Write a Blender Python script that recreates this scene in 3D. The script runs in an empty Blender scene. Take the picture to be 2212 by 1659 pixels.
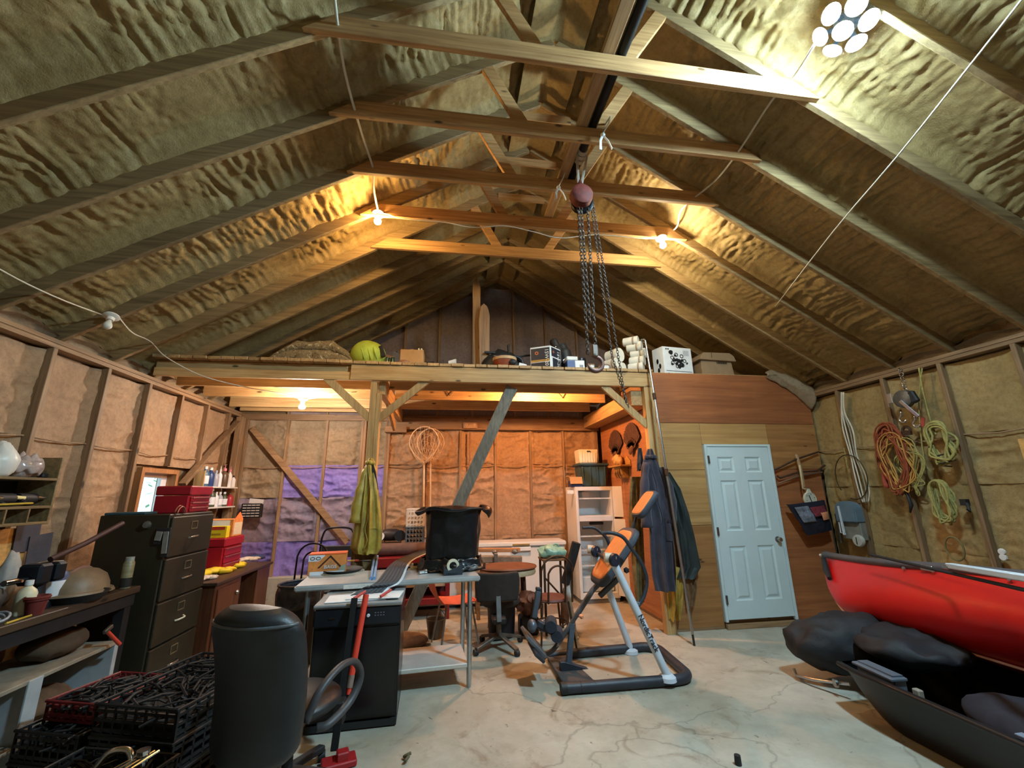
import bpy, bmesh, math, random
from mathutils import Vector, Matrix, noise
random.seed(7)
V = Vector
scn = bpy.context.scene
col = scn.collection
PI = math.pi
# ------------------------------------------------------------------ camera
FPX, IW, IH, EYE = 909.1, 2212, 1659, 1.6
def cam_axes(p, y, r):
    f = V((math.sin(y)*math.cos(p), math.cos(y)*math.cos(p), math.sin(p)))
    rt = V((math.cos(y), -math.sin(y), 0)); u = rt.cross(f)
    rt2 = rt*math.cos(r)+u*math.sin(r)
    return rt2, rt2.cross(f), f
CR, CU, CF = cam_axes(math.radians(14.524), math.radians(8.65), math.radians(-0.827))
CAM = V((0, 0, EYE))
cd = bpy.data.cameras.new('camera'); co = bpy.data.objects.new('camera', cd); col.objects.link(co)
M4 = Matrix((CR, CU, -CF)).transposed().to_4x4(); M4.translation = CAM
co.matrix_world = M4
cd.sensor_fit = 'HORIZONTAL'; cd.sensor_width = 36; cd.lens = 36*FPX/IW; cd.clip_start = .02; cd.clip_end = 200
scn.camera = co
def at(px, py, X=None, Y=None, Z=None):
    """surveyed position: the point of the room seen at a photo pixel, on a plane X=, Y= or Z="""
    d = CR*(px-1106) - CU*(py-829.5) + CF*FPX
    if X is not None: t = (X-CAM.x)/d.x
    elif Y is not None: t = (Y-CAM.y)/d.y
    else: t = (Z-CAM.z)/d.z
    return CAM + d*t
# ------------------------------------------------------------------ sky, exposure
w = bpy.data.worlds.new('world'); scn.world = w; w.use_nodes = True
bg = w.node_tree.nodes['Background']; bg.inputs[0].default_value = (.62, .86, .95, 1); bg.inputs[1].default_value = 2.2
scn.view_settings.view_transform = 'Standard'; scn.view_settings.look = 'None'
scn.view_settings.gamma = 1; scn.view_settings.use_curve_mapping = False
scn.view_settings.exposure = 0.0
# lamp strengths (radiant power in W of each fitting)
P_LED, P_WARM, P_COOL, P_LOFT, P_ORANGE, P_FILL = 270, 42, 46, 60, 120, 5
# ------------------------------------------------------------------ materials
MATS = {}
class NT:
    def __init__(s, name):
        m = bpy.data.materials.new(name); m.use_nodes = True; s.m = m; s.t = m.node_tree; s.n = s.t.nodes; s.l = s.t.links
        s.b = s.n['Principled BSDF']
    def node(s, typ, **kw):
        x = s.n.new(typ)
        for k, v in kw.items(): setattr(x, k, v)
        return x
    def link(s, a, b): s.l.new(a, b)
    def coord(s, scale=(1, 1, 1)):
        tc = s.node('ShaderNodeTexCoord'); mp = s.node('ShaderNodeMapping'); mp.inputs['Scale'].default_value = scale
        s.link(tc.outputs['Object'], mp.inputs['Vector']); return mp.outputs['Vector']
    def noise(s, vec, scale, detail=4, rough=.55, dist=0):
        x = s.node('ShaderNodeTexNoise'); x.inputs['Scale'].default_value = scale; x.inputs['Detail'].default_value = detail
        x.inputs['Roughness'].default_value = rough; x.inputs['Distortion'].default_value = dist
        s.link(vec, x.inputs['Vector']); return x.outputs['Fac']
    def ramp(s, fac, stops):
        x = s.node('ShaderNodeValToRGB'); e = x.color_ramp.elements
        while len(e) < len(stops): e.new(.5)
        for el, (p, c) in zip(e, stops): el.position = p; el.color = (*c[:3], 1)
        s.link(fac, x.inputs['Fac']); return x.outputs['Color']
    def mix(s, fac, a, b, mode='MIX'):
        x = s.node('ShaderNodeMix', data_type='RGBA', blend_type=mode)
        if hasattr(fac, 'links') or hasattr(fac, 'is_linked'): s.link(fac, x.inputs['Factor'])
        else: x.inputs['Factor'].default_value = fac
        for q, sock in ((a, x.inputs[6]), (b, x.inputs[7])):
            if hasattr(q, 'is_linked'): s.link(q, sock)
            else: sock.default_value = (*q[:3], 1)
        return x.outputs[2]
    def bump(s, h, strength=.3, dist=.01):
        x = s.node('ShaderNodeBump'); x.inputs['Strength'].default_value = strength; x.inputs['Distance'].default_value = dist
        s.link(h, x.inputs['Height']); s.link(x.outputs['Normal'], s.b.inputs['Normal'])
    def base(s, c):
        if hasattr(c, 'is_linked'): s.link(c, s.b.inputs['Base Color'])
        else: s.b.inputs['Base Color'].default_value = (*c[:3], 1)
def lin(r, g, b):
    f = lambda c: (c/255/12.92) if c <= 10 else ((c/255+.055)/1.055)**2.4
    return (f(r), f(g), f(b))
def mat(name, rgb, rough=.55, metal=0, var=.25, scale=9, bump=.0, bscale=60, spec=None, trans=0, sheen=0, stretch=(1, 1, 1), emit=None, alpha=1, coat=0):
    """a plain procedural material: colour broken up by noise (dust, wear), optional fine relief"""
    if name in MATS: return MATS[name]
    t = NT(name); c = lin(*rgb)
    if var:
        v = t.coord(stretch)
        n1 = t.noise(v, scale, 6, .65)
        lo = tuple(x*(1-var) for x in c); hi = tuple(min(1, x*(1+var*.8)) for x in c)
        t.base(t.ramp(n1, [(.32, lo), (.68, hi)]))
        if bump: t.bump(t.noise(v, bscale, 5, .6), bump)
    else: t.base(c)
    b = t.b; b.inputs['Roughness'].default_value = rough; b.inputs['Metallic'].default_value = metal
    if spec is not None: b.inputs['Specular IOR Level'].default_value = spec
    if trans: b.inputs['Transmission Weight'].default_value = trans
    if sheen: b.inputs['Sheen Weight'].default_value = sheen
    if coat: b.inputs['Coat Weight'].default_value = coat
    if alpha < 1: b.inputs['Alpha'].default_value = alpha
    if emit: b.inputs['Emission Color'].default_value = (*emit[0], 1); b.inputs['Emission Strength'].default_value = emit[1]
    MATS[name] = t.m; return t.m
def wood(name, light, dark, axis, rough=.6, knots=True, grain=1.0, per=.0):
    """sawn lumber with grain along the given axis of the object"""
    if name in MATS: return MATS[name]
    t = NT(name); sc = [22*grain, 22*grain, 22*grain]; sc['xyz'.index(axis)] = 1.1*grain
    v = t.coord(tuple(sc)); n1 = t.noise(v, 1.6, 6, .6, .5 if grain > .6 else 1.6)
    a, b = lin(*light), lin(*dark)
    c = t.ramp(n1, [(.28, b), (.5, tuple((x+y)/2 for x, y in zip(a, b))), (.72, a)])
    v2 = t.coord((1, 1, 1)); n2 = t.noise(v2, 1.3, 3)
    c = t.mix(t.ramp(n2, [(.35, (0, 0, 0)), (.75, (.45, .45, .45))]), c, tuple(x*.62 for x in b))
    if knots:
        ks = [7, 7, 7]; ks['xyz'.index(axis)] = 2.6
        vo = t.node('ShaderNodeTexVoronoi'); vo.inputs['Scale'].default_value = 1.0; t.link(t.coord(tuple(ks)), vo.inputs['Vector'])
        k = t.ramp(vo.outputs['Distance'], [(.06, (1, 1, 1)), (.12, (0, 0, 0))])
        c = t.mix(k, c, tuple(x*.28 for x in b))
    oi = t.node('ShaderNodeObjectInfo')
    hs = t.node('ShaderNodeHueSaturation'); mr = t.node('ShaderNodeMapRange')
    mr.inputs['To Min'].default_value = .82; mr.inputs['To Max'].default_value = 1.15
    t.link(oi.outputs['Random'], mr.inputs['Value']); t.link(mr.outputs[0], hs.inputs['Value']); t.link(c, hs.inputs['Color'])
    t.base(hs.outputs['Color']); t.bump(n1, .15, .004); t.b.inputs['Roughness'].default_value = rough
    MATS[name] = t.m; return t.m
# ------------------------------------------------------------------ mesh builder
class MB:
    def __init__(s): s.bm = bmesh.new(); s.mi = 0
    def face(s, vs):
        try: f = s.bm.faces.new(vs); f.material_index = s.mi; return f
        except ValueError: return None
    def hexa(s, P):
        v = [s.bm.verts.new(p) for p in P]
        for q in ((3, 2, 1, 0), (4, 5, 6, 7), (0, 1, 5, 4), (1, 2, 6, 5), (2, 3, 7, 6), (3, 0, 4, 7)): s.face([v[i] for i in q])
        return s
    def box(s, c, d, rz=0, rx=0, ry=0):
        m = Matrix.Translation(V(c)) @ Matrix.Rotation(rz, 4, 'Z') @ Matrix.Rotation(ry, 4, 'Y') @ Matrix.Rotation(rx, 4, 'X')
        x, y, z = d[0]/2, d[1]/2, d[2]/2
        return s.hexa([m @ V(p) for p in ((-x, -y, -z), (x, -y, -z), (x, y, -z), (-x, y, -z), (-x, -y, z), (x, -y, z), (x, y, z), (-x, y, z))])
    def aabb(s, lo, hi):
        return s.box([(a+b)/2 for a, b in zip(lo, hi)], [b-a for a, b in zip(lo, hi)])
    def bar(s, a, b, w, h, up=(0, 0, 1)):
        """straight board from a to b: w across, h along up"""
        a, b = V(a), V(b); d = (b-a).normalized(); u = V(up); sd = d.cross(u)
        if sd.length < 1e-4: sd = d.cross(V((0, 1, 0)))
        sd.normalize(); u = sd.cross(d)
        sx, uy = sd*w/2, u*h/2
        return s.hexa([a-sx-uy, b-sx-uy, b+sx-uy, a+sx-uy, a-sx+uy, b-sx+uy, b+sx+uy, a+sx+uy])
    def tube(s, pts, r, n=8, cap=True, closed=False, flat=1.0, up=None):
        pts = [V(p) for p in pts]; N = len(pts); rs = r if isinstance(r, (list, tuple)) else [r]*N
        rings = []; pn = None
        for i, p in enumerate(pts):
            a = pts[(i-1) % N] if (i or closed) else pts[0]; b = pts[(i+1) % N] if (i < N-1 or closed) else pts[-1]
            t = (b-a)
            if t.length < 1e-9: t = V((0, 0, 1))
            t.normalize()
            if pn is None:
                u = V(up) if up else (V((0, 0, 1)) if abs(t.z) < .9 else V((0, 1, 0)))
                pn = (u - t*u.dot(t)).normalized()
            else:
                q = pn - t*pn.dot(t)
                pn = q.normalized() if q.length > 1e-6 else pn
            bn = t.cross(pn)
            rings.append([s.bm.verts.new(p + (pn*math.cos(k*2*PI/n)*flat + bn*math.sin(k*2*PI/n))*rs[i]) for k in range(n)])
        for i in range(N if closed else N-1):
            A, B = rings[i], rings[(i+1) % N]
            for k in range(n): s.face([A[k], A[(k+1) % n], B[(k+1) % n], B[k]])
        if cap and not closed: s.face(rings[0][::-1]); s.face(rings[-1])
        return s
    def lathe(s, c, prof, n=20, axis=(0, 0, 1), sq=1.0):
        """profile = [(radius, height)...] about an axis through c"""
        ax = V(axis).normalized(); u = ax.orthogonal().normalized(); w_ = ax.cross(u); c = V(c); R_ = []
        if abs(ax.z) > .99: u, w_ = V((1, 0, 0)), V((0, 1, 0)) if ax.z > 0 else V((0, -1, 0))
        for r, h in prof:
            if r < 1e-6: R_.append([s.bm.verts.new(c+ax*h)])
            else: R_.append([s.bm.verts.new(c+ax*h+(u*math.cos(k*2*PI/n)+w_*sq*math.sin(k*2*PI/n))*r) for k in range(n)])
        for A, B in zip(R_, R_[1:]):
            for k in range(n):
                a = [A[k % len(A)], A[(k+1) % n % len(A)], B[(k+1) % n % len(B)], B[k % len(B)]]
                q = []
                for x in a:
                    if x not in q: q.append(x)
                if len(q) > 2: s.face(q)
        if abs(prof[0][0]-prof[-1][0])+abs(prof[0][1]-prof[-1][1]) < 1e-6 and len(prof) > 3: return s      # a ring: no end caps
        if len(R_[0]) > 1: s.face(R_[0][::-1])
        if len(R_[-1]) > 1: s.face(R_[-1])
        return s
    def prism(s, poly, d):
        """closed polygon of 3-D points pushed along d"""
        d = V(d); A = [s.bm.verts.new(V(p)) for p in poly]; B = [s.bm.verts.new(V(p)+d) for p in poly]; n = len(A)
        s.face(A[::-1]); s.face(B)
        for i in range(n): s.face([A[i], A[(i+1) % n], B[(i+1) % n], B[i]])
        return s
    def sheet(s, fn, nu, nv, th=0, closed_u=False):
        """parametric sheet fn(u,v) with thickness th along its normals"""
        P = [[V(fn(i/nu, j/nv)) for j in range(nv+1)] for i in range(nu+1)]
        iu = nu if closed_u else nu+1
        A = [[s.bm.verts.new(P[i][j]) for j in range(nv+1)] for i in range(iu)]
        for i in range(nu):
            for j in range(nv): s.face([A[i][j], A[(i+1) % iu][j], A[(i+1) % iu][j+1], A[i][j+1]])
        if th:
            B = []
            for i in range(iu):
                row = []
                for j in range(nv+1):
                    du = P[min(i+1, nu)][j]-P[max(i-1, 0)][j]; dv = P[i][min(j+1, nv)]-P[i][max(j-1, 0)]
                    nn = du.cross(dv); nn = nn.normalized() if nn.length > 1e-9 else V((0, 0, 1))
                    row.append(s.bm.verts.new(P[i][j]-nn*th))
                B.append(row)
            for i in range(nu):
                for j in range(nv): s.face([B[i][j], B[i][j+1], B[(i+1) % iu][j+1], B[(i+1) % iu][j]])
            for i in range(nu):
                i2 = (i+1) % iu
                s.face([A[i][0], B[i][0], B[i2][0], A[i2][0]]); s.face([A[i][nv], A[i2][nv], B[i2][nv], B[i][nv]])
            if not closed_u:
                for j in range(nv):
                    s.face([A[0][j], A[0][j+1], B[0][j+1], B[0][j]]); s.face([A[nu][j], B[nu][j], B[nu][j+1], A[nu][j+1]])
        return s
    def blob(s, c, r, sq=(1, 1, 1), sub=2, amp=0, freq=3, seed=0, rz=0, fn=None):
        g = bmesh.ops.create_icosphere(s.bm, subdivisions=sub, radius=1); c = V(c); rm = Matrix.Rotation(rz, 3, 'Z')
        for v in g['verts']:
            p = v.co.copy(); k = 1 + (amp*noise.noise(p*freq+V((seed*7.3, seed, 0))) if amp else 0)
            q = V((p.x*sq[0], p.y*sq[1], p.z*sq[2]))*r*k
            if fn: q = fn(q)
            v.co = c + rm @ q
        for f in {f for v in g['verts'] for f in v.link_faces}: f.material_index = s.mi
        return s
    def slot(s, i): s.mi = i; return s
def arc(c, r, a0, a1, n, u=(1, 0, 0), v=(0, 0, 1)):
    c, u, v = V(c), V(u), V(v)
    return [c+u*r*math.cos(a0+(a1-a0)*i/n)+v*r*math.sin(a0+(a1-a0)*i/n) for i in range(n+1)]
def smooth_path(pts, k=6):
    """Catmull-Rom through the points"""
    P = [V(p) for p in pts]; P = [P[0]*2-P[1]]+P+[P[-1]*2-P[-2]]; out = []
    for i in range(1, len(P)-2):
        for j in range(k):
            t = j/k; a, b, c, d = P[i-1], P[i], P[i+1], P[i+2]
            out.append(.5*((2*b)+(c-a)*t+(2*a-5*b+4*c-d)*t*t+(3*b-a-3*c+d)*t**3))
    out.append(P[-2]); return out
ORG = {}
def obj(name, mb, m, parent=None, bevel=0, smooth=None, seg=1):
    bm = mb.bm
    if bevel:
        bm.normal_update()
        es = [e for e in bm.edges if len(e.link_faces) == 2 and e.calc_face_angle(0) > .6]
        bmesh.ops.bevel(bm, geom=es, offset=bevel, segments=seg, affect='EDGES', clamp_overlap=True)
    bmesh.ops.recalc_face_normals(bm, faces=bm.faces)
    if parent is not None: org = ORG[parent.name]
    else:
        xs = [v.co for v in bm.verts]
        org = V(((min(p.x for p in xs)+max(p.x for p in xs))/2, (min(p.y for p in xs)+max(p.y for p in xs))/2, min(p.z for p in xs)))
    bmesh.ops.translate(bm, verts=bm.verts, vec=-org)
    me = bpy.data.meshes.new(name); bm.to_mesh(me); bm.free()
    for x in (m if isinstance(m, (list, tuple)) else [m]): me.materials.append(x)
    if smooth is not None:
        me.shade_smooth()
        if smooth < 180: me.set_sharp_from_angle(angle=math.radians(smooth))
    o = bpy.data.objects.new(name, me); col.objects.link(o); ORG[o.name] = org
    if parent is not None: o.parent = parent
    else: o.location = org
    return o
def tag(o, label=None, cat=None, group=None, kind=None):
    if label: o['label'] = label
    if cat: o['category'] = cat
    if group: o['group'] = group
    if kind: o['kind'] = kind
    return o
def T(name, label, cat, loc, group=None):
    o = bpy.data.objects.new(name, None); col.objects.link(o); o.location = loc; o.empty_display_size = .1
    ORG[o.name] = V(loc); return tag(o, label, cat, group)
def S(name, mb, m, parent=None, **k):
    o = obj(name, mb, m, parent, **k)
    if parent is None: o['kind'] = 'structure'
    return o
def copy_tree(o, delta, rz=0, label=None, group=None):
    c = o.copy(); col.objects.link(c); c.location = o.location + V(delta); c.rotation_euler.z = o.rotation_euler.z + rz
    ORG[c.name] = ORG[o.name]
    if label: c['label'] = label
    if group: c['group'] = group
    for ch in o.children:
        d = ch.copy(); col.objects.link(d); d.parent = c
        for g in ch.children:
            e = g.copy(); col.objects.link(e); e.parent = d
    return c
def textmesh(body, size, M, m, parent, name='lettering', depth=.0006, align='CENTER', sx=1.0):
    """flat raised lettering: M maps text x,y,z to the world"""
    cu = bpy.data.curves.new(name, 'FONT'); cu.body = body; cu.size = size; cu.align_x = align; cu.align_y = 'CENTER'; cu.extrude = depth
    to = bpy.data.objects.new(name, cu); col.objects.link(to)
    me = bpy.data.meshes.new_from_object(to.evaluated_get(bpy.context.evaluated_depsgraph_get()))
    bpy.data.objects.remove(to); bpy.data.curves.remove(cu)
    org = ORG[parent.name]
    me.transform(Matrix.Translation(-org) @ M @ Matrix.Diagonal((sx, 1, 1, 1))); me.name = name; me.materials.clear(); me.materials.append(m)
    o = bpy.data.objects.new(name, me); col.objects.link(o); o.parent = parent; ORG[o.name] = org; return o
def frame_m(o, x, y):
    """matrix with origin o, x axis x, y axis y"""
    x, y = V(x).normalized(), V(y).normalized(); z = x.cross(y).normalized(); y = z.cross(x)
    m = Matrix((x, y, z)).transposed().to_4x4(); m.translation = V(o); return m
# ------------------------------------------------------------------ palette
W_TIE = wood('wood_tie_x', (214, 168, 112), (150, 104, 58), 'x')
W_TIEY = wood('wood_tie_y', (200, 160, 112), (138, 98, 58), 'y')
W_X = wood('wood_pale_x', (226, 190, 132), (176, 134, 82), 'x')
W_Y = wood('wood_pale_y', (214, 176, 122), (160, 120, 74), 'y')
W_Z = wood('wood_pale_z', (222, 188, 130), (172, 132, 82), 'z')
W_STUD = wood('wood_stud_z', (172, 138, 100), (112, 84, 58), 'z')
W_STUDY = wood('wood_stud_y', (172, 138, 100), (116, 88, 62), 'y')
W_STUDX = wood('wood_stud_x', (176, 140, 100), (118, 88, 60), 'x')
W_RAFT = wood('wood_rafter', (176, 146, 100), (116, 92, 60), 'x', knots=False)
W_GREY = wood('wood_weathered', (150, 142, 126), (96, 90, 80), 'z')
W_RED = wood('wood_desk_z', (104, 58, 36), (58, 30, 20), 'y', knots=False, rough=.45)
PLY1 = wood('plywood_light', (216, 172, 110), (168, 120, 66), 'x', knots=False, grain=.33)
PLY2 = wood('plywood_red', (188, 116, 68), (140, 82, 46), 'x', knots=False, grain=.33)
PLY3 = wood('plywood_mid', (200, 144, 84), (150, 98, 52), 'x', knots=True, grain=.33)
PLYS = wood('plywood_side', (192, 132, 86), (148, 92, 56), 'y', knots=False, grain=.4)
OSB = mat('strand_board', (206, 154, 84), .75, var=.3, scale=34, bump=.1, stretch=(1, .4, 1))
def foam_mat(name, a, b, c):
    if name in MATS: return MATS[name]
    t = NT(name); v = t.coord(); n1 = t.noise(v, 2.2, 5, .6); n2 = t.noise(v, 26, 5, .65)
    k = t.ramp(n1, [(.3, lin(*b)), (.7, lin(*a))]); k = t.mix(t.ramp(n2, [(.42, (0, 0, 0)), (.75, (.55, .55, .55))]), k, lin(*c))
    t.base(k); t.b.inputs['Roughness'].default_value = .6; t.b.inputs['Specular IOR Level'].default_value = .35
    t.bump(t.noise(v, 75, 6, .65), .6, .008); MATS[name] = t.m; return t.m
FOAM = foam_mat('spray_foam', (174, 146, 96), (142, 116, 72), (108, 86, 50))
FOAMW = foam_mat('spray_foam_wall', (180, 146, 112), (154, 122, 92), (120, 92, 66))
FOAMG = foam_mat('spray_foam_dusty', (166, 146, 118), (140, 120, 94), (110, 92, 70))
FOAMK = foam_mat('spray_foam_gable', (150, 134, 130), (122, 106, 104), (94, 80, 80))
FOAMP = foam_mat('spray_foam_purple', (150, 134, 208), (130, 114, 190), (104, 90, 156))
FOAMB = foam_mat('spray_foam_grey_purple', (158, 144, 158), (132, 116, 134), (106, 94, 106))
def concrete():
    t = NT('concrete'); v = t.coord()
    n1 = t.noise(v, .9, 6, .62, .4); n2 = t.noise(v, 7, 6, .7); n3 = t.noise(v, 2.6, 5, .7, 1.2)
    c = t.ramp(n1, [(.3, lin(150, 142, 124)), (.52, lin(176, 170, 154)), (.72, lin(196, 190, 174))])
    c = t.mix(t.ramp(n2, [(.45, (0, 0, 0)), (.8, (.4, .4, .4))]), c, lin(120, 110, 92))
    c = t.mix(t.ramp(n3, [(.56, (0, 0, 0)), (.68, (.5, .5, .5))]), c, lin(116, 96, 70))
    c = t.mix(t.ramp(t.noise(v, 11, 3, .6, 1), [(.68, (0, 0, 0)), (.74, (.75, .75, .75))]), c, lin(58, 50, 42))
    # a damp brown patch beside the exercise frame
    def spot(cx, cy, rx, ry, colr, amt, wob=3):
        tc = t.node('ShaderNodeTexCoord'); mp = t.node('ShaderNodeMapping'); mp.vector_type = 'TEXTURE'
        mp.inputs['Location'].default_value = (cx, cy, 0); mp.inputs['Scale'].default_value = (rx, ry, 5)
        t.link(tc.outputs['Object'], mp.inputs['Vector'])
        gr = t.node('ShaderNodeTexGradient', gradient_type='SPHERICAL'); t.link(mp.outputs['Vector'], gr.inputs['Vector'])
        nn = t.noise(v, wob, 4, .6)
        ad = t.node('ShaderNodeMath', operation='MULTIPLY_ADD'); t.link(nn, ad.inputs[0]); ad.inputs[1].default_value = .9; t.link(gr.outputs['Fac'], ad.inputs[2])
        k = t.ramp(ad.outputs[0], [(.72, (0, 0, 0)), (.8, (amt,)*3)])
        return k, colr
    for a in (((.62, 4.55, .42, .34), lin(104, 72, 46), .7), ((.9, 4.75, .3, .3), lin(120, 82, 48), .6), ((.4, 6.0, 1.9, .9), lin(128, 92, 62), .55), ((1.9, 6.0, .9, 1.0), lin(140, 104, 74), .35), ((.9, 3.45, .6, .25), lin(110, 98, 74), .4)):
        k, cc = spot(*a[0], a[1], a[2]); c = t.mix(k, c, cc)
    vo = t.node('ShaderNodeTexVoronoi', feature='DISTANCE_TO_EDGE'); vo.inputs['Scale'].default_value = .3
    ds = t.node('ShaderNodeVectorMath', operation='ADD'); nz = t.node('ShaderNodeTexNoise'); nz.inputs['Scale'].default_value = 1.3; nz.inputs['Detail'].default_value = 5
    t.link(v, nz.inputs['Vector']); t.link(v, ds.inputs[0]); t.link(nz.outputs['Color'], ds.inputs[1]); t.link(ds.outputs[0], vo.inputs['Vector'])
    k = t.ramp(vo.outputs['Distance'], [(.0015, (.38, .38, .38)), (.004, (0, 0, 0))]); c = t.mix(k, c, lin(70, 64, 54))
    t.base(c); t.bump(n2, .12, .006)
    r = t.ramp(n1, [(.3, (.42, .42, .42)), (.7, (.62, .62, .62))]); t.link(r, t.b.inputs['Roughness'])
    return t.m
CONC = concrete()
BLACKM = mat('black_steel', (34, 32, 32), .4, .6, .3)
WIREW = mat('white_cable', (208, 200, 180), .5, var=.1)
# ------------------------------------------------------------------ room measures
XL, XR, RX, YB, YF = -3.3, 5.0, .85, 7.24, -3.6
ZP = 2.84                      # underside of the wall plates
ZE, SL = 2.95, .596            # rafter underside at the wall, roof slope
def zr(x): return ZE + SL*((x-XL) if x < RX else (XR-x))
# ------------------------------------------------------------------ floor, shell
fl = S('floor', MB().aabb((XL-.2, YF-.2, -.12), (XR+.2, YB+.25, 0)), CONC)
SHEATH = mat('sheathing', (120, 96, 66), .8)
WY0, WY1, WZ0, WZ1 = 5.26, 5.82, 1.40, 1.88      # small window in the left wall
b = MB(); x0, x1 = XL-.2, XL-.14
b.aabb((x0, YF-.2, 0), (x1, WY0, 3.1)); b.aabb((x0, WY1, 0), (x1, YB+.2, 3.1)); b.aabb((x0, WY0, 0), (x1, WY1, WZ0)); b.aabb((x0, WY0, WZ1), (x1, WY1, 3.1))
wl = S('wall_left', b, SHEATH)
wr = S('wall_right', MB().aabb((XR+.14, YF-.2, 0), (XR+.2, YB+.2, 3.1)), SHEATH)
gab = [(XL-.2, 0), (XR+.2, 0), (XR+.2, 3.0), (RX, 5.62), (XL-.2, 3.0)]
wb = S('wall_back', MB().prism([(x, YB+.14, z) for x, z in gab], (0, .06, 0)), SHEATH)
wf = S('wall_front', MB().prism([(x, YF-.14, z) for x, z in gab], (0, -.06, 0)), mat('front_board', (150, 126, 88), .8))
b = MB()
for sgn, xe in ((-1, XL-.25), (1, XR+.25)):
    zt = lambda x: zr(x)+.28
    b.prism([(xe, YF-.2, zt(xe)), (RX, YF-.2, zt(RX)), (RX, YF-.2, zt(RX)+.03), (xe, YF-.2, zt(xe)+.03)], (0, YB-YF+.5, 0))
ce = S('ceiling', b, SHEATH)
# ------------------------------------------------------------------ sprayed foam
def foam_bay(name, parent, o, u, v, n, w, l, m, seed, nu, nv, rough=1.0, ridge=.02, deep=.0, rise=.035, rf=16):
    """one sprayed bay: across u (width w), along v (length l), bulging towards n"""
    o, u, v, n = V(o), V(u).normalized(), V(v).normalized(), V(n).normalized(); sd = V((seed*3.17, seed*1.31, seed*.77))
    def fn(a, c):
        s, t = a*w, c*l; d = min(s, w-s)
        h = deep + rise*math.exp(-(d/.05)**2)
        mk = noise.noise(V((s*1.1, t*1.5, 3))+sd)*.9+.45; mk = max(.05, min(1, mk))*rough
        r1 = noise.noise(V((s*2.6+noise.noise(V((s*3, t*2, 9))+sd)*1.2, t*rf, 0))+sd)
        rd = (1-abs(r1)*2.2)
        h += ridge*rd*mk*min(1, d/.05+.25)
        h += .012*noise.noise(V((s*5, t*3.5, 5))+sd)
        h += .013*noise.noise(V((s*21, t*19, 1))+sd)*(.3+mk) + .007*noise.noise(V((s*46, t*42, 4))+sd)*(.2+mk)
        return o+u*s+v*t+n*h
    return S(name, MB().sheet(fn, nu, nv), m, parent, smooth=180)
TR = [round(2.17+.6*k, 2) for k in range(-9, 9)]       # roof frames, 24 in. apart
ls = math.hypot(RX-XL, SL*(RX-XL)); sx = (RX-XL)/ls; sz = SL*(RX-XL)/ls
for i, y in enumerate(TR):
    if y > YB-.05 or y < YF: continue
    for sgn in (-1, 1):
        e = V((XL, y, ZE)) if sgn < 0 else V((XR, y, ZE)); d = V((-sgn*sx, 0, sz)); nn = V((-sgn*-sz*-1*-1, 0, sx))
        nn = V((sgn*sz, 0, sx)).normalized()         # away from the room
        a = e+nn*.11-d*.1; c = e+d*ls+nn*.11
        S('rafter', MB().bar(a, c, .042, .22, up=nn), W_RAFT, ce, bevel=.004)
        y2 = TR[i+1] if i+1 < len(TR) else YB+.1
        vis = y2 > .5
        nu, nv = (34, 300) if vis else (8, 60)
        if y > 5: nu, nv = 22, 170
        o = e+nn*.195+V((0, .02, 0))-d*.06
        foam_bay('foam_panel', ce, o, (0, 1, 0), d, -nn, y2-y-.04, ls+.06, FOAM, i*2+sgn, nu, nv, rough=(1.25 if y < 5 else .75), ridge=.036, rise=.085)
    # blocking foam that rolls over the plate
# ridge seam of foam
def ridge(a, c):
    y = YF+(YB-YF)*a; k = (c-.5)*.5
    return (RX+k, y, zr(RX+k)+.1-.03*math.cos(c*PI-PI/2)+.02*noise.noise(V((y*3, c*4, 2))))
S('foam_panel', MB().sheet(ridge, 260, 12), FOAM, ce, smooth=180)
# collar ties with their V webs
for y in TR:
    if not (2.0 < y < 4.7): continue
    x0 = XL+(4.36-ZE)/SL-.02; x1 = XR-(x0-XL)
    S('collar_tie', MB().prism([(x0, y-.06, 4.385), (x1, y-.06, 4.385), (x1-.2, y-.06, 4.525), (x0+.2, y-.06, 4.525)], (0, .04, 0)), W_TIE, ce, bevel=.004)
    S('web', MB().bar((.58, y, 4.46), (.22, y, 5.12), .04, .1, up=(1, 0, .5)), W_TIE, ce, bevel=.003)
    S('web', MB().bar((1.12, y, 4.46), (1.5, y, 5.06), .04, .1, up=(1, 0, -.5)), W_TIE, ce, bevel=.003)
    S('gusset', MB().aabb((RX-.3, y-.035, 5.2), (RX+.3, y-.02, 5.3)), W_TIE, ce)
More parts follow.
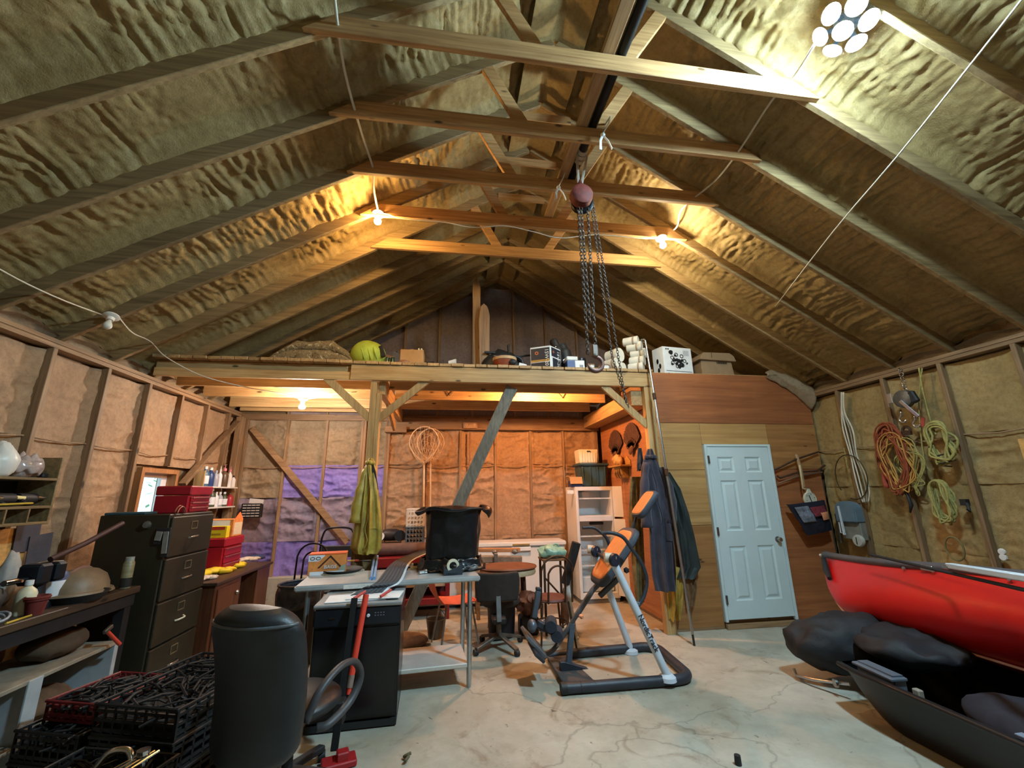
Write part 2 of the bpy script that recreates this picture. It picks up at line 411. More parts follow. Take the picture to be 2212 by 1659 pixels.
# ------------------------------------------------------------------ side walls: plates, studs, foam
def side_wall(par, X, s, y0, y1, first, skip=()):
    yy = first; ys = []
    while yy < y1: ys.append(yy); yy += .6
    for z in (ZP, ZP+.04): S('plate', MB().aabb((min(X, X+s*.14), y0, z), (max(X, X+s*.14), y1, z+.037)), W_STUDY, par, bevel=.003)
    S('plate', MB().aabb((min(X, X+s*.14), y0, 0), (max(X, X+s*.14), y1, .04)), W_STUDY, par)
    for y in ys:
        z0 = 0.04
        if s < 0 and abs(y-5.66) < .1: z0 = WZ1+.09
        S('stud', MB().aabb((min(X, X+s*.14), y-.02, z0), (max(X, X+s*.14), y+.02, ZP)), W_STUD, par, bevel=.003)
    ed = [y0]+ys+[y1]
    for i in range(len(ed)-1):
        a, c = ed[i]+.02, ed[i+1]-.02
        if c-a < .06: continue
        cuts = [.04, .95, 1.62, 2.1, ZP-.02]
        if s < 0 and c > WY0 and a < WY1: cuts = [.04, .95, WZ0-.06, WZ1+.09, 2.1, ZP-.02]
        for j in range(len(cuts)-1):
            if s < 0 and c > WY0 and a < WY1 and abs(cuts[j]-(WZ0-.06)) < .01: continue
            fine = c > 1.2
            L = cuts[j+1]-cuts[j]
            foam_bay('foam_panel', par, (X+s*.1, a, cuts[j]), (0, 1, 0), (0, 0, 1), (-s, 0, 0), c-a, L, FOAMW if s < 0 else FOAM, i*7+j+(50 if s > 0 else 0), 26 if fine else 6, max(6, int(L*70)) if fine else 6, rough=.7, ridge=.03, rise=.035, rf=8)
        if c > 1.0: S('foam_string', MB().tube([(X+s*.05, a-.01, 2.1), (X+s*.052, (a+c)/2, 2.08+.01*math.sin(i*2)), (X+s*.05, c+.01, 2.1)], .007, 6), FOAMW, par)
side_wall(wl, XL, -1, YF, YB, 3.9-.6*12)
side_wall(wr, XR, 1, YF, 5.2, 2.88-.6*10)
# upper bands of foam where the rafters land on the plates
def eave(X, s):
    def fn(a, c):
        y = YF+(YB-YF)*a; bb = .5+.5*abs(math.sin((y-2.17)/.6*PI))
        t = c*PI/2
        return (X+s*(.02+.1*math.cos(t)*bb+.02), y, ZP+.075+.1*math.sin(t)*bb+.015*noise.noise(V((y*6, c*3, s))))
    S('foam_panel', MB().sheet(fn, 300, 8), FOAMG, ce, smooth=180)
eave(XL, -1); eave(XR, 1)
# ------------------------------------------------------------------ back wall
bx = [-3.2, -2.58, -1.98, -1.38, -.99, -.4, .2, .8, 1.41, 2.0, 2.62]
for x in bx: S('stud', MB().aabb((x-.02, YB, .44), (x+.02, YB+.14, 2.8)), W_STUD, wb, bevel=.003)
for x in (-1.42, -1.02): S('stud', MB().aabb((x-.02, YB-.002, .44), (x+.02, YB+.14, 2.8)), W_STUD, wb, bevel=.003)
S('plate', MB().aabb((XL, YB-.002, 2.8), (XR, YB+.14, 2.9)), W_STUDX, wb, bevel=.003)
S('ledger_board', MB().aabb((-.93, YB-.045, 2.66), (2.66, YB-.004, 2.86)), W_STUDX, wb, bevel=.004)
S('ledger_block', MB().aabb((-1.05, YB-.1, 2.6), (-.7, YB-.005, 2.7)), W_STUDX, wb, bevel=.004)
S('foundation', MB().aabb((XL-.02, YB-.06, 0), (2.64, YB+.14, .44)), CONC, wb, bevel=.01)
bxs = sorted(bx+[])
edges = list(zip([-3.28]+bxs, bxs+[2.66]))
for i, (a, c) in enumerate(edges):
    a += .02; c -= .02
    if c-a < .06: continue
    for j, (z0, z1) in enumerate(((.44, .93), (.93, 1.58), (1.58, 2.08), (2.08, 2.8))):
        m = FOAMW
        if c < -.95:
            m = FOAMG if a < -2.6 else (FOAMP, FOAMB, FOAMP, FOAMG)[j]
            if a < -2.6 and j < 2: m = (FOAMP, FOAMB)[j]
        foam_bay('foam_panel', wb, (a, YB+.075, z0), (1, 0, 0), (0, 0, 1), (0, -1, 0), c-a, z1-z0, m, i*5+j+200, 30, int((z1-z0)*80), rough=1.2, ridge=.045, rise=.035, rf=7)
    S('foam_string', MB().tube([(a-.01, YB+.03, 2.05), ((a+c)/2, YB+.03, 2.035), (c+.01, YB+.03, 2.05)], .006, 6), FOAMW, wb)
# gable above the loft
for k, x in enumerate((-2.6, -2.0, -1.4, -.8, -.2, .4, 1.15, 1.75, 2.35, 2.95, 3.55)):
    S('stud', MB().aabb((x-.02, YB, 2.9), (x+.02, YB+.14, zr(x)+.1)), W_STUD, wb)
    foam_bay('foam_panel', wb, (x+.02, YB+.07, 2.9), (1, 0, 0), (0, 0, 1), (0, -1, 0), .56 if abs(x-.4) > .1 else .71, max(zr(x), zr(x+.6))-2.85, FOAMK, k+300, 16, 60, rough=.4)
# corner braces on both walls
S('diagonal_brace', MB().bar(at(545, 925, Y=YB-.03), at(752, 1172, Y=YB-.03), .09, .04, up=(0, 1, 0)), W_STUDX, wb, bevel=.003)
S('diagonal_brace', MB().bar((XL+.02, YB-.1, 2.78), (XL+.02, 5.95, 1.76), .04, .09, up=(1, 0, 0)), W_STUDY, wl, bevel=.003)
S('corner_post', MB().aabb((XL+.0, YB-.16, .3), (XL+.09, YB-.02, 2.82)), W_STUD, wl, bevel=.004)
# plywood sheet on the right wall near the camera
S('plywood_panel', MB().box((XR-.012, 2.2, 1.02), (.018, 1.66, 1.96)), OSB, wr)
# ------------------------------------------------------------------ window
w1 = S('window_1', MB().aabb((XL-.05, WY0-.05, WZ1), (XL+.01, WY1+.05, WZ1+.05)).aabb((XL-.05, WY0-.05, WZ0-.05), (XL+.02, WY1+.05, WZ0)).aabb((XL-.14, WY0-.05, WZ0), (XL+.01, WY0, WZ1)).aabb((XL-.14, WY1, WZ0), (XL+.01, WY1+.05, WZ1)), wood('wood_window', (196, 140, 88), (140, 88, 48), 'z', knots=False))
VINYL = mat('white_vinyl', (226, 222, 224), .35, var=.05)
S('window_frame', MB().aabb((XL-.13, WY0, WZ1-.05), (XL-.09, WY1, WZ1)).aabb((XL-.13, WY0, WZ0), (XL-.09, WY1, WZ0+.03)).aabb((XL-.13, WY0, WZ0+.03), (XL-.09, WY0+.03, WZ1-.05)).aabb((XL-.13, WY1-.1, WZ0+.03), (XL-.09, WY1, WZ1-.05)), VINYL, w1)
gl = NT('window_glass'); gl.b.inputs['Base Color'].default_value = (.9, 1, 1, 1); gl.b.inputs['Roughness'].default_value = .02; gl.b.inputs['Transmission Weight'].default_value = 1; gl.b.inputs['IOR'].default_value = 1.05
S('pane', MB().aabb((XL-.112, WY0+.03, WZ0+.03), (XL-.108, WY1-.1, WZ1-.05)), gl.m, w1)
# ------------------------------------------------------------------ inner plywood room
YP, XP = 5.14, 2.68
WI = S('wall_inner', MB().aabb((XP+.03, YP+.025, .0), (XR, YP+.06, 3.13)).aabb((XP+.02, YP+.03, .0), (XP+.06, YB-.01, 3.13)), W_STUDX)
def ply(x0, x1, z0, z1, m, th=.018):
    S('plywood_panel', MB().aabb((x0, YP, z0), (x1, YP+.02+th*.0, z1)), m, WI, bevel=.0015)
dL, dR, dT = 3.31, 4.27, 2.185
ply(XP, 5.03, 2.47, 3.15, PLY2)
ply(XP, 3.30, 1.86, 2.465, PLY1); ply(XP, 3.30, 1.18, 1.855, PLY1); ply(XP, 3.30, .03, 1.175, PLY3)
ply(3.303, 4.28, 2.19, 2.465, PLY1)
ply(4.283, 5.03, 1.86, 2.465, PLY3); ply(4.283, 4.99, .03, 1.855, PLY2)
S('plywood_panel', MB().aabb((XP, YP+.025, .05), (XP+.018, 6.3, 2.95)), PLYS, WI); S('plywood_panel', MB().aabb((XP, 6.304, .05), (XP+.018, YB-.06, 2.95)), PLYS, WI)
S('sill_board', MB().aabb((dL-.0, YP-.045, 0), (dR+.03, YP, .055)), W_STUDX, WI, bevel=.004)
S('sill_board', MB().aabb((XP, YP+.0, 0), (dL-.01, YP+.022, .03)), W_STUDX, WI)
def foamlump(a, c):
    t = a*1.0; x = 4.4+.62*a; return (x, YP-.02-.09*math.sin(c*PI)*(.4+a), 3.16-.02*a-.28*a*a+.14*(c-.5)*2*(.4+a)+.03*noise.noise(V((x*9, c*5, 1))))
S('foam_panel', MB().sheet(foamlump, 40, 14, th=.02), FOAMG, WI, smooth=180)
# white six-panel door
DOORW = mat('white_door_paint', (206, 222, 224), .38, var=.04, scale=3)
DOORG = mat('door_groove', (196, 214, 218), .4, var=.04)
STEEL = mat('satin_nickel', (190, 186, 178), .28, 1, .12)
d1 = S('door_1', MB().aabb((dL, YP-.03, .075), (dL+.035, YP+.02, dT)).aabb((dR-.035, YP-.03, .06), (dR, YP+.02, dT)).aabb((dL+.035, YP-.03, dT-.03), (dR-.035, YP+.02, dT)), DOORW, bevel=.003)
b = MB(); lx0, lx1, lz0, lz1 = dL+.04, dR-.04, .1, dT-.035
cols = [(lx0+.13, lx0+.36), (lx1-.36, lx1-.13)]; rows = [(lz0+.2, lz0+.82), (lz0+1.0, lz0+1.62), (lz0+1.72, lz0+1.92)]
yf = YP-.022
# stiles and rails leave six recessed openings
xs = [lx0, cols[0][0], cols[0][1], cols[1][0], cols[1][1], lx1]; zs = [lz0]+[q for r in rows for q in r]+[lz1]
for i in range(5):
    for j in range(len(zs)-1):
        if i in (1, 3) and j in (1, 3, 5): continue
        b.aabb((xs[i], yf, zs[j]), (xs[i+1], yf+.035, zs[j+1]))
bmesh.ops.remove_doubles(b.bm, verts=b.bm.verts, dist=.0005)
S('door_leaf', b, DOORW, d1)
for cx in cols:
    for rz_ in rows:
        q = MB(); x0, x1, z0, z1 = cx[0], cx[1], rz_[0], rz_[1]
        ring = lambda ins, y: [(x0+ins, y, z0+ins), (x1-ins, y, z0+ins), (x1-ins, y, z1-ins), (x0+ins, y, z1-ins)]
        lv = [[q.bm.verts.new(p) for p in ring(i_, y_)] for i_, y_ in ((0, yf), (.016, yf+.014), (.028, yf+.014), (.055, yf+.002))]
        for A, B in zip(lv, lv[1:]):
            for k in range(4): q.face([A[k], A[(k+1) % 4], B[(k+1) % 4], B[k]])
        q.face(lv[-1]); S('door_panel', q, DOORW, d1)
hx, hz = lx1-.07, at(1684, 1165, Y=YP-.05).z
S('door_knob', MB().lathe((hx, yf, hz), [(.034, 0), (.034, .006), (.012, .01), (.011, .03), (.026, .038), (.03, .052), (.024, .066), (.0, .07)], 20, axis=(0, -1, 0)), STEEL, d1, smooth=40)
for z in (dT-.2, 1.1, .32): S('hinge', MB().aabb((dL+.026, YP-.042, z-.05), (dL+.05, YP-.028, z+.05)), mat('hinge_steel', (120, 118, 112), .4, .9), d1)
# ------------------------------------------------------------------ loft
lf = T('storage_loft', 'pale timber storage loft of beams, joists and deck planks across the back of the barn', 'loft', (0, 5.2, 2.9))
yb = 5.06
obj('beam', MB().aabb((-1.18, yb, 2.935), (2.655, yb+.04, 3.125)), W_X, lf, bevel=.004)
obj('beam', MB().aabb((XL, yb+.042, 2.945), (2.66, yb+.1, 3.12)), W_X, lf, bevel=.004)
obj('beam', MB().aabb((XL, yb+.02, 2.935), (-1.185, yb+.041, 3.03)), W_X, lf, bevel=.003)
for y in (5.5, 6.08, 6.8, 7.14):
    for a, c in ((XL, -.86), (-.78, 2.38)):
        if y > 7 and a > -1: continue
        obj('joist', MB().aabb((a, y, 2.93), (c, y+.04, 3.14)), W_X, lf, bevel=.004)
obj('girder', MB().aabb((-.86, yb+.1, 2.78), (-.78, YB-.01, 2.98)), W_Y, lf, bevel=.004)
obj('girder', MB().aabb((2.38, yb+.1, 2.7), (2.64, YB-.05, 2.9)), W_Y, lf, bevel=.004)
obj('cleat', MB().bar((-.83, 5.3, 2.95), (-.83, 6.6, 2.6), .04, .12), W_Y, lf, bevel=.003)
x = XL+.0; k = 0
while x < 2.62:
    wdt = .135+.02*random.random(); x1 = min(x+wdt, 2.66); o_ = random.uniform(-.012, .012); sag = .028 if x < -1.2 else 0
    obj('deck_plank', MB().aabb((x+.003, yb-.022+o_-(.025 if x < -1.2 else 0), 3.128), (x1-.003, YB-.06, 3.128+.038+random.uniform(-.002, .002))), W_Y, lf, bevel=.004)
    x = x1; k += 1
obj('deck_plank', MB().aabb((2.7, YP+.01, 3.142), (4.9, YB-.06, 3.16)), W_Y, lf)
# posts with knee braces
obj('post', MB().aabb((-.94, yb+.02, 0), (-.87, yb+.14, 2.93)).aabb((-.868, yb+.02, 0), (-.815, yb+.14, 2.78)), W_Z, lf, bevel=.004)
obj('post', MB().aabb((2.53, yb+.01, 0), (2.655, yb+.1, 2.94)), W_Z, lf, bevel=.004)
for a, c in (((-1.46, yb+.05, 2.96), (-.92, yb+.05, 2.47)), ((-.28, yb+.05, 2.96), (-.83, yb+.05, 2.47)), ((1.98, yb+.05, 2.95), (2.55, yb+.05, 2.42))):
    obj('knee_brace', MB().bar(a, c, .04, .09, up=(1, 0, 0)), W_Z, lf, bevel=.003)
# weathered board leaning against the loft beam
pb = T('leaning_plank', 'weathered grey plank leaning from the concrete floor up to the loft beam', 'plank', (-.45, 5.0, 0))
obj('board', MB().bar(at(866, 1362, Z=.0), at(1106, 836, Y=yb+.13), .05, .145, up=(1, 0, 0)), W_GREY, pb, bevel=.004)
# ------------------------------------------------------------------ lamps
def emis(name, c, s):
    t = NT(name); t.b.inputs['Base Color'].default_value = (.9, .9, .9, 1); t.b.inputs['Emission Color'].default_value = (*c, 1); t.b.inputs['Emission Strength'].default_value = s; return t.m
PORC = mat('white_porcelain', (226, 222, 212), .3, var=.06)
def bulb_lamp(name, label, p, axis, m, r=.036, group=None):
    """porcelain keyless lampholder with a bulb along axis"""
    p, ax = V(p), V(axis).normalized()
    t = T(name, label, 'lamp', p, group)
    obj('lampholder', MB().lathe(p, [(.0, -.004), (.058, -.002), (.06, .008), (.05, .016), (.03, .022), (.027, .05), (.0, .052)], 24, axis=ax), PORC, t, smooth=40)
    obj('bulb', MB().lathe(p, [(.013, .045), (.015, .062), (.026, .082), (r, .108), (r*.93, .124), (r*.6, .138), (0, .144)], 16, axis=ax), m, t, smooth=180)
    return t
AREA = .0125
def bulb_em(n, rgb, P): return emis(n, rgb, P/(PI*AREA))
pW = at(817, 462, Y=3.93); pC = at(1428, 514, Y=3.93); pL = at(655, 862, Y=5.86); pO = V((1.2, 5.62, 3.12)); pN = at(241, 683, Y=3.93)
bulb_lamp('bare_bulb_lamp', 'glowing warm yellow bulb in a porcelain holder on the roof frame above the loft beam', pW, (.05, -.25, -1), bulb_em('bulb_warm', (1, .62, .22), P_WARM))
bulb_lamp('bare_bulb_lamp', 'glowing whitish bulb in a porcelain holder at the collar tie, beside the chain hoist', pC, (0, -.2, -1), bulb_em('bulb_cool', (1, .86, .56), P_COOL))
bulb_lamp('bare_bulb_lamp', 'lit white bulb hanging under the loft joists near the back corner', pL, (0, -.1, -1), bulb_em('bulb_loft', (1, .86, .74), P_LOFT), r=.042)
bulb_lamp('bare_bulb_lamp', 'orange glowing bulb hidden between the loft joists above the chest freezer', pO, (0, 0, -1), bulb_em('bulb_orange', (1, .46, .18), P_ORANGE), r=.04)
bulb_lamp('bare_bulb_lamp', 'unlit white bulb in a round porcelain holder on the rafter over the workbench', pN, (.12, -.35, -1), mat('bulb_off', (216, 212, 200), .25, var=.05), r=.034)
# LED lamp with one middle and six outer light panels
pl = V((2.46, 1.68, 0)); pl.z = zr(pl.x)+.03
nn = V((-sz, 0, -sx)).normalized(); uu = V((0, 1, 0)); vv = V((sx, 0, -sz))
led = T('led_panel_lamp', 'bright bluish white LED lamp of seven oval panels on the roof slope', 'lamp', pl)
obj('base', MB().lathe(pl, [(0, -.0), (.07, .0), (.07, .03), (.03, .045), (0, .045)], 20, axis=nn), PORC, led, smooth=40)
LEDM = emis('led_panel', (.52, .82, 1), P_LED/(PI*7*.0078)); DK = mat('led_frame', (150, 160, 168), .5)
fr = MB(); 
for k in range(7):
    a = k*PI/3+.3; R = .125 if k < 6 else 0
    out = uu*math.cos(a)+vv*math.sin(a); ax = (nn*math.cos(.6)+out*math.sin(.6)).normalized() if k < 6 else nn
    c = pl+nn*(.09 if k < 6 else .115)+out*R
    q = MB(); q.lathe(c, [(.0, .0), (.05, .0), (.052, .006), (.045, .012), (0, .014)], 18, axis=ax)
    obj('light_panel', q, LEDM, led, smooth=40)
    fr.lathe(c-ax*.006, [(0, -.01), (.03, -.01), (.056, 0), (.057, .006), (.0, .005)], 18, axis=ax)
    if k < 6: fr.bar(pl+nn*.01, c-ax*.01, .03, .008, up=nn)
obj('frame', fr, DK, led)
# an added fill lamp, out of view behind the camera, lifts the ambient light
for xx, yy in ((.9, -1.6),):
    q = V((xx, yy, zr(xx)-.12)); t = T('added_fill_lamp', 'round fill lamp added out of view at the ridge behind the viewpoint', 'lamp', q)
    obj('diffuser', MB().lathe(q, [(0, 0), (.15, 0), (.15, -.03), (0, -.04)], 24), emis('fill_emission', (.95, .97, 1), P_FILL/(PI*.08)), t, smooth=40)
    obj('mount', MB().lathe(q+V((0, 0, .005)), [(0, 0), (.16, 0), (.1, .1), (0, .1)], 24), PORC, t, smooth=40)
# ------------------------------------------------------------------ lamp cables
def cable(label, pts, m=WIREW, r=.006, name='lamp_cable', k=6):
    o = obj(name, MB().tube(smooth_path(pts, k), r, 6), m, smooth=180); return tag(o, label, 'cable')
RO = .02
def onroof(px, py, side=1):
    d = CR*(px-1106) - CU*(py-829.5) + CF*FPX
    n = V((SL if side > 0 else -SL, 0, 1)); p0 = V((RX, 0, zr(RX)-.03)); t = n.dot(p0-CAM)/n.dot(d); return CAM+d*t
cable('white cable running down to the warm yellow bulb', [onroof(720, -30, -1), onroof(730, 60, -1), onroof(742, 140, -1), onroof(760, 215, -1), onroof(785, 300, -1), onroof(806, 365, -1), onroof(808, 410, -1), pW+V((0, .0, .02))], r=.010)
cable('white cable slung along the collar tie between the two lit bulbs', [pW+V((.02, 0, .0)), at(835, 462, Y=3.9), at(870, 472, Y=3.9), at(960, 480, Y=3.9), at(1020, 491, Y=3.9), at(1090, 488, Y=3.9), at(1150, 500, Y=3.9), at(1210, 514, Y=3.9), at(1290, 507, Y=3.9), at(1390, 515, Y=3.9), pC+V((-.03, 0, 0))])
cable('white cable climbing from the whitish bulb to the LED lamp', [pC+V((.02, 0, .02)), at(1462, 490, Y=3.88), onroof(1474, 450), onroof(1545, 390), onroof(1600, 320), onroof(1665, 220), onroof(1715, 165), pl+nn*.06+V((-.1, .12, 0))], r=.009)
cable('thin pale cable stapled straight across the rafters of the right slope', [onroof(1675, 662), onroof(1800, 500), onroof(1938, 338), onroof(2100, 135), onroof(2230, -30)], k=3)
cable('thin pale cable strung across the rafters to the unlit bulb', [onroof(-40, 560, -1), onroof(0, 582, -1), onroof(60, 614, -1), onroof(140, 650, -1), pN+V((-.05, 0, 0.0))], k=3)
cable('slack white cable from the unlit bulb to the loft bulb', [pN+V((.05, 0, .0)), at(285, 718, Y=4.2), at(325, 738, Y=4.5), at(360, 772, Y=4.8), at(440, 813, Y=5.0), at(540, 838, Y=5.3), at(610, 850, Y=5.6), pL+V((-.03, 0, .0))])
cable('short white cable running from the loft bulb along the joists', [pL+V((.03, 0, 0)), at(690, 858, Y=5.85), at(720, 852, Y=5.8), at(770, 846, Y=5.6)], k=4)
# ================================================================== right wall: canoe, sled, hung gear
RED = mat('red_canoe', (196, 20, 16), .38, var=.06, scale=3)
GUN = mat('grey_gunwale', (84, 78, 80), .5, var=.15)
SLEDB = mat('black_sled_plastic', (15, 15, 18), .42, var=.3, scale=5)
BAGB = mat('black_nylon', (24, 24, 28), .7, var=.4, scale=14, bump=.2)
ALU = mat('aluminium', (196, 198, 200), .3, 1, .12)
GREYP = mat('grey_case', (92, 100, 110), .45, var=.12)
ROPEY = mat('yellow_rope', (168, 156, 90), .8, var=.25, scale=40, bump=.5, bscale=220)
ROPEO = mat('orange_net_cord', (150, 70, 36), .8, var=.3, scale=30, bump=.4, bscale=200)
DARK = mat('dark_rubber', (30, 30, 32), .6, var=.3)
CHROME = mat('chrome', (210, 212, 214), .15, 1, .1)
RUST = mat('rusty_iron', (84, 58, 44), .7, .5, .4, scale=30, bump=.3)
# canoe: bow end towards the door, hull running to the camera along the right wall
def canoe():
    t = T('canoe', 'red canoe with a grey gunwale heeled over on the black sled along the right wall', 'canoe', (3.95, 2.2, .45))
    y1, y0 = 4.35, -.6; ph = math.radians(35); cp, sp = math.cos(ph), math.sin(ph)
    def shape(s, th):
        # th -1..1 around the section (-1 = gunwale towards the floor side), keel at 0; s 0 at the bow
        y = y1-(y1-y0)*s; q = min(1, s/.5); bw = .44*math.sin(q*PI/2)**.8
        kz = .30*max(0, 1-s/.13)**2.3; top = .43+.12*max(0, 1-s/.25)**2
        a = abs(th); x = math.copysign(bw*math.sin(min(1, a*1.3)*PI/2)**.85, th); z = kz+(top-kz)*a**2.2
        return V((3.76+.03*s+x*cp+z*sp, y-.16*(1-a)*max(0, 1-s/.1), .445-x*sp+z*cp))
    obj('hull', MB().sheet(lambda u, v: shape(u**1.6, v*2-1), 80, 36, th=-.012), RED, t, smooth=60)
    for sg in (-1, 1):
        obj('gunwale', MB().tube([shape((i/48)**1.6, sg)+V((-.006, 0, .004)) for i in range(49)], .026, 8, flat=1.25), GUN, t, smooth=50)
    obj('bow_deck', MB().sheet(lambda u, v: shape(u*.1, -1)*(1-v)+shape(u*.1, 1)*v+V((.012, 0, .02+.03*math.sin(v*PI))), 10, 8, th=.012), GUN, t, smooth=60)
    obj('keel_strip', MB().tube([shape((i/44)**1.6, 0)+V((-.008, 0, -.012)) for i in range(45)], .010, 6), mat('pale_scuff', (206, 170, 164), .6), t, smooth=180)
    obj('carry_handle', MB().tube([shape(.02, -.95)+V((-.03, .02, .0)), shape(.035, -.8)+V((-.05, -.02, -.01)), shape(.06, -.72)+V((-.04, 0, -.01))], [.022, .03, .02], 8), DARK, t, smooth=60)
    obj('handle_knob', MB().blob(shape(.0, -1)+V((-.03, .02, .0)), .018, sub=1), mat('cream_knob', (206, 190, 170), .5), t, smooth=180)
    for s_ in (.3, .45, .6):
        obj('thwart', MB().bar(shape(s_, -1), shape(s_, 1), .05, .025), GUN, t, bevel=.004)
        for q in (.02, .07): obj('bolt', MB().lathe(shape(s_-q, -.97)+V((-.022, 0, -.0)), [(0, 0), (.016, 0), (.012, .008), (0, .009)], 8, axis=(-1, 0, 0)), ALU, t)
    obj('bracket', MB().box(shape(.27, -.99)+V((-.03, 0, .0)), (.012, .09, .04)), ALU, t, bevel=.003)
    return t
canoe()
pd = T('window_blind_rail', 'white aluminium rail lying along the top of the red canoe', 'rail', (3.85, 2.3, 1.0))
obj('rail', MB().bar(at(2052, 1222, Y=2.62), at(2300, 1262, Y=1.7), .05, .035), mat('white_aluminium', (220, 224, 228), .35, .2, .06), pd, bevel=.006)
obj('end_cap', MB().bar(at(2040, 1224, Y=2.66), at(2054, 1226, Y=2.6), .04, .03), ALU, pd, bevel=.006)
rd = obj('steel_rod', MB().tube([at(1880, 1198, Y=3.45)+V((0, 0, .0)), at(2040, 1235, Y=2.75), at(2290, 1292, Y=1.75)], .011, 8), DARK, smooth=60)
tag(rd, 'thin black rod lying beside the white rail on the canoe edge', 'rod')
# sled under the canoe
def sled():
    t = T('utility_sled', 'black plastic utility sled with a raised rim under the red canoe', 'sled', (3.5, 1.6, 0))
    y1, y0 = 3.24, -.5
    def fn(u, v):
        th = v*2-1; a = abs(th); e = max(0, 1-u/.1); w_ = .58*(1-.12*e**2)
        y = y1-(y1-y0)*u; top = .34-.02*e; bot = .012+.2*e**1.8
        if a < .6: x = th/.6*w_*.84; z = bot+.01*math.sin(th*16)
        elif a < .9: q = (a-.6)/.3; x = math.copysign(w_*(.84+.16*q), th); z = bot+(top-bot)*q
        else: q = (a-.9)/.1; x = math.copysign(w_*(1+.07*q), th); z = top-.015*q*q
        return (3.52+x, y, z)
    obj('tub', MB().sheet(fn, 50, 44, th=.008), SLEDB, t, smooth=50)
    front = [fn(0, j/44) for j in range(45)]
    q = MB(); q.prism([(x, y, z) for x, y, z in front], (0, -.012, 0)); obj('end_wall', q, SLEDB, t)
    for v in (.008, .992): obj('rim', MB().tube([V(fn(i/40, v)) for i in range(41)], .017, 8), SLEDB, t, smooth=60)
    obj('runner_strip', MB().bar(V(fn(.29, .03))+V((.03, 0, .02)), V(fn(.9, .03))+V((.03, 0, .02)), .05, .008), mat('grey_strip', (120, 128, 140), .5, var=.1), t, bevel=.002)
    obj('hitch_bracket', MB().lathe((3.1, 3.42, .1), [(0, 0), (.03, 0), (.03, .02), (0, .02)], 10, axis=(-1, .3, 0)).tube([(3.14, 3.34, .12), (3.05, 3.6, .06), (3.02, 3.75, .04), (3.08, 3.84, .05)], .012, 6), ALU, t, smooth=60)
    return t
sled()
bg_ = T('cover_bag', 'rounded black nylon cover bag slumped over the front end of the sled', 'bag', (3.45, 3.55, .1))
def bagfn(p):
    k = .07*noise.noise(p*5)+.06*noise.noise(p*2.6+V((5, 0, 0)))+.05*(1-abs(noise.noise(p*7+V((0, 3, 0))))*2.5)
    return V((p.x*(1+k), p.y*(1+k), p.z+k*.5))
obj('body', MB().blob((3.46, 3.6, .29), 1, (.5, .27, .24), 4, fn=bagfn, rz=-.35), BAGB, bg_, smooth=180)
obj('flap', MB().blob((3.56, 3.15, .40), 1, (.36, .32, .11), 4, fn=bagfn, rz=-.3), BAGB, bg_, smooth=180)
cs = T('tackle_case', 'grey plastic tackle case with a handle lying in the black sled', 'case', (3.06, 2.92, .22))
q = V((3.06, 2.98, .30))
obj('body', MB().box(q, (.1, .3, .13), rz=-.08), GREYP, cs, bevel=.012, seg=2)
obj('lid_rim', MB().box(q+V((-.012, 0, .045)), (.12, .32, .02), rz=-.08), GREYP, cs, bevel=.005)
obj('foot_rim', MB().box(q+V((-.012, 0, -.05)), (.12, .32, .02), rz=-.08), GREYP, cs, bevel=.005)
obj('latch', MB().box(q+V((.05, -.2, -.02)), (.04, .05, .05), rz=-.08), mat('tan_latch', (150, 140, 124), .5), cs, bevel=.006)
t = obj('metal_strip', MB().bar((3.06, 2.76, .27), (3.07, 2.56, .27), .04, .012), ALU, bevel=.003); tag(t, 'short grey metal strip lying behind the tackle case in the sled', 'bracket')
t = obj('folded_blanket', MB().blob((3.5, 1.9, .2), 1, (.36, .9, .17), 4, fn=lambda p: p+V((0, 0, .03*noise.noise(p*9)))), mat('dark_blanket', (40, 36, 44), .85, var=.3), smooth=180); tag(t, 'dark folded blanket heaped inside the black sled', 'blanket')
# ---- things hung on the right wall
XW = XR-.02
def wallpt(px, py, off=.03): return at(px, py, X=XR-off)
def scribble(rnd, base, n, r, spread=1): return [base+V((rnd.uniform(-r, r)*.3, rnd.uniform(-r, r)*spread, rnd.uniform(-r, r))) for _ in range(n)]
t = T('orange_net_bundle', 'looped bundle of orange and yellow netting cord hung on the right wall', 'net', wallpt(1940, 990))
R2 = random.Random(4)
def loopband(cen, ry, rz_, n, m, nm, par, rr=.006, wob=.03, tilt=0):
    b = MB()
    for k in range(n):
        a0 = R2.uniform(0, 6.28); f1, f2 = R2.uniform(.72, 1.08), R2.uniform(.8, 1.08); ox = R2.uniform(.0, .07)
        pts = [cen+V((-ox, (ry*f1*math.cos(a)+wob*math.sin(3*a+a0)), rz_*f2*math.sin(a)+wob*math.sin(2*a+a0)+tilt*math.cos(a))) for a in [i*2*PI/26 for i in range(26)]]
        b.tube(pts, rr, 5, closed=True)
    return obj(nm, b, m, par, smooth=180)
cn = wallpt(1935, 990, .05)
loopband(cn, .14, .36, 16, ROPEO, 'orange_cord', t, .009, .035)
loopband(cn+V((0, -.05, -.05)), .15, .30, 9, mat('gold_cord', (190, 140, 66), .8, var=.3), 'gold_cord', t, .007, .04)
loopband(cn+V((0, -.16, -.1)), .1, .24, 7, ROPEY, 'yellow_cord', t, .006, .05)
obj('webbing', MB().sheet(lambda u, v: cn+V((-.02-.03*math.sin(v*PI), .17-.06*v-.02*math.sin(u*5), .3-.62*u)), 18, 5, th=.01), mat('faded_red_web', (176, 76, 56), .8, var=.3), t, smooth=180)
obj('dark_tail', MB().tube([cn+V((-.03, -.05, -.36)), cn+V((-.03, -.07, -.5)), cn+V((-.03, -.04, -.58))], [.012, .02, .008], 6), DARK, t, smooth=180)
t = T('yellow_rope_coil', 'coiled pale yellow rope in two bundles hung on the right wall', 'rope', wallpt(2040, 1000))
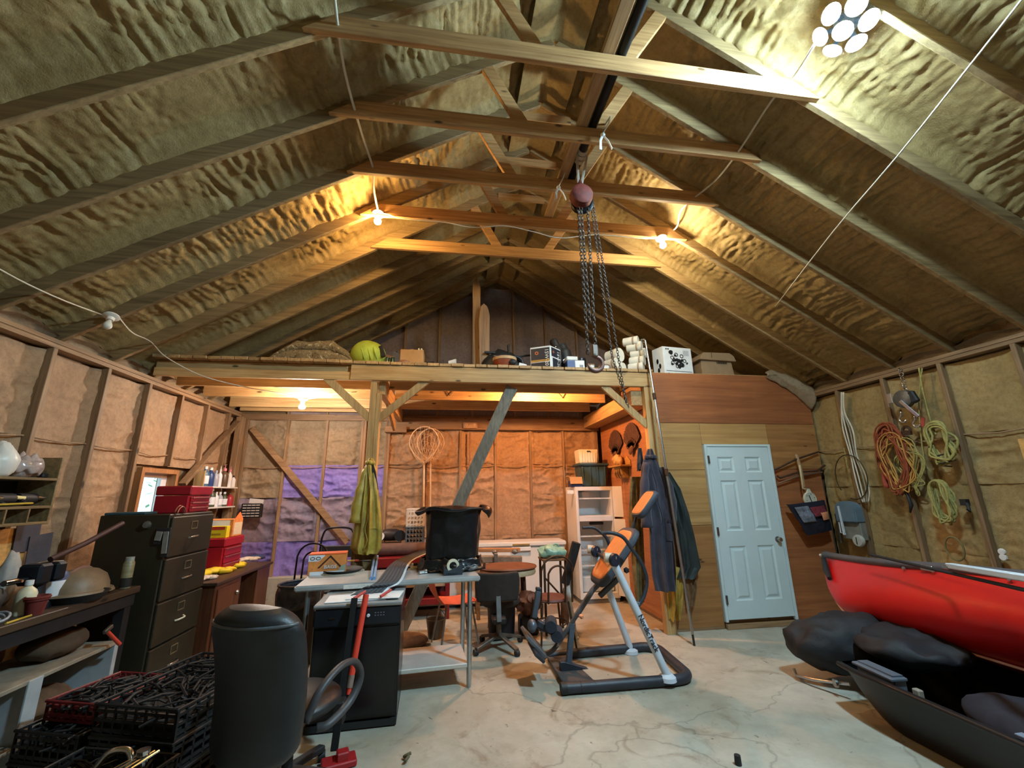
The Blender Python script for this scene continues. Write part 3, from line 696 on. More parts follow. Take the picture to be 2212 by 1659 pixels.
c1, c2 = wallpt(2038, 960, .06), wallpt(2042, 1085, .06)
loopband(c1, .1, .2, 8, ROPEY, 'upper_coil', t, .011, .03); loopband(c2, .09, .19, 9, ROPEY, 'lower_coil', t, .010, .02)
obj('hanging_strand', MB().tube(smooth_path([wallpt(1985, 795), wallpt(1995, 850), wallpt(2012, 915), c1+V((-.03, .02, .1))]), .009, 6), ROPEY, t, smooth=180)
obj('hanging_strand', MB().tube(smooth_path([wallpt(1992, 795), wallpt(1985, 880), wallpt(1996, 990), wallpt(2010, 1020)]), .007, 6), ROPEY, t, smooth=180)
obj('binding', MB().tube([c1+V((-.02+.05*math.cos(a), .07*math.sin(a), -.22+.012*a)) for a in [i*.5 for i in range(26)]], .007, 5), DARK, t, smooth=180)
# lever hoist
t = T('lever_hoist', 'shiny steel lever hoist with chain and hooks hung at the top of the right wall', 'hoist', wallpt(1955, 860))
p = wallpt(1955, 862, .1)
obj('body', MB().lathe(p+V((.03, 0, 0)), [(0, 0), (.085, 0), (.1, .02), (.095, .07), (.06, .09), (0, .09)], 18, axis=(-1, 0, 0)), mat('grey_casting', (104, 98, 92), .5, .6, .35, scale=20), t, smooth=40)
obj('cover', MB().box(p+V((-.02, -.1, .0)), (.05, .07, .13), rx=-.3), DARK, t, bevel=.012)
obj('plate', MB().box(p+V((-.06, .11, .03)), (.01, .05, .11)), ALU, t, bevel=.003)
obj('lever', MB().bar(p+V((-.07, .0, -.02)), wallpt(1985, 900, .14), .035, .018, up=(1, 0, 0)), CHROME, t, bevel=.004)
b = MB()
for k in range(6):
    q = wallpt(1945, 800, .08)+V((0, 0, -.045*k)); b.tube(arc(q, .022, 0, 2*PI, 12, (0, 1, 0) if k % 2 else (1, 0, 0), (0, 0, 1))[:-1], .007, 5, closed=True)
obj('chain', b, CHROME, t, smooth=180)
for px, py in ((1950, 905), (1980, 915)):
    q = wallpt(px, py, .1); obj('hook', MB().tube([q+V((0, 0, .1)), q+V((0, 0, .03))]+arc(q, .035, PI/2, -PI*.9, 10, (0, 1, 0)), [.012]*12+[.006], 7), CHROME, t, smooth=180)
obj('red_tag', MB().box(wallpt(1993, 912, .09), (.012, .04, .1), rx=.3), mat('red_tag', (170, 70, 50), .6), t, bevel=.003)
t = obj('rusty_shackle', MB().tube(arc(wallpt(1958, 930, .05), .04, -.4, PI+.4, 12, (0, 1, 0)), .014, 7).box(wallpt(1960, 935, .05), (.03, .08, .05)), RUST, smooth=40); tag(t, 'rusty shackle hung below the lever hoist, beside the orange netting', 'shackle')
# service cables, box, conduit, wire hoop
t = T('service_cables', 'bunch of white and grey cables stapled down the wall stud to the grey electric box', 'cable', wallpt(1850, 1000))
for k, (dx, m) in enumerate(((0, WIREW), (9, mat('grey_cable', (150, 146, 130), .6)), (-7, WIREW), (16, WIREW))):
    pts = [wallpt(1819+dx*.2, 847), wallpt(1820+dx*.3, 890), wallpt(1828+dx*.9, 930), wallpt(1842+dx*.6, 985), wallpt(1852+dx, 1020), wallpt(1862+dx, 1060), wallpt(1868+dx*.5, 1085)]
    obj('strand', MB().tube(smooth_path(pts), .009, 6), m, t, smooth=180)
hp = wallpt(1838, 1030, .05); 
t = obj('wire_hoop', MB().tube([hp+V((0, .21*math.cos(a), .27*math.sin(a))) for a in [i*2*PI/40-PI*.2 for i in range(37)]], .006, 6), mat('dark_wire', (70, 60, 40), .5, .5), smooth=180); tag(t, 'large thin wire hoop hung around the cables on the right wall', 'hoop')
t = obj('pale_cord', MB().tube(smooth_path([wallpt(1823, 968), wallpt(1827, 985), wallpt(1829, 1003), wallpt(1832, 1012)]), [.007]*18+[.013], 6), ROPEY, smooth=180); tag(t, 'short pale cord with a knotted end hung inside the wire hoop', 'cord')
t = T('electric_box', 'grey blue arched electric box with a dial below it, on the right wall', 'electric box', wallpt(1850, 1150))
EB = mat('blue_grey_box', (98, 118, 132), .5, var=.12)
p = wallpt(1852, 1140, .0); hw = .14; zt_ = wallpt(1852, 1083, .1).z; zb_ = wallpt(1860, 1130, .1).z; yc = p.y
poly = [(XR-.01, yc-hw, zb_), (XR-.01, yc-hw, zt_-.1)]+[(XR-.01, yc-hw*math.cos(a), zt_-.1+.1*math.sin(a)) for a in [i*PI/10 for i in range(1, 10)]]+[(XR-.01, yc+hw, zt_-.1), (XR-.01, yc+hw, zb_)]
obj('hood', MB().prism(poly, (-.13, 0, 0)), EB, t, bevel=.012, seg=2)
obj('back_plate', MB().aabb((XR-.09, yc-hw+.01, zb_-.2), (XR-.01, yc+hw-.01, zb_)), mat('grey_plate', (130, 128, 118), .6), t, bevel=.006)
obj('strap', MB().bar((XR-.146, yc+.06, zt_-.06), (XR-.15, yc+.05, zb_-.15), .012, .03, up=(1, 0, 0)), mat('white_strap', (214, 216, 220), .5), t, bevel=.002)
obj('clip', MB().tube([(XR-.12, yc+.12, zb_), (XR-.12, yc+.125, zb_-.13), (XR-.12, yc+.06, zb_-.14)], .008, 6), mat('white_strap', (214, 216, 220), .5), t)
dp = wallpt(1858, 1168, .12); obj('dial', MB().lathe(dp, [(0, 0), (.066, 0), (.07, .02), (.06, .04), (0, .045)], 20, axis=(-1, 0, 0)), mat('dial_face', (186, 184, 172), .5), t, smooth=40)
obj('needle', MB().bar(dp+V((-.05, 0, -.04)), dp+V((-.05, 0, .04)), .008, .004, up=(1, 0, 0)), DARK, t)
t = obj('grey_conduit', MB().tube([wallpt(1806, 1110), wallpt(1812, 1140), wallpt(1818, 1172)], .018, 8), mat('galvanised', (120, 124, 118), .45, .7, .2), smooth=60); tag(t, 'short grey conduit pipe standing against the wall beside the plywood corner', 'pipe')
t = obj('wall_switch', MB().lathe(wallpt(2165, 1192, .03), [(0, 0), (.03, 0), (.026, .012), (0, .014)], 14, axis=(-1, 0, 0)).lathe(wallpt(2168, 1204, .03), [(0, 0), (.03, 0), (.026, .012), (0, .014)], 14, axis=(-1, 0, 0)), mat('white_switch', (224, 224, 220), .4), smooth=40); tag(t, 'pair of round white buttons screwed to the tan board on the right wall', 'switch')
t = obj('black_hook', MB().tube([wallpt(2080, 1080, .02), wallpt(2090, 1090, .06), wallpt(2095, 1105, .08), wallpt(2088, 1100, .1)], [.012, .016, .012, .008], 7).box(wallpt(2084, 1085, .04), (.05, .05, .06)), DARK, smooth=50); tag(t, 'black iron hook screwed to the wall stud right of the yellow rope', 'hook')
t = obj('yellow_rope_loop', MB().tube([wallpt(2062, 1185, .02)+V((0, .08*math.cos(a), .11*math.sin(a))) for a in [i*2*PI/24 for i in range(24)]], .009, 6, closed=True), mat('dusty_rope', (120, 108, 66), .85), smooth=180); tag(t, 'single dusty rope loop hanging low on the wall under the yellow coil', 'rope')
# ---- on the plywood front: grapnel, scale, carrier bag, coats, pole
def pp(px, py, off=.03): return at(px, py, Y=YP-off)
t = T('grapnel_anchor', 'rusty folding anchor with crossed iron bars hung beside the white door', 'anchor', pp(1725, 1010))
obj('bar', MB().tube([pp(1674, 1015, .05), pp(1720, 992, .08), pp(1768, 976, .05)], .012, 7), RUST, t, smooth=60)
obj('bar', MB().tube([pp(1679, 1028, .05), pp(1685, 1033, .05), pp(1725, 1020, .1), pp(1765, 1017, .06), pp(1782, 1005, .05)], .012, 7), RUST, t, smooth=60)
obj('bar', MB().tube([pp(1680, 1045, .05), pp(1728, 1027, .07), pp(1776, 1020, .04)], .011, 7), mat('bright_rust', (150, 116, 92), .6, .5), t, smooth=60)
obj('shank', MB().tube([pp(1720, 982, .07), pp(1727, 1005, .09), pp(1735, 1035, .09), pp(1738, 1052, .08)], [.02, .024, .012, .008], 8), mat('tan_shank', (176, 140, 104), .6), t, smooth=60)
t = T('hanging_scale', 'round cream dial scale hung from a strap below the anchor', 'scale', pp(1746, 1075))
p = pp(1747, 1078, .12)
obj('body', MB().lathe(p, [(0, 0), (.085, 0), (.092, .015), (.085, .035), (.08, .035), (.078, .03), (0, .03)], 24, axis=(0, -1, 0)), mat('cream_dial', (206, 200, 178), .5, var=.1), t, smooth=40)
obj('top_lug', MB().prism([p+V((-.04, -.01, .075)), p+V((.04, -.01, .075)), p+V((.015, -.01, .13)), p+V((-.015, -.01, .13))], (0, -.02, 0)), mat('cream_dial', (206, 200, 178), .5), t, bevel=.004)
obj('needle', MB().bar(p+V((-.02, -.036, .05)), p+V((.01, -.036, -.05)), .008, .004, up=(0, 1, 0)), DARK, t)
for k in range(6):
    a = k*PI/3+.3; obj('tick', MB().box(p+V((.06*math.cos(a), -.034, .06*math.sin(a))), (.008, .004, .008)), DARK, t)
obj('strap', MB().tube([pp(1727, 1005, .12), pp(1731, 1030, .13), pp(1734, 1055, .13), p+V((0, -.02, .12))], .012, 6), mat('cream_strap', (206, 184, 140), .7), t, smooth=180)
obj('lower_hook', MB().tube([p+V((0, -.015, -.09))]+arc(p+V((0, -.015, -.14)), .03, PI/2, -PI, 8), .007, 6), ALU, t, smooth=180)
t = T('carrier_bag', 'dark blue carrier bag of small clear packets hanging under the dial scale', 'bag', pp(1752, 1120))
def bagp(u, v):
    tl, tr, bl, br = pp(1703, 1090, .16), pp(1781, 1080, .16), pp(1745, 1157, .16), pp(1798, 1145, .16)
    a = tl*(1-u)+tr*u; c_ = bl*(1-u)+br*u; q = a*(1-v)+c_*v
    return q+V((0, -.06*math.sin(u*PI)*math.sin(.25+v*2.6)+.012*noise.noise(V((u*6, v*6, 1))), 0))
obj('bag_body', MB().sheet(bagp, 18, 18, th=-.05), mat('navy_bag', (26, 30, 46), .5, var=.3), t, smooth=60)
obj('clear_packet', MB().sheet(lambda u, v: V(bagp(.06+.34*u, .1+.5*v))+V((0, -.02-.01*noise.noise(V((u*9, v*9, 4))), 0)), 12, 12, th=.004), mat('clear_packet', (116, 120, 132), .15, var=.5, scale=30), t, smooth=180)
obj('red_packet', MB().sheet(lambda u, v: V(bagp(.42+.46*u, .16+.3*v))+V((0, -.02-.01*noise.noise(V((u*9, v*9, 8))), 0)), 12, 10, th=.004), mat('red_packet', (126, 50, 60), .3, var=.6, scale=50), t, smooth=180)
obj('price_tag', MB().sheet(lambda u, v: V(bagp(.62+.26*u, .36+.24*v))+V((0, -.03, 0)), 4, 4, th=.003), mat('orange_tag', (230, 150, 104), .5, var=.3, scale=60), t)
def coat(name, label, m, top, pts, seed=0, fold=.03, cat='coat', sleeves=(), depth=.12, legs=False, collar=True):
    """a garment hung from one point: silhouette rows (left px, right px, y px, distance from the viewpoint)"""
    t = T(name, label, cat, top)
    rows = pts
    def fn(u, v):
        k = v*(len(rows)-1); i = min(int(k), len(rows)-2); f = k-i; r = [rows[i][j]*(1-f)+rows[i+1][j]*f for j in range(4)]
        a, c_ = at(r[0], r[2], Y=r[3]), at(r[1], r[2], Y=r[3]); wd = (c_-a).length
        ang = u*2*PI; q = (a+c_)/2; ex = (c_-a)/2; ca = math.cos(ang)
        g = 1-abs(math.sin(ca*4.2+seed+.9*noise.noise(V((seed, v*2.2, ca)))))          # creases fall straight down
        n = fold*(g-.4)*1.5*min(1, v*2.5+.2)+fold*1.0*noise.noise(V((ca*2.4+seed, math.sin(ang), v*4)))
        if legs and v > .45: n -= .07*math.exp(-((ca-.1)/.16)**2)*min(1, (v-.45)*4)
        hem = .03*noise.noise(V((ca*3, seed, 2)))*max(0, v-.8)*5
        return q+ex*ca*(1+.05*noise.noise(V((seed+ca, v*6, 3))))+V((0, -max(.012, depth*.5*(.35+.65*min(1, v*2))+n)*math.sin(ang) if math.sin(ang) > 0 else -depth*.3*math.sin(ang), hem))
    obj('body', MB().sheet(fn, 96, 60, closed_u=True), m, t, smooth=180)
    if collar: obj('collar', MB().tube([V(fn(.02+i/24*.46, .075)) + V((0, -.012, 0)) for i in range(25)], .016, 7, flat=1.6), m, t, smooth=180)
    if collar and len(rows) > 4:
        obj('placket', MB().tube([V(fn(.25+.02*math.sin(i), .1+.75*i/20))+V((0, -.006, 0)) for i in range(21)], .009, 6), m, t, smooth=180)
        obj('pocket', MB().sheet(lambda u, v: V(fn(.12+.09*u, .5+.13*v))+V((0, -.012, 0)), 6, 6, th=.006), m, t, smooth=60)
    for sl in sleeves:
        pp_ = smooth_path([at(*q[:2], Y=q[2]) for q in sl], 6); nn2 = len(pp_)
        obj('sleeve', MB().tube(pp_, [.03+.035*min(1, i/8)+.006*math.sin(i*1.7) for i in range(nn2)], 12), m, t, smooth=180)
    return t
NAVY = mat('navy_cotton', (54, 52, 66), .9, var=.3, scale=10, bump=.35, bscale=90, sheen=.2)
coat('coveralls', 'long navy coveralls hung on the post at the plywood corner', NAVY, at(1403, 975, Y=4.98), [(1399, 1408, 970, 5.02), (1385, 1425, 1010, 5.0), (1384, 1446, 1060, 4.98), (1400, 1452, 1120, 4.97), (1404, 1455, 1180, 4.96), (1408, 1460, 1240, 4.95), (1415, 1461, 1276, 4.95)], 1, fold=.045, legs=True, sleeves=[[(1428, 1010, 4.97), (1446, 1060, 4.93), (1450, 1130, 4.92)], [(1396, 1000, 4.97), (1392, 1060, 4.92), (1398, 1140, 4.9)]])
coat('rain_trousers', 'dark green rubber rain trousers hung behind the long pole', mat('green_rubber', (36, 46, 46), .55, var=.3), at(1440, 1030, Y=5.05), [(1438, 1446, 1020, 5.07), (1440, 1470, 1056, 5.05), (1452, 1488, 1110, 5.04), (1462, 1500, 1160, 5.04), (1470, 1514, 1225, 5.03), (1462, 1500, 1250, 5.03)], 3, depth=.08, legs=True, collar=False)
coat('yellow_waders', 'yellow oilskin legs showing under the navy coveralls', mat('ochre_oilskin', (168, 134, 52), .6, var=.35), at(1450, 1250, Y=5.04), [(1440, 1478, 1225, 5.07), (1440, 1476, 1280, 5.06), (1444, 1470, 1338, 5.06)], 5, depth=.08, collar=False)
coat('brown_chaps', 'brown canvas chaps hanging to the right of the long pole', mat('brown_canvas', (116, 84, 52), .9, var=.3), at(1490, 1240, Y=5.08), [(1478, 1502, 1232, 5.09), (1480, 1506, 1270, 5.08), (1484, 1500, 1310, 5.08)], 7, depth=.05, collar=False)
coat('dark_jacket', 'dark blue jacket hung on the fridge side of the right loft post', mat('dark_blue_cloth', (36, 42, 52), .9, var=.3), at(1384, 975, Y=5.1), [(1378, 1386, 968, 5.12), (1376, 1390, 1000, 5.12), (1376, 1392, 1016, 5.12)], 8, depth=.07, collar=False)
coat('olive_camouflage_bag', 'olive and brown cloth hanging down the side of the right loft post', mat('olive_cloth', (112, 96, 58), .9, var=.4, scale=16), at(1368, 1040, Y=5.3), [(1362, 1386, 1030, 5.3), (1358, 1388, 1120, 5.3), (1366, 1392, 1230, 5.3), (1374, 1390, 1300, 5.3)], 9, depth=.08, cat='cloth', collar=False)
t = T('telescopic_pole', 'long jointed aluminium pole leaning from the floor past the loft beam', 'pole', at(1500, 1395, Z=0))
a, c = at(1500, 1395, Z=0), at(1394, 736, Y=5.0)
dv = c-a
for k, (f0, f1, r) in enumerate(((.0, .035, .012), (.03, .52, .016), (.5, .79, .015), (.77, 1, .012))):
    obj('section', MB().tube([a+dv*f0, a+dv*f1], r, 10), ALU if k else DARK, t, smooth=60)
for f in (.51, .78): obj('collar', MB().tube([a+dv*(f-.012), a+dv*(f+.012)], .022, 10), RUST, t, smooth=60)
obj('top_hook', MB().tube([c, c+V((-.02, 0, .02)), c+V((-.06, 0, .01))], .012, 7), ALU, t, smooth=60)
# ================================================================== on the loft, and the hoist below the roof
ZD = 3.17
CARD = mat('cardboard', (186, 142, 92), .8, var=.12, scale=6)
WBOX = mat('white_box', (226, 228, 230), .6, var=.06)
NAVB = mat('navy_print', (34, 40, 54), .5, var=.1)
def boxthing(name, label, lo, hi, m, group=None, cat='box', rz=0):
    c = [(a+b)/2 for a, b in zip(lo, hi)]; t = T(name, label, cat, (c[0], c[1], lo[2]), group); return t
def L(px, py, Y): return at(px, py, Y=Y)
LY = {}
def ldeck(px, Y): p = at(px, 790, Y=Y); return p.x
# camouflage tent heap
CAMO = NT('camouflage'); v = CAMO.coord(); vo = CAMO.noise(v, 11, 5, .75, 2.0); CAMO.base(CAMO.ramp(vo, [(.38, lin(60, 48, 32)), (.46, lin(150, 126, 88)), (.54, lin(96, 82, 54)), (.62, lin(206, 184, 142))])); CAMO.b.inputs['Roughness'].default_value = .9; CAMO = CAMO.m
t = T('camouflage_tarp', 'heap of folded camouflage tarp and netting on the loft deck', 'tarp', (ldeck(685, 5.5), 5.5, ZD))
a, c = ldeck(600, 5.5), ldeck(772, 5.5); mid, hw = (a+c)/2, (c-a)/2
def tarp(p):
    k = .1*noise.noise(p*3)+.05*noise.noise(p*8); z = max(-.0, p.z*(1+k))
    return V((p.x*(1+.06*noise.noise(p*2)), p.y, z-(.08 if p.x < -.6*hw else 0)*z))
def heap(u, v):
    x = mid+hw*(-1+2*u); e = min(1, math.sin(u*PI)**.55*1.15); fold = .5+.5*math.sin(u*9+1)
    prof = [(0, 0, 0), (.12, -.01, .1), (.3, .03, .15), (.4, .12, .15), (.46, .05+.03*fold, .19), (.52, .04+.03*fold, .23), (.62, .12, .29), (.8, .3, .31), (1, .55, .1)]
    for p0, p1 in zip(prof, prof[1:]):
        if v <= p1[0]: f_ = (v-p0[0])/(p1[0]-p0[0]); y, z = p0[1]+(p1[1]-p0[1])*f_, p0[2]+(p1[2]-p0[2])*f_; break
    n = noise.noise(V((u*7, v*6, 1)))
    return (x+.03*n, 5.14+y+.02*noise.noise(V((u*9, v*5, 4))), ZD+.004+z*e*(1+.12*noise.noise(V((u*4, v*2, 8))))+.02*n*e*min(1, v*4))
obj('folds', MB().sheet(heap, 60, 44), CAMO, t, smooth=180)
obj('dark_hem', MB().tube([V(heap(i/24, .80))+V((0, -.01, .008)) for i in range(3, 20)], .012, 6), DARK, t, smooth=180)
for px, m, lab in ((545, mat('white_tub', (222, 218, 206), .5), 'small white tub under the rafter, left of the camouflage tarp'), (562, mat('white_tub', (222, 218, 206), .5), 'low white cup beside the small white tub, left of the tarp')):
    x = ldeck(px, 5.4); t = obj('plastic_tub', MB().lathe((x, 5.4, ZD), [(0, 0), (.035, 0), (.042, .06 if px < 550 else .04), (.046, .075 if px < 550 else .05), (.0, .08 if px < 550 else .05)], 14), m, smooth=40); tag(t, lab, 'tub')
t = obj('grey_tarp_roll', MB().blob((ldeck(490, 5.3), 5.35, ZD+.02), 1, (.28, .14, .07), 3, fn=lambda p: V((p.x, p.y, abs(p.z)))), mat('grey_tarp', (122, 120, 104), .8), smooth=180); tag(t, 'low grey tarp roll at the far end of the loft, under the rafters', 'tarp')
t = obj('dark_bundle', MB().blob((ldeck(585, 5.7), 5.7, ZD+.03), 1, (.16, .16, .1), 3, amp=.25), DARK, smooth=180); tag(t, 'small dark bundle behind the end of the camouflage tarp', 'bundle')
# lime pack
LIME = mat('lime_nylon', (176, 196, 74), .7, var=.2, scale=10, bump=.25)
x = ldeck(797, 5.4); t = T('lime_backpack', 'bright lime green backpack lying beside the camouflage tarp', 'backpack', (x, 5.4, ZD))
obj('body', MB().blob((x, 5.3, ZD+.15), 1, (.215, .17, .19), 4, fn=lambda p: V((p.x+.05*p.z, p.y, max(-.15, p.z*(1+.12*noise.noise(p*6))))), rz=.1), LIME, t, smooth=180)
for dx in (-.05, .03, .1): obj('strap', MB().tube([(x+dx-.04, 5.2, ZD+.27), (x+dx, 5.135, ZD+.17), (x+dx+.04, 5.14, ZD+.05)], .009, 6), LIME, t, smooth=180)
obj('side_panel', MB().bar((x+.15, 5.21, ZD+.25), (x+.21, 5.2, ZD+.1), .03, .06), DARK, t, bevel=.01)
t = obj('brown_board', MB().box((ldeck(828, 5.9), 5.95, ZD+.19), (.16, .03, .38), ry=.25), mat('tan_board', (150, 108, 70), .8), bevel=.003); tag(t, 'small brown board leaning behind the lime backpack', 'board')
t = obj('leaning_sheet', MB().box((ldeck(852, 6.0), 6.08, ZD+.22), (.3, .02, .44), ry=.5), mat('grey_board', (104, 94, 88), .8), bevel=.003); tag(t, 'grey sheet leaning behind the dark glass bottles on the loft', 'board')
t = obj('black_rod', MB().tube([(ldeck(855, 6.2), 6.15, ZD+.5), (ldeck(884, 6.2), 6.1, ZD+.1)], .012, 6), DARK); tag(t, 'black rod sloping behind the plain cardboard box', 'rod')
GREENG = mat('green_glass', (44, 74, 64), .15, var=.2)
for k, px in enumerate((823, 829, 836, 841, 848)):
    x = ldeck(px, 5.3); h = .09 if k == 1 else .13
    t = obj('glass_jar', MB().lathe((x, 5.3+.04*(k % 2), ZD), [(0, 0), (.026, 0), (.028, h*.62), (.02, h*.75), (.02, h*.95), (.023, h*.95), (.023, h), (0, h)], 12), WBOX if k == 1 else GREENG, smooth=40)
    tag(t, ('green glass jar touching the lime backpack', 'white jar standing among the green glass jars on the loft', 'green glass jar just right of the white jar', 'green glass jar between two others, right of the white jar', 'green glass jar closest to the cardboard box')[k], 'jar', None if k == 1 else 'green jars on the loft')
# cardboard box
def carton(name, label, x0, x1, y0, d, h, m, z=ZD, group=None, lip=True, flaps=False):
    t = T(name, label, 'box', ((x0+x1)/2, y0+d/2, z), group)
    obj('carton', MB().aabb((x0, y0, z), (x1, y0+d, z+h)), m, t, bevel=.004)
    return t
x0, x1 = ldeck(863, 5.25), ldeck(914, 5.25); h = L(890, 755, 5.25).z-ZD
t = carton('cardboard_box', 'plain brown cardboard box in the middle of the loft edge', x0, x1, 5.25, .26, h, CARD)
obj('tape', MB().aabb(((x0+x1)/2-.02, 5.248, ZD+h-.05), ((x0+x1)/2+.02, 5.52, ZD+h+.002)), mat('packing_tape', (170, 130, 84), .3), t)
t = obj('brown_pouch', MB().blob((ldeck(873, 5.2), 5.18, ZD+.03), 1, (.075, .04, .035), 3, amp=.2), mat('brown_pouch', (150, 108, 82), .7), smooth=180); tag(t, 'small brown pouch lying in front of the plain cardboard box', 'pouch')
for k, px in enumerate((903, 909)):
    t = obj('small_bottle', MB().lathe((ldeck(px, 5.33), 5.33, ZD+h+.001), [(0, 0), (.014, 0), (.014, .03), (.009, .036), (.009, .046), (0, .046)], 10), mat('cream_plastic', (220, 210, 176), .4), smooth=40); tag(t, ('tiny cream bottle on the cardboard box, further from its edge', 'tiny cream bottle on the cardboard box, nearest its corner')[k], 'bottle', 'bottles on the cardboard box')
t = obj('dark_cloth', MB().blob((ldeck(932, 5.6), 5.6, ZD+.05), 1, (.14, .12, .12), 3, amp=.3), mat('dark_cloth', (44, 36, 36), .9), smooth=180); tag(t, 'dark crumpled cloth right of the plain cardboard box', 'cloth')
CLR = NT('clear_glass'); CLR.b.inputs['Transmission Weight'].default_value = 1; CLR.b.inputs['Roughness'].default_value = .05; CLR.b.inputs['Base Color'].default_value = (.85, .9, .92, 1); CLR = CLR.m
x = ldeck(952, 5.2); t = obj('glass_tumbler', MB().lathe((x, 5.2, ZD), [(0, 0), (.03, 0), (.034, .085), (.03, .085), (.027, .008), (0, .008)], 14), CLR, smooth=40); tag(t, 'clear glass tumbler standing on the loft edge by the white cup', 'glass')
x = ldeck(978, 5.2); t = T('white_cup', 'white cup tipped over on the loft edge', 'cup', (x, 5.2, ZD))
obj('cup_body', MB().lathe((x-.05, 5.2, ZD+.045), [(0, 0), (.032, 0), (.045, .09), (.041, .09), (.03, .01), (0, .01)], 16, axis=(1, -.2, .12)), WBOX, t, smooth=40)
obj('rim', MB().tube([(x+.04+.0*a, 5.185+.043*math.cos(a), ZD+.056+.043*math.sin(a)) for a in [i*PI/8 for i in range(16)]], .003, 5, closed=True), WBOX, t)
x = ldeck(1016, 5.2); t = obj('yellow_jar_cover', MB().lathe((x, 5.2, ZD), [(0, 0), (.04, 0), (.04, .02), (.025, .035), (0, .038)], 16), mat('yellow_lid', (206, 172, 60), .5), smooth=40); tag(t, 'small yellow lid lying at the foot of the tall board', 'lid')
t = obj('black_case', MB().box((ldeck(1024, 5.3), 5.34, ZD+.03), (.13, .06, .06)), DARK, bevel=.015); tag(t, 'small black case behind the yellow lid', 'case')
# tall boards standing on the loft
t = obj('tall_post_board', MB().prism([(ldeck(1022, 5.6), 5.6, ZD), (ldeck(1036, 5.6), 5.6, ZD), (L(1038, 620, 5.6).x, 5.6, L(1038, 620, 5.6).z), (L(1030, 596, 5.6).x, 5.6, L(1030, 596, 5.6).z), (L(1021, 612, 5.6).x, 5.6, L(1021, 612, 5.6).z)], (0, .04, 0)), W_STUD, bevel=.004); tag(t, 'tall narrow brown board standing upright on the loft', 'board')
pts = [(1036, 790), (1057, 790), (1058, 680), (1053, 662), (1045, 655), (1038, 662), (1034, 690)]
t = obj('arched_board', MB().prism([(L(a, c_, 5.5).x, 5.5, max(ZD, L(a, c_, 5.5).z)) for a, c_ in pts], (0, .03, 0)), W_STUD, bevel=.004); tag(t, 'brown board with a rounded top standing on the loft beside the taller one', 'board')
# terracotta pots, tools, dark gear behind
TERRA = mat('terracotta', (150, 76, 48), .75, var=.2, scale=14)
x = ldeck(1088, 5.3); t = T('terracotta_bowl', 'terracotta bowl with a pale rim filled with slats on the loft edge', 'bowl', (x, 5.2, ZD))
obj('bowl', MB().lathe((x, 5.2, ZD), [(0, 0), (.1, 0), (.145, .075), (.15, .1), (.135, .1), (.09, .015), (0, .015)], 24), TERRA, t, smooth=40)
obj('pale_rim', MB().lathe((x, 5.2, ZD+.09), [(.152, 0), (.158, .005), (.158, .04), (.14, .045), (.14, .0)], 24), mat('pale_terracotta', (196, 158, 116), .7), t, smooth=40)
for k in range(4): obj('slat', MB().bar((x-.15+.03*k, 5.14+.04*k, ZD+.145+.012*k), (x+.13-.01*k, 5.2+.02*k, ZD+.14), .02, .008), mat('grey_slat', (150, 140, 124), .7), t, bevel=.002)
obj('dark_knob', MB().blob((x+.09, 5.07, ZD+.05), .05, (1, .5, .8), 2), DARK, t, smooth=180)
x = ldeck(1082, 5.5); t = T('dark_gear_pile', 'dark heap of black straps and tool handles behind the terracotta bowl', 'gear', (x, 5.5, ZD))
obj('mass', MB().blob((x+.02, 5.5, ZD+.08), 1, (.3, .16, .26), 3, fn=lambda p: V((p.x, p.y, max(-.08, p.z*(1+.3*noise.noise(p*8)))))), DARK, t, smooth=60)
obj('bar', MB().box((x-.1, 5.46, ZD+.3), (.26, .03, .035)), DARK, t, bevel=.008)
obj('upright', MB().bar((x+.12, 5.45, ZD+.02), (x+.1, 5.45, ZD+.42), .06, .03), DARK, t, bevel=.008)
obj('handle', MB().tube([(x+.1, 5.42, ZD+.2), (x+.32, 5.4, ZD+.25), (x+.5, 5.4, ZD+.27)], .014, 7), DARK, t, smooth=60)
obj('hook', MB().tube(arc((x+.18, 5.36, ZD+.12), .1, -.2, 2.4, 10, (1, 0, 0)), .02, 7), mat('blue_black', (30, 36, 48), .5), t, smooth=60)
t = obj('white_card', MB().box((ldeck(1128, 5.2), 5.16, ZD+.035), (.1, .006, .07), rx=-.5, ry=.25), WBOX); tag(t, 'small white card propped between the bowl and the motor oil box', 'card')
# motor oil carton, printed 15W-20
ca, cb = at(1148, 792, Y=5.2), at(1190, 797, Y=5.13); cc_ = at(1212, 795, Y=5.3)
hh = at(1190, 746, Y=5.13).z-ZD
A, B, C = V((ca.x, 5.26, ZD)), V((cb.x, 5.13, ZD)), V((cc_.x, 5.3, ZD)); D = A+C-B
t = T('motor_oil_box', 'black and white motor oil carton printed with its grade on the loft edge', 'box', (B+D)/2)
up = V((0, 0, hh))
obj('carton', MB().hexa([A, B, C, D, A+up, B+up, C+up, D+up]), WBOX, t, bevel=.003)
def face_quad(P, Q, u0, u1, v0, v1, m, nm, off=.0015, th=.002):
    ex = Q-P; n = V((ex.y, -ex.x, 0)).normalized()*off
    if n.y > 0: n = -n
    pts = [P+ex*u0+up*v0+n, P+ex*u1+up*v0+n, P+ex*u1+up*v1+n, P+ex*u0+up*v1+n]
    return obj(nm, MB().prism(pts, n.normalized()*th), m, t)
ORL = mat('gold_print', (190, 140, 60), .5)
face_quad(A, B, .04, .97, .02, .3, NAVB, 'print'); face_quad(A, B, .04, .97, .42, .93, NAVB, 'print'); face_quad(A, B, .04, .97, .33, .42, ORL, 'print')
face_quad(B, C, .2, .95, .04, .5, NAVB, 'print'); face_quad(B, C, .1, .95, .56, .95, NAVB, 'print')
ORM = mat('orange_emblem', (214, 110, 60), .5)
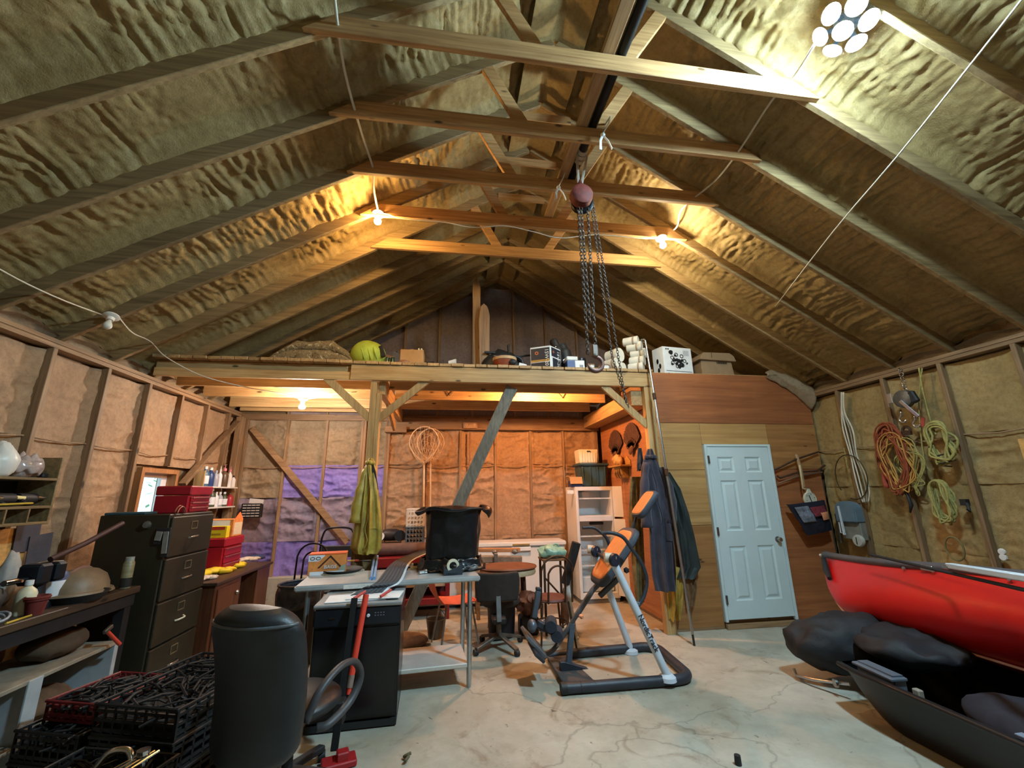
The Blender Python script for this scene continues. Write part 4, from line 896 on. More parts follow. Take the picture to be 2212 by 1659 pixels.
def hexlogo(P, Q, u, v, r):
    ex = (Q-P); e = ex.normalized(); n = V((ex.y, -ex.x, 0)).normalized(); n = -n if n.y > 0 else n
    c = P+ex*u+up*v+n*.0045
    b = MB()
    for k in range(6):
        a0, a1 = k*PI/3+PI/6, (k+1)*PI/3+PI/6
        q = lambda a, r_: c+e*math.cos(a)*r_+V((0, 0, 1))*math.sin(a)*r_
        b.prism([q(a0, r), q(a1, r), q(a1, r*.55), q(a0, r*.55)], n*.001)
    obj('emblem', b, ORM, t)
hexlogo(A, B, .33, .72, .026); hexlogo(B, C, .28, .76, .018)
e1, e2 = (B-A).normalized(), (C-B).normalized(); WT = mat('white_print', (226, 226, 220), .5, var=0)
nA = V((e1.y, -e1.x, 0)); nA = -nA if nA.y > 0 else nA; nB = V((e2.y, -e2.x, 0)); nB = -nB if nB.y > 0 else nB
textmesh('15W-20', .07, frame_m(A+(B-A)*.82+up*.5+nA*.005, (0, 0, -1), e1), WT, t)
textmesh('15W-20', .07, frame_m(B+(C-B)*.72+up*.5+nB*.005, (0, 0, -1), e2), WT, t)
# black boots bag behind
x = ldeck(1210, 5.45); t = T('black_waders', 'tall black bundle of waders standing behind the motor oil carton', 'waders', (x, 5.45, ZD))
obj('leg', MB().tube(smooth_path([(x-.08, 5.45, ZD), (x-.04, 5.45, ZD+.25), (x-.05, 5.45, ZD+.4), (x-.08, 5.47, ZD+.52)]), [.1]*6+[.09]*6+[.06]*6+[.05], 10), DARK, t, smooth=60)
obj('leg', MB().tube(smooth_path([(x+.08, 5.45, ZD), (x+.08, 5.45, ZD+.2), (x+.05, 5.45, ZD+.36), (x+.02, 5.47, ZD+.44)]), [.1]*6+[.1]*6+[.08]*6+[.05], 10), DARK, t, smooth=60)
obj('label_patch', MB().box((x-.06, 5.38, ZD+.36), (.05, .01, .06), ry=.3), WBOX, t)
obj('buckle', MB().tube([(x+.05+.03*math.cos(a), 5.35, ZD+.17+.035*math.sin(a)) for a in [i*PI/6 for i in range(12)]], .006, 5, closed=True), ALU, t)
# blue and white box with a lid
x0, x1 = ldeck(1226, 5.2), ldeck(1263, 5.2)
t = T('blue_white_box', 'small blue and white carton with a white lid right of the oil carton', 'box', ((x0+x1)/2, 5.28, ZD))
h = L(1240, 778, 5.2).z-ZD
obj('carton', MB().aabb((x0, 5.2, ZD), (x1, 5.36, ZD+h)), WBOX, t, bevel=.003)
obj('blue_panel', MB().aabb((x0-.001, 5.198, ZD), (x0+.45*(x1-x0), 5.36, ZD+h*.96)), mat('blue_print', (46, 72, 130), .5), t)
obj('lid', MB().aabb((x0-.006, 5.19, ZD+h), (x0+.6*(x1-x0), 5.37, ZD+h+.05)), WBOX, t, bevel=.004)
obj('print', MB().aabb((x1-.07, 5.197, ZD+.03), (x1-.02, 5.2, ZD+.08)), mat('grey_print', (130, 138, 150), .6), t)
x = ldeck(1256, 5.42); t = obj('black_can', MB().lathe((x, 5.45, ZD), [(0, 0), (.075, 0), (.075, .24), (.07, .245), (.07, .235), (0, .235)], 20), mat('black_can', (34, 38, 44), .35, .4), smooth=40); tag(t, 'tall black can standing behind the blue and white carton', 'can')
for k, (px, r, h, lab) in enumerate(((1276, .05, .09, 'white tub left of the hanging chain hook'), (1304, .075, .085, 'wide white tub with a brown lip below the hanging chain hook'))):
    x = ldeck(px, 5.22); t = T('plastic_tub', lab, 'tub', (x, 5.22, ZD)); obj('tub_body', MB().lathe((x, 5.22, ZD), [(0, 0), (r*.86, 0), (r*.97, h*.85), (r, h*.86), (r, h), (r*.9, h), (r*.85, .01), (0, .01)], 20), WBOX, t, smooth=40)
    obj('rim', MB().lathe((x, 5.22, ZD+h*.84), [(r*1.02, 0), (r*1.05, .004), (r*1.05, .012), (r*1.0, .016)], 20), mat('rim_brown', (150, 120, 90), .6), t, smooth=40)
# white bundles of net floats / plastic pails stacked on their sides
WPL = mat('white_pail', (226, 222, 210), .45, var=.1)
pails = [(1335, 786, .09), (1338, 768, .10), (1345, 795, .06), (1388, 796, .07), (1390, 780, .07), (1392, 764, .07), (1384, 750, .075), (1376, 738, .07)]
for k, (px, py, r) in enumerate(pails):
    p = L(px, py, 5.2); Lh = .2
    ax = (-.55, .8, .0) if k < 3 else (-.75, .6, .03)
    z = max(ZD+r, p.z)
    t = T('white_pail', ('white pail on its side, lower left of the hanging hook pair', 'larger white pail on its side beside the hanging hook', 'small white pail lying in front beside the hanging hook', 'white pail at the bottom of the sideways stack by the pole', 'white pail second from the bottom of the sideways stack', 'white pail third from the bottom of the sideways stack', 'white pail second from the top of the sideways stack', 'white pail at the very top of the sideways stack')[k], 'pail', (p.x, 5.2, z-r), 'white pails stacked sideways' if k > 2 else 'white pails beside the hook')
    obj('pail_body', MB().lathe((p.x, 5.16, z), [(0, 0), (r*.95, 0), (r, .01), (r*.97, .03), (r*.9, Lh), (r*.6, Lh+.015), (0, Lh+.015)], 16, axis=ax), WPL, t, smooth=40)
    obj('band', MB().lathe(V((p.x, 5.16, z))+V(ax).normalized()*.05, [(r*.98, 0), (r*1.02, .004), (r*1.02, .02), (r*.97, .024)], 16, axis=ax), mat('brown_band', (164, 140, 116), .6), t, smooth=40)
    if k in (4, 6): obj('handle', MB().tube(arc(V((p.x, 5.14, z)), r*.8, .3, 2.8, 8, (1, 0, 0)), .004, 5), ALU, t)
# white carton with a picture of fishing reels, brown archive box
A, B, C = at(1412, 800, Y=5.36), at(1436, 800, Y=5.16), at(1498, 803, Y=5.22)
for q in (A, B, C): q.z = 3.16
D = A+C-B; up = V((0, 0, at(1440, 748, Y=5.16).z-3.16))
t = T('white_picture_box', 'white carton printed with black tow hitch parts, above the plywood wall', 'box', (B+D)/2)
obj('carton', MB().hexa([A, B, C, D, A+up, B+up, C+up, D+up]), WBOX, t, bevel=.003)
BKP = mat('black_print', (24, 24, 26), .5, var=0)
e2 = (C-B); n2 = V((e2.y, -e2.x, 0)).normalized(); n2 = -n2 if n2.y > 0 else n2
R3 = random.Random(2); b = MB()
for k in range(16):
    u, v_ = .5+R3.gauss(0, .13), .5+R3.gauss(0, .13); r = R3.uniform(.018, .04); c = B+e2*u+up*v_+n2*(.002+.0002*k); ed = e2.normalized()
    b.prism([c+ed*r*math.cos(a)*R3.uniform(.7, 1.1)+V((0, 0, 1))*r*math.sin(a)*R3.uniform(.6, 1.1) for a in [i*2*PI/9 for i in range(9)]], n2*.0006)
obj('picture', b, BKP, t)
for k in range(7):
    c = B+e2*(.5+.22*math.cos(k*.9))+up*(.5+.22*math.sin(k*.9))+n2*.003
    obj('printed_ring', MB().tube([c+e2.normalized()*.024*math.cos(a)+V((0, 0, 1))*.024*math.sin(a) for a in [i*PI/7 for i in range(14)]], .006, 4, closed=True), BKP, t)
obj('print_line', MB().prism([B+e2*.06+up*.09+n2*.002, B+e2*.95+up*.09+n2*.002, B+e2*.95+up*.105+n2*.002, B+e2*.06+up*.105+n2*.002], n2*.001), BKP, t)
obj('print_text', MB().prism([B+e2*.7+up*.7+n2*.002, B+e2*.9+up*.7+n2*.002, B+e2*.9+up*.9+n2*.002, B+e2*.7+up*.9+n2*.002], n2*.001), mat('faint_print', (196, 200, 206), .6), t)
for q in (.1, .17): obj('print_text', MB().prism([B+e2*q+up*.88+n2*.002, B+e2*(q+.04)+up*.88+n2*.002, B+e2*(q+.04)+up*.94+n2*.002, B+e2*q+up*.94+n2*.002], n2*.001), BKP, t)
e3 = A-B; n3 = V((e3.y, -e3.x, 0)).normalized(); n3 = -n3 if n3.x > 0 else n3
for u, v_ in ((.35, .3), (.55, .5), (.5, .15)): obj('side_picture', MB().prism([B+e3*(u+.1*math.cos(a))+up*(v_+.1*math.sin(a))+n3*.002 for a in [i*PI/5 for i in range(10)]], n3*.001), BKP, t)
x0, x1 = at(1500, 800, Y=5.4).x, at(1587, 800, Y=5.25).x
t = T('archive_box', 'brown cardboard archive box with a lid, beside the white picture carton', 'box', ((x0+x1)/2, 5.4, 3.16))
h = at(1540, 775, Y=5.25).z-3.16
ARC = mat('brown_archive', (150, 124, 94), .8, var=.12)
obj('carton', MB().prism([(x0+.02, 5.25, 3.16), (x1-.01, 5.25, 3.16), (x1-.03, 5.26, 3.16+h), (x0+.03, 5.26, 3.16+h)], (0, .36, 0)), ARC, t, bevel=.004)
obj('lid', MB().prism([(x0-.02, 5.22, 3.16+h-.02), (x1+.03, 5.22, 3.16+h-.04), (x1+.0, 5.22, 3.16+h+.04), (x1-.06, 5.22, 3.16+h+.085), (x0+.06, 5.22, 3.16+h+.085)], (0, .42, 0)), ARC, t, bevel=.006)
obj('seam', MB().aabb(((x0+x1)/2-.09, 5.214, 3.16+h-.0), ((x0+x1)/2-.085, 5.222, 3.16+h+.08)), mat('dark_seam', (90, 70, 50), .8), t)
textmesh('LEMDEN', .042, frame_m((x0+.64*(x1-x0), 5.246, 3.16+h-.06), (1, 0, -.03), (0, 0, 1)), BKP, t, depth=.002)
# ---------------------------------------------------------------- board and pipe on the ties, chain hoist
t = obj('ridge_board', MB().aabb((.985, 1.0, 4.53), (1.075, 3.95, 4.57)), W_TIEY, bevel=.004); tag(t, 'long flat board lying across the collar ties beside the black pipe', 'board')
t = T('hoist_pipe', 'black steel pipe lying across the collar ties, its end wrapped in pale straps', 'pipe', (1.12, 2.6, 4.53))
obj('pipe', MB().tube([(1.135, 1.0, 4.565), (1.125, 3.5, 4.565)], .038, 14), BLACKM, t, smooth=60)
for k in range(3): obj('strap_wrap', MB().tube([(1.128, 2.98+.05*k, 4.565), (1.128, 3.02+.05*k, 4.565)], .044, 14), mat('dirty_webbing', (176, 164, 146), .8), t, smooth=60)
def ribbon(label, P):
    P = V(P); t = T('white_tie', label, 'strap', P)
    m = mat('white_ribbon', (232, 230, 224), .7, var=.05)
    obj('band', MB().tube([P+V((-.02, -.06, -.09)), P+V((.03, -.075, .01)), P+V((.06, -.06, .1)), P+V((.06, .06, .14))], .011, 6, flat=.4), m, t)
    obj('knot', MB().blob(P+V((-.02, -.065, -.1)), .02, sub=2), m, t, smooth=180)
    obj('tail', MB().tube([P+V((-.02, -.065, -.1)), P+V((-.045, -.07, -.16)), P+V((-.05, -.07, -.25))], .011, 6, flat=.4), m, t)
    obj('tail', MB().tube([P+V((-.02, -.065, -.1)), P+V((.02, -.07, -.16)), P+V((.045, -.07, -.23))], .011, 6, flat=.4), m, t)
    return t
ribbon('white tie strap knotted round the second collar tie beside the pipe', (1.19, 2.70, 4.48))
ribbon('white tie strap knotted round the third collar tie beside the hoist', (.98, 3.31, 4.46))
hp = at(1255, 425, Y=3.05); RUSTR = mat('red_hoist_paint', (100, 34, 22), .75, .0, .5, scale=22, bump=.15)
t = T('chain_hoist', 'old red chain hoist slung from the black pipe with long chains and a hook', 'hoist', hp)
for dx in (-.03, .03): obj('sling', MB().tube([(1.128+dx, 3.03, 4.61), (1.128+dx*1.5, 3.03, 4.53), hp+V((dx*.5, 0, .14))], .013, 6, flat=.5), mat('dirty_webbing', (176, 164, 146), .8), t)
obj('top_hook', MB().lathe(hp+V((0, 0, .08)), [(.03, 0), (.04, .02), (.02, .06), (.012, .09), (0, .09)], 12), RUSTR, t, smooth=50)
obj('housing', MB().lathe(hp+V((.0, -.07, 0)), [(0, 0), (.07, 0), (.095, .02), (.1, .06), (.1, .09), (.08, .12), (0, .125)], 22, axis=(0, 1, 0)), RUSTR, t, smooth=40)
obj('chain_wheel', MB().lathe(hp+V((.03, .06, -.005)), [(0, 0), (.09, 0), (.1, .012), (.085, .025), (.1, .038), (.09, .05), (0, .05)], 22, axis=(.35, 1, 0)), BLACKM, t, smooth=40)
def chain(a, c, par, m, link=.042, r=.0045, nm='chain'):
    a, c = V(a), V(c); n = int((c-a).length/(link*.74)); b = MB(); d = (c-a).normalized()
    sd = d.orthogonal().normalized(); s2 = d.cross(sd)
    for k in range(n):
        p = a+(c-a)*((k+.5)/n); u = sd if k % 2 else s2
        b.tube([p+u*math.cos(q)*link*.33+d*math.sin(q)*link*.5 for q in [i*PI/4 for i in range(8)]], r, 4, closed=True)
    return obj(nm, b, m, par)
CHM = mat('chain_steel', (84, 72, 64), .55, .45, .4, scale=40)
hook = at(1285, 772, Y=3.1)
chain(at(1249, 448, Y=3.05), at(1270, 765, Y=3.05), t, CHM, .042, .0042, 'load_chain'); chain(at(1255, 448, Y=3.07), at(1274, 700, Y=3.07), t, CHM, .042, .0042, 'load_chain')
chain(at(1269, 450, Y=3.1), at(1286, 750, Y=3.1), t, CHM, .042, .0042, 'load_chain')
chain(at(1276, 440, Y=3.12), at(1322, 770, Y=3.2), t, CHM, .03, .0032, nm='hand_chain'); chain(at(1281, 440, Y=3.12), at(1352, 870, Y=3.2), t, CHM, .03, .0032, nm='hand_chain')
chain(at(1322, 770, Y=3.2), at(1358, 880, Y=3.2), t, CHM, .03, .0032, nm='hand_chain')
obj('hook_block', MB().box(hook+V((0, 0, .06)), (.05, .05, .09)).lathe(hook+V((.0, 0, .0)), [(0, 0), (.03, 0), (.03, .03), (0, .03)], 10), mat('hook_rust', (120, 104, 94), .5, .6, .3), t, bevel=.008)
obj('hook', MB().tube([hook+V((0, 0, .02))]+arc(hook+V((-.0, 0, -.055)), .06, PI/2, -PI*1.0, 16, (1, 0, 0)), [.018]*12+[.02]*3+[.014, .008, .005], 8), mat('hook_red', (120, 84, 74), .55, .4, .3), t, smooth=180)
# ================================================================== middle of the room
STEELT = mat('stainless_top', (200, 204, 206), .4, .5, .14, scale=5)
GALV = mat('galvanised_leg', (180, 186, 188), .35, .9, .15)
BLKP = mat('black_gloss', (16, 17, 20), .25, var=.2, scale=4)
LEATH = mat('black_leather', (34, 36, 38), .42, var=.35, scale=5, bump=.12, bscale=120)
GREYM = mat('grey_blue_metal', (82, 90, 102), .45, .3, .2)
def xf(o, ang):
    m = Matrix.Translation(V(o)) @ Matrix.Rotation(ang, 4, 'Z'); return lambda x, y, z: m @ V((x, y, z))
def lbox(b, f, lo, hi):
    (x0, y0, z0), (x1, y1, z1) = lo, hi
    return b.hexa([f(x0, y0, z0), f(x1, y0, z0), f(x1, y1, z0), f(x0, y1, z0), f(x0, y0, z1), f(x1, y0, z1), f(x1, y1, z1), f(x0, y1, z1)])
# ---- steel prep table
TA = math.atan2(.13, 1.53); tf = xf((-1.22, 3.96, 0), TA); TH = .885
t = T('prep_table', 'stainless steel work table with round legs and a low white shelf', 'table', tf(.76, .3, 0))
lbox(b := MB(), tf, (0, 0, TH-.045), (1.535, .62, TH)); obj('tabletop', b, STEELT, t, bevel=.01, seg=2)
for x, y in ((.1, .06), (1.45, .06), (.1, .56), (1.45, .56)):
    lg = MB().tube([tf(x, y, .03), tf(x, y, TH-.04)], .021, 12).lathe(tf(x, y, 0), [(0, 0), (.016, 0), (.022, .03), (0, .03)], 10)
    obj('leg', lg, GALV, t, smooth=50)
lbox(b := MB(), tf, (.11, .05, .15), (1.44, .57, .185)); obj('lower_shelf', b, mat('white_shelf_steel', (206, 200, 190), .4, .2, .08), t, bevel=.006)
def ontab(px, py, dz=0): p = at(px, py, Z=TH+.0005); p.z += dz; return p
# refuse-bag carton with its printed front
p = ontab(663, 1244); fx = xf(p, math.radians(8)); BX = .33; BH = .175
t = T('rubbish_bag_carton', 'orange and white carton of rubbish bags printed with a roof shape on the steel table', 'box', fx(.16, .1, 0))
lbox(b := MB(), fx, (0, 0, 0), (BX, .16, BH)); obj('carton', b, mat('carton_orange', (226, 140, 70), .5, var=.2, scale=18), t, bevel=.003)
def pquad(f, pts, y, m, nm, par, th=.0012): return obj(nm, MB().prism([f(x, y, z) for x, z in pts], f(0, -th, 0)-f(0, 0, 0)), m, par)
ORP = mat('bright_orange_print', (236, 104, 44), .5, var=0); CRM = mat('cream_print', (228, 206, 170), .5, var=.1, scale=40); BRP = mat('dark_brown_print', (60, 36, 24), .5, var=0)
lbox(b := MB(), fx, (-.002, -.002, BH), (BX+.002, .162, BH+.012)); obj('top_flap', b, ORP, t, bevel=.003)
pquad(fx, [(.0, BH), (.0, BH-.055), (.09, BH-.055), (.14, BH-.01), (.14, BH)], -.0012, WBOX, 'white_print', t)
pquad(fx, [(.02, 0), (BX-.01, 0), (BX-.01, .03), (.02, .03)], -.0012, WBOX, 'white_print', t)
pquad(fx, [(.08, .06), (.1, .06), (.19, BH-.025), (.28, .06), (.3, .06), (.19, BH-.005)], -.0014, BRP, 'roof_print', t)
pquad(fx, [(.11, .05), (.27, .05), (.19, .125)], -.0012, mat('tan_print', (190, 132, 84), .5, var=.2, scale=40), 'tan_print', t)
for q in (.035, .085): obj('printed_oval', MB().tube([fx(q+.019*math.cos(a), -.003, BH-.03+.012*math.sin(a)) for a in [i*PI/7 for i in range(14)]], .003, 4, closed=True), BRP, t)
pquad(fx, [(.26, .03), (.33, .03), (.33, .09), (.29, .07)], -.0016, mat('grey_green_print', (150, 160, 140), .6), 'corner_print', t)
textmesh('BAGS', .042, frame_m(fx(.195, -.004, .066), fx(1, 0, 0)-fx(0, 0, 0), (0, 0, 1)), WBOX, t, sx=1.1)
# big black bag over a bin
def bagr(u, v):
    a = u*2*PI; c0, c1 = ontab(975, 1233), at(982, 1100, Y=4.42)
    z = TH+(1.455-TH)*v; k = .235+.045*v; sq = 1/max(abs(math.cos(a))**1.0, abs(math.sin(a))**1.0)**.62
    fold = .02*math.sin(a*7+v*3)*(.3+.7*(1-v))+.018*noise.noise(V((math.cos(a)*3, math.sin(a)*3, v*4)))
    spread = .05*max(0, 1-v/.16)**1.5
    cx = c0.x+(c1.x-c0.x)*v; cy = 4.5
    r = k*sq+fold+spread
    return (cx+r*math.cos(a)*.98, cy+min(r, .29)*math.sin(a)*.7, z+.012*math.sin(a*5)*v)
PLB = mat('black_plastic_film', (20, 22, 26), .28, var=.25, scale=8, bump=.3, bscale=26)
bc = ontab(975, 1233)
t = T('bagged_bin', 'tall bin covered by a crumpled black plastic bag on the steel table', 'bin', (bc.x, 4.5, TH))
obj('bag', MB().sheet(bagr, 72, 40, closed_u=True), PLB, t, smooth=180)
def lip(u, v):
    a = u*2*PI; q = V(bagr(u, 1)); o_ = V((bc.x+.03, 4.5, q.z)); d = (q-o_)
    tab = max(0, math.cos(a))**16+max(0, math.cos(a-PI))**16
    return q+d.normalized()*(.05+.06*tab)*math.sin(v*PI*.75)+V((0, 0, .012*math.sin(v*PI)-.085*v*v*(.25+.9*tab*(1 if math.cos(a) > 0 else .5))+.02*(1-v)*math.sin(a*3+1)))
obj('bag_lip', MB().sheet(lip, 72, 8, closed_u=True, th=.002), PLB, t, smooth=180)
obj('bag_top', MB().sheet(lambda u, v: V(bagr(u, 1))*(1-v)+V((bc.x+.0, 4.52, 1.45+.04*math.sin(v*2)))*v, 40, 6, closed_u=True), PLB, t, smooth=180)
obj('bag_skirt', MB().sheet(lambda u, v: (lambda q, d: q+d*.045*v*(1+.8*noise.noise(V((math.cos(u*6.28)*3, math.sin(u*6.28)*3, v*2))))+V((0, 0, .1*(1-v)**2+.006+.05*abs(noise.noise(V((math.cos(u*6.28)*7, math.sin(u*6.28)*7, v*4)))))))(V(bagr(u, 0)), (V(bagr(u, 0))-V((bc.x, 4.5, TH))).normalized()), 90, 14, closed_u=True, th=.002), PLB, t, smooth=180)
# tape dispenser
p = ontab(979, 1243); fx = xf(p, math.radians(6)); t = T('tape_dispenser', 'dark grey tape dispenser holding a cream roll before the black bag', 'tape dispenser', p)
prof = [(-.085, 0), (.085, 0), (.085, .075), (.08, .1), (.03, .065), (-.045, .04), (-.065, .055), (-.085, .085)]
for y in (0, .05): obj('side', MB().prism([fx(x, y, z) for x, z in prof], fx(0, .012, 0)-fx(0, 0, 0)), mat('slate_plastic', (50, 58, 66), .5), t, bevel=.003)
lbox(b := MB(), fx, (-.083, .0, 0), (.083, .06, .02)); obj('base', b, mat('slate_plastic', (50, 58, 66), .5), t)
obj('tape_roll', MB().lathe(fx(.0, .05, .078), [(.034, 0), (.056, 0), (.056, .034), (.034, .034), (.034, 0)], 28, axis=fx(0, -1, 0)-fx(0, 0, 0)), mat('cream_tape', (236, 230, 204), .5, var=.05), t, smooth=40)
# round tray, ribbed rubber strip, tubes, oddments
p = ontab(740, 1236); t = T('black_round_tray', 'shallow round black tray with a pale underside beside the rubbish bag carton', 'tray', p)
obj('dish', MB().lathe(p, [(0, .008), (.16, .008), (.185, .03), (.18, .033), (.155, .014), (0, .014)], 32), DARK, t, smooth=40)
obj('pale_board', MB().lathe(p, [(0, 0), (.2, 0), (.2, .008), (0, .008)], 32), mat('pale_board', (180, 170, 152), .6), t)
a, b_, c_, d_ = ontab(918, 1206), ontab(868, 1226), at(838, 1258, Y=3.93), at(806, 1276, Y=3.84)
path = smooth_path([a+V((0, .0, .07)), b_+V((0, 0, .05)), c_, d_, d_+V((-.04, -.06, -.02))], 8)
t = T('ribbed_rubber_strip', 'dark grey ribbed rubber mat strip draped over the front edge of the steel table', 'rubber strip', path[0])
side = V((.97, .22, 0)).normalized()
def rub(u, v):
    k = u*(len(path)-1); i = min(int(k), len(path)-2); q = path[i]+(path[i+1]-path[i])*(k-i); w_ = .07+.05*u
    return q+side*(v-.5)*2*w_+V((0, 0, .006*abs(math.sin(v*PI*6))+.012))
obj('strip', MB().sheet(rub, 40, 36, th=.008), mat('grey_rubber', (66, 70, 76), .6, var=.2), t, smooth=60)
obj('white_backing', MB().sheet(lambda u, v: V(rub(u, v*1.08-.02 if False else .9+.16*v))+V((.004, 0, -.012)), 40, 4, th=.004), WBOX, t, smooth=60)
for k, dx in enumerate((0, 7)):
    a, c = ontab(798+dx+3, 1252), ontab(808+dx, 1212)
    t = T('blue_tube', ('pale blue tube lying nearer the round tray on the steel table', 'pale blue tube lying nearer the rubber strip on the steel table')[k], 'tube', a, 'blue tubes on the steel table')
    obj('tube_body', MB().tube([a+V((0, 0, .013)), a+(c-a)*.7+V((0, 0, .04)), c+V((0, 0, .05))], .012, 10), mat('pale_blue', (136, 172, 214), .4, var=.1), t, smooth=60)
    obj('cap', MB().tube([a+V((0, -.012, .012)), a+V((0, .004, .013))], .014, 10), mat('pale_blue_cap', (120, 160, 206), .4), t)
p = ontab(770, 1222); t = T('screwdriver', 'screwdriver with a red and yellow handle lying on the rim of the round tray', 'screwdriver', p)
obj('handle', MB().tube([p+V((-.09, 0, .05)), p+V((-.02, 0, .05))], .009, 8), mat('yellow_handle', (222, 190, 110), .4), t, smooth=60); obj('grip', MB().tube([p+V((-.02, 0, .05)), p+V((.02, 0, .05))], .011, 8), mat('red_grip', (206, 70, 50), .4), t, smooth=60)
obj('shaft', MB().tube([p+V((.02, 0, .05)), p+V((.14, .02, .048))], .005, 6), CHROME, t)
t = obj('white_ruler', MB().box(at(775, 1267, Y=3.93), (.24, .008, .03), rz=TA), mat('white_ruler', (222, 220, 212), .4, var=.2, scale=60), bevel=.002); tag(t, 'white marked rule lying against the front edge of the steel table', 'ruler')
R5 = random.Random(9)
for k in range(7):
    p = ontab(872+k*8, 1243-R5.uniform(0, 20)); a = R5.uniform(0, 3); L_ = R5.uniform(.06, .13); m = (DARK, CHROME, BLACKM, mat('brass', (170, 146, 96), .35, .9))[k % 4]
    d = V((math.cos(a), math.sin(a)*.6, 0))*L_/2
    t = obj(('pipe_fitting', 'bolt', 'socket_wrench', 'hose_clamp')[k % 4], MB().tube([p-d+V((0, 0, .018)), p+d+V((0, 0, .02))], .016, 8).lathe(p+d+V((0, 0, .02)), [(0, -.01), (.022, -.01), (.022, .012), (0, .012)], 10, axis=d), m, smooth=40)
    tag(t, ('short black pipe fitting among the oddments left of the black bag', 'shiny bolt among the oddments left of the black bag', 'dark socket wrench lying among the oddments by the black bag', 'brass hose clamp among the oddments by the black bag', 'black pipe fitting nearest the foot of the black bag', 'shiny bolt nearest the foot of the black bag', 'socket wrench half under the edge of the black bag')[k], 'hardware')
# ---- dishwasher
DA = .04; df = xf((-.945, 3.575, 0), DA); DW = .62
t = T('dishwasher', 'black portable dishwasher with white papers on top, in front of the steel table', 'dishwasher', df(.31, .3, 0))
lbox(b := MB(), df, (0, .03, .05), (DW, .62, .80)); obj('body', b, BLKP, t, bevel=.008, seg=2)
lbox(b := MB(), df, (.01, 0, .08), (DW-.01, .04, .66)); obj('door', b, BLKP, t, bevel=.01, seg=2)
lbox(b := MB(), df, (.0, -.012, .665), (DW, .04, .795)); cp = obj('control_panel', b, mat('black_panel', (26, 30, 36), .35, var=.15), t, bevel=.012, seg=2)
lbox(b := MB(), df, (-.005, -.015, .80), (DW+.005, .63, .822)); obj('top', b, mat('grey_worktop', (150, 152, 152), .4, .1, .15), t, bevel=.006)
lbox(b := MB(), df, (-.003, -.014, .795), (DW+.004, -.008, .81)); obj('trim', b, ALU, t)
lbox(b := MB(), df, (.0, .01, .01), (DW, .6, .05)); obj('kick_plate', b, DARK, t)
obj('badge', MB().prism([df(x, -.014, z) for x, z in ((.11, .722), (.155, .726), (.155, .738), (.11, .734))], df(0, -.002, 0)-df(0, 0, 0)), CHROME, cp)
obj('knob', MB().lathe(df(.385, -.012, .735), [(0, 0), (.012, 0), (.01, .01), (0, .011)], 12, axis=df(0, -1, 0)-df(0, 0, 0)), WBOX, cp)
for k in range(8): obj('button', MB().prism([df(.43+.02*(k % 4)+x, -.013, .73+.018*(k//4)+z) for x, z in ((0, 0), (.01, 0), (.01, .006), (0, .006))], df(0, -.0015, 0)-df(0, 0, 0)), mat('grey_icon', (120, 124, 130), .5), cp)
for x in (.06, .56):
    for y in (.06, .54): obj('caster', MB().lathe(df(x-.012, y, .027), [(0, 0), (.026, 0), (.026, .022), (0, .022)], 12, axis=df(1, 0, 0)-df(0, 0, 0)), mat('grey_caster', (120, 122, 124), .5), t, smooth=40)
for k, (lo, hi, r_) in enumerate((((.06, .02, .824), (.5, .26, .831), .05), ((.2, .06, .833), (.6, .3, .84), -.1))):
    f2 = xf(df(lo[0], lo[1], 0), DA+r_); lbox(b := MB(), f2, (0, 0, lo[2]), (hi[0]-lo[0], hi[1]-lo[1], hi[2])); o = obj('paper_sheet', b, WBOX, bevel=.002)
    tag(o, ('white printed sheets fanned on the left of the dishwasher top', 'white folded sheets on the right of the dishwasher top')[k], 'paper')
for k, (u, v_) in enumerate(((.27, .02), (.46, .03))):
    a = df(u, v_, .85); o = obj('red_peg', MB().tube([a, a+df(.07, .07, .03)-df(0, 0, 0)], .011, 8), mat('red_peg', (196, 60, 56), .5), smooth=60); tag(o, ('red plastic peg left of the jack handle, on the papers', 'red plastic peg right of the jack handle, on the papers')[k], 'peg')
# ---- farm jack leaning on the dishwasher
REDJ = mat('red_jack_paint', (224, 66, 46), .45, var=.1); t = T('farm_jack', 'farm jack with an orange red handle and a black toothed bar leaning on the dishwasher', 'jack', (-.64, 3.2, 0))
a, c = V((-.66, 3.24, .06)), at(766, 1292, Y=3.56)
dv = (c-a).normalized(); sd = V((1, .1, 0)); sd = (sd-dv*sd.dot(dv)).normalized(); nn_ = sd.cross(dv)
obj('toothed_bar', MB().bar(a, c, .045, .022, up=nn_), mat('black_bar', (22, 22, 24), .45, .3), t, bevel=.003)
b = MB()
for k in range(20):
    q = a+(c-a)*(.16+.04*k); b.lathe(q-nn_*.0135, [(0, -.001), (.0085, -.001), (.0085, .002), (0, .002)], 8, axis=-nn_)
obj('hole', b, mat('hole_shadow', (70, 66, 64), .8), t)
obj('top_hole', MB().lathe(c-dv*.035-nn_*.0125, [(0, 0), (.009, 0), (.009, .002), (0, .002)], 10, axis=-nn_), WBOX, t)
a2, c2 = at(752, 1500, Y=3.36), at(791, 1284, Y=3.52)
obj('handle', MB().tube([a2, a2+(c2-a2)*.15, c2], [.014, .021, .021], 12), REDJ, t, smooth=60)
obj('worn_patch', MB().tube([a2+(c2-a2)*.06, a2+(c2-a2)*.18], .0218, 12), mat('worn_steel', (150, 130, 120), .5, .6), t, smooth=60)
obj('carriage', MB().box(a+dv*.2, (.07, .08, .14), rx=.1), DARK, t, bevel=.01)
obj('carriage_tip', MB().prism([at(742, 1528, Y=3.3), at(758, 1528, Y=3.3), at(750, 1508, Y=3.3)], (0, .03, 0)), REDJ, t, bevel=.003)
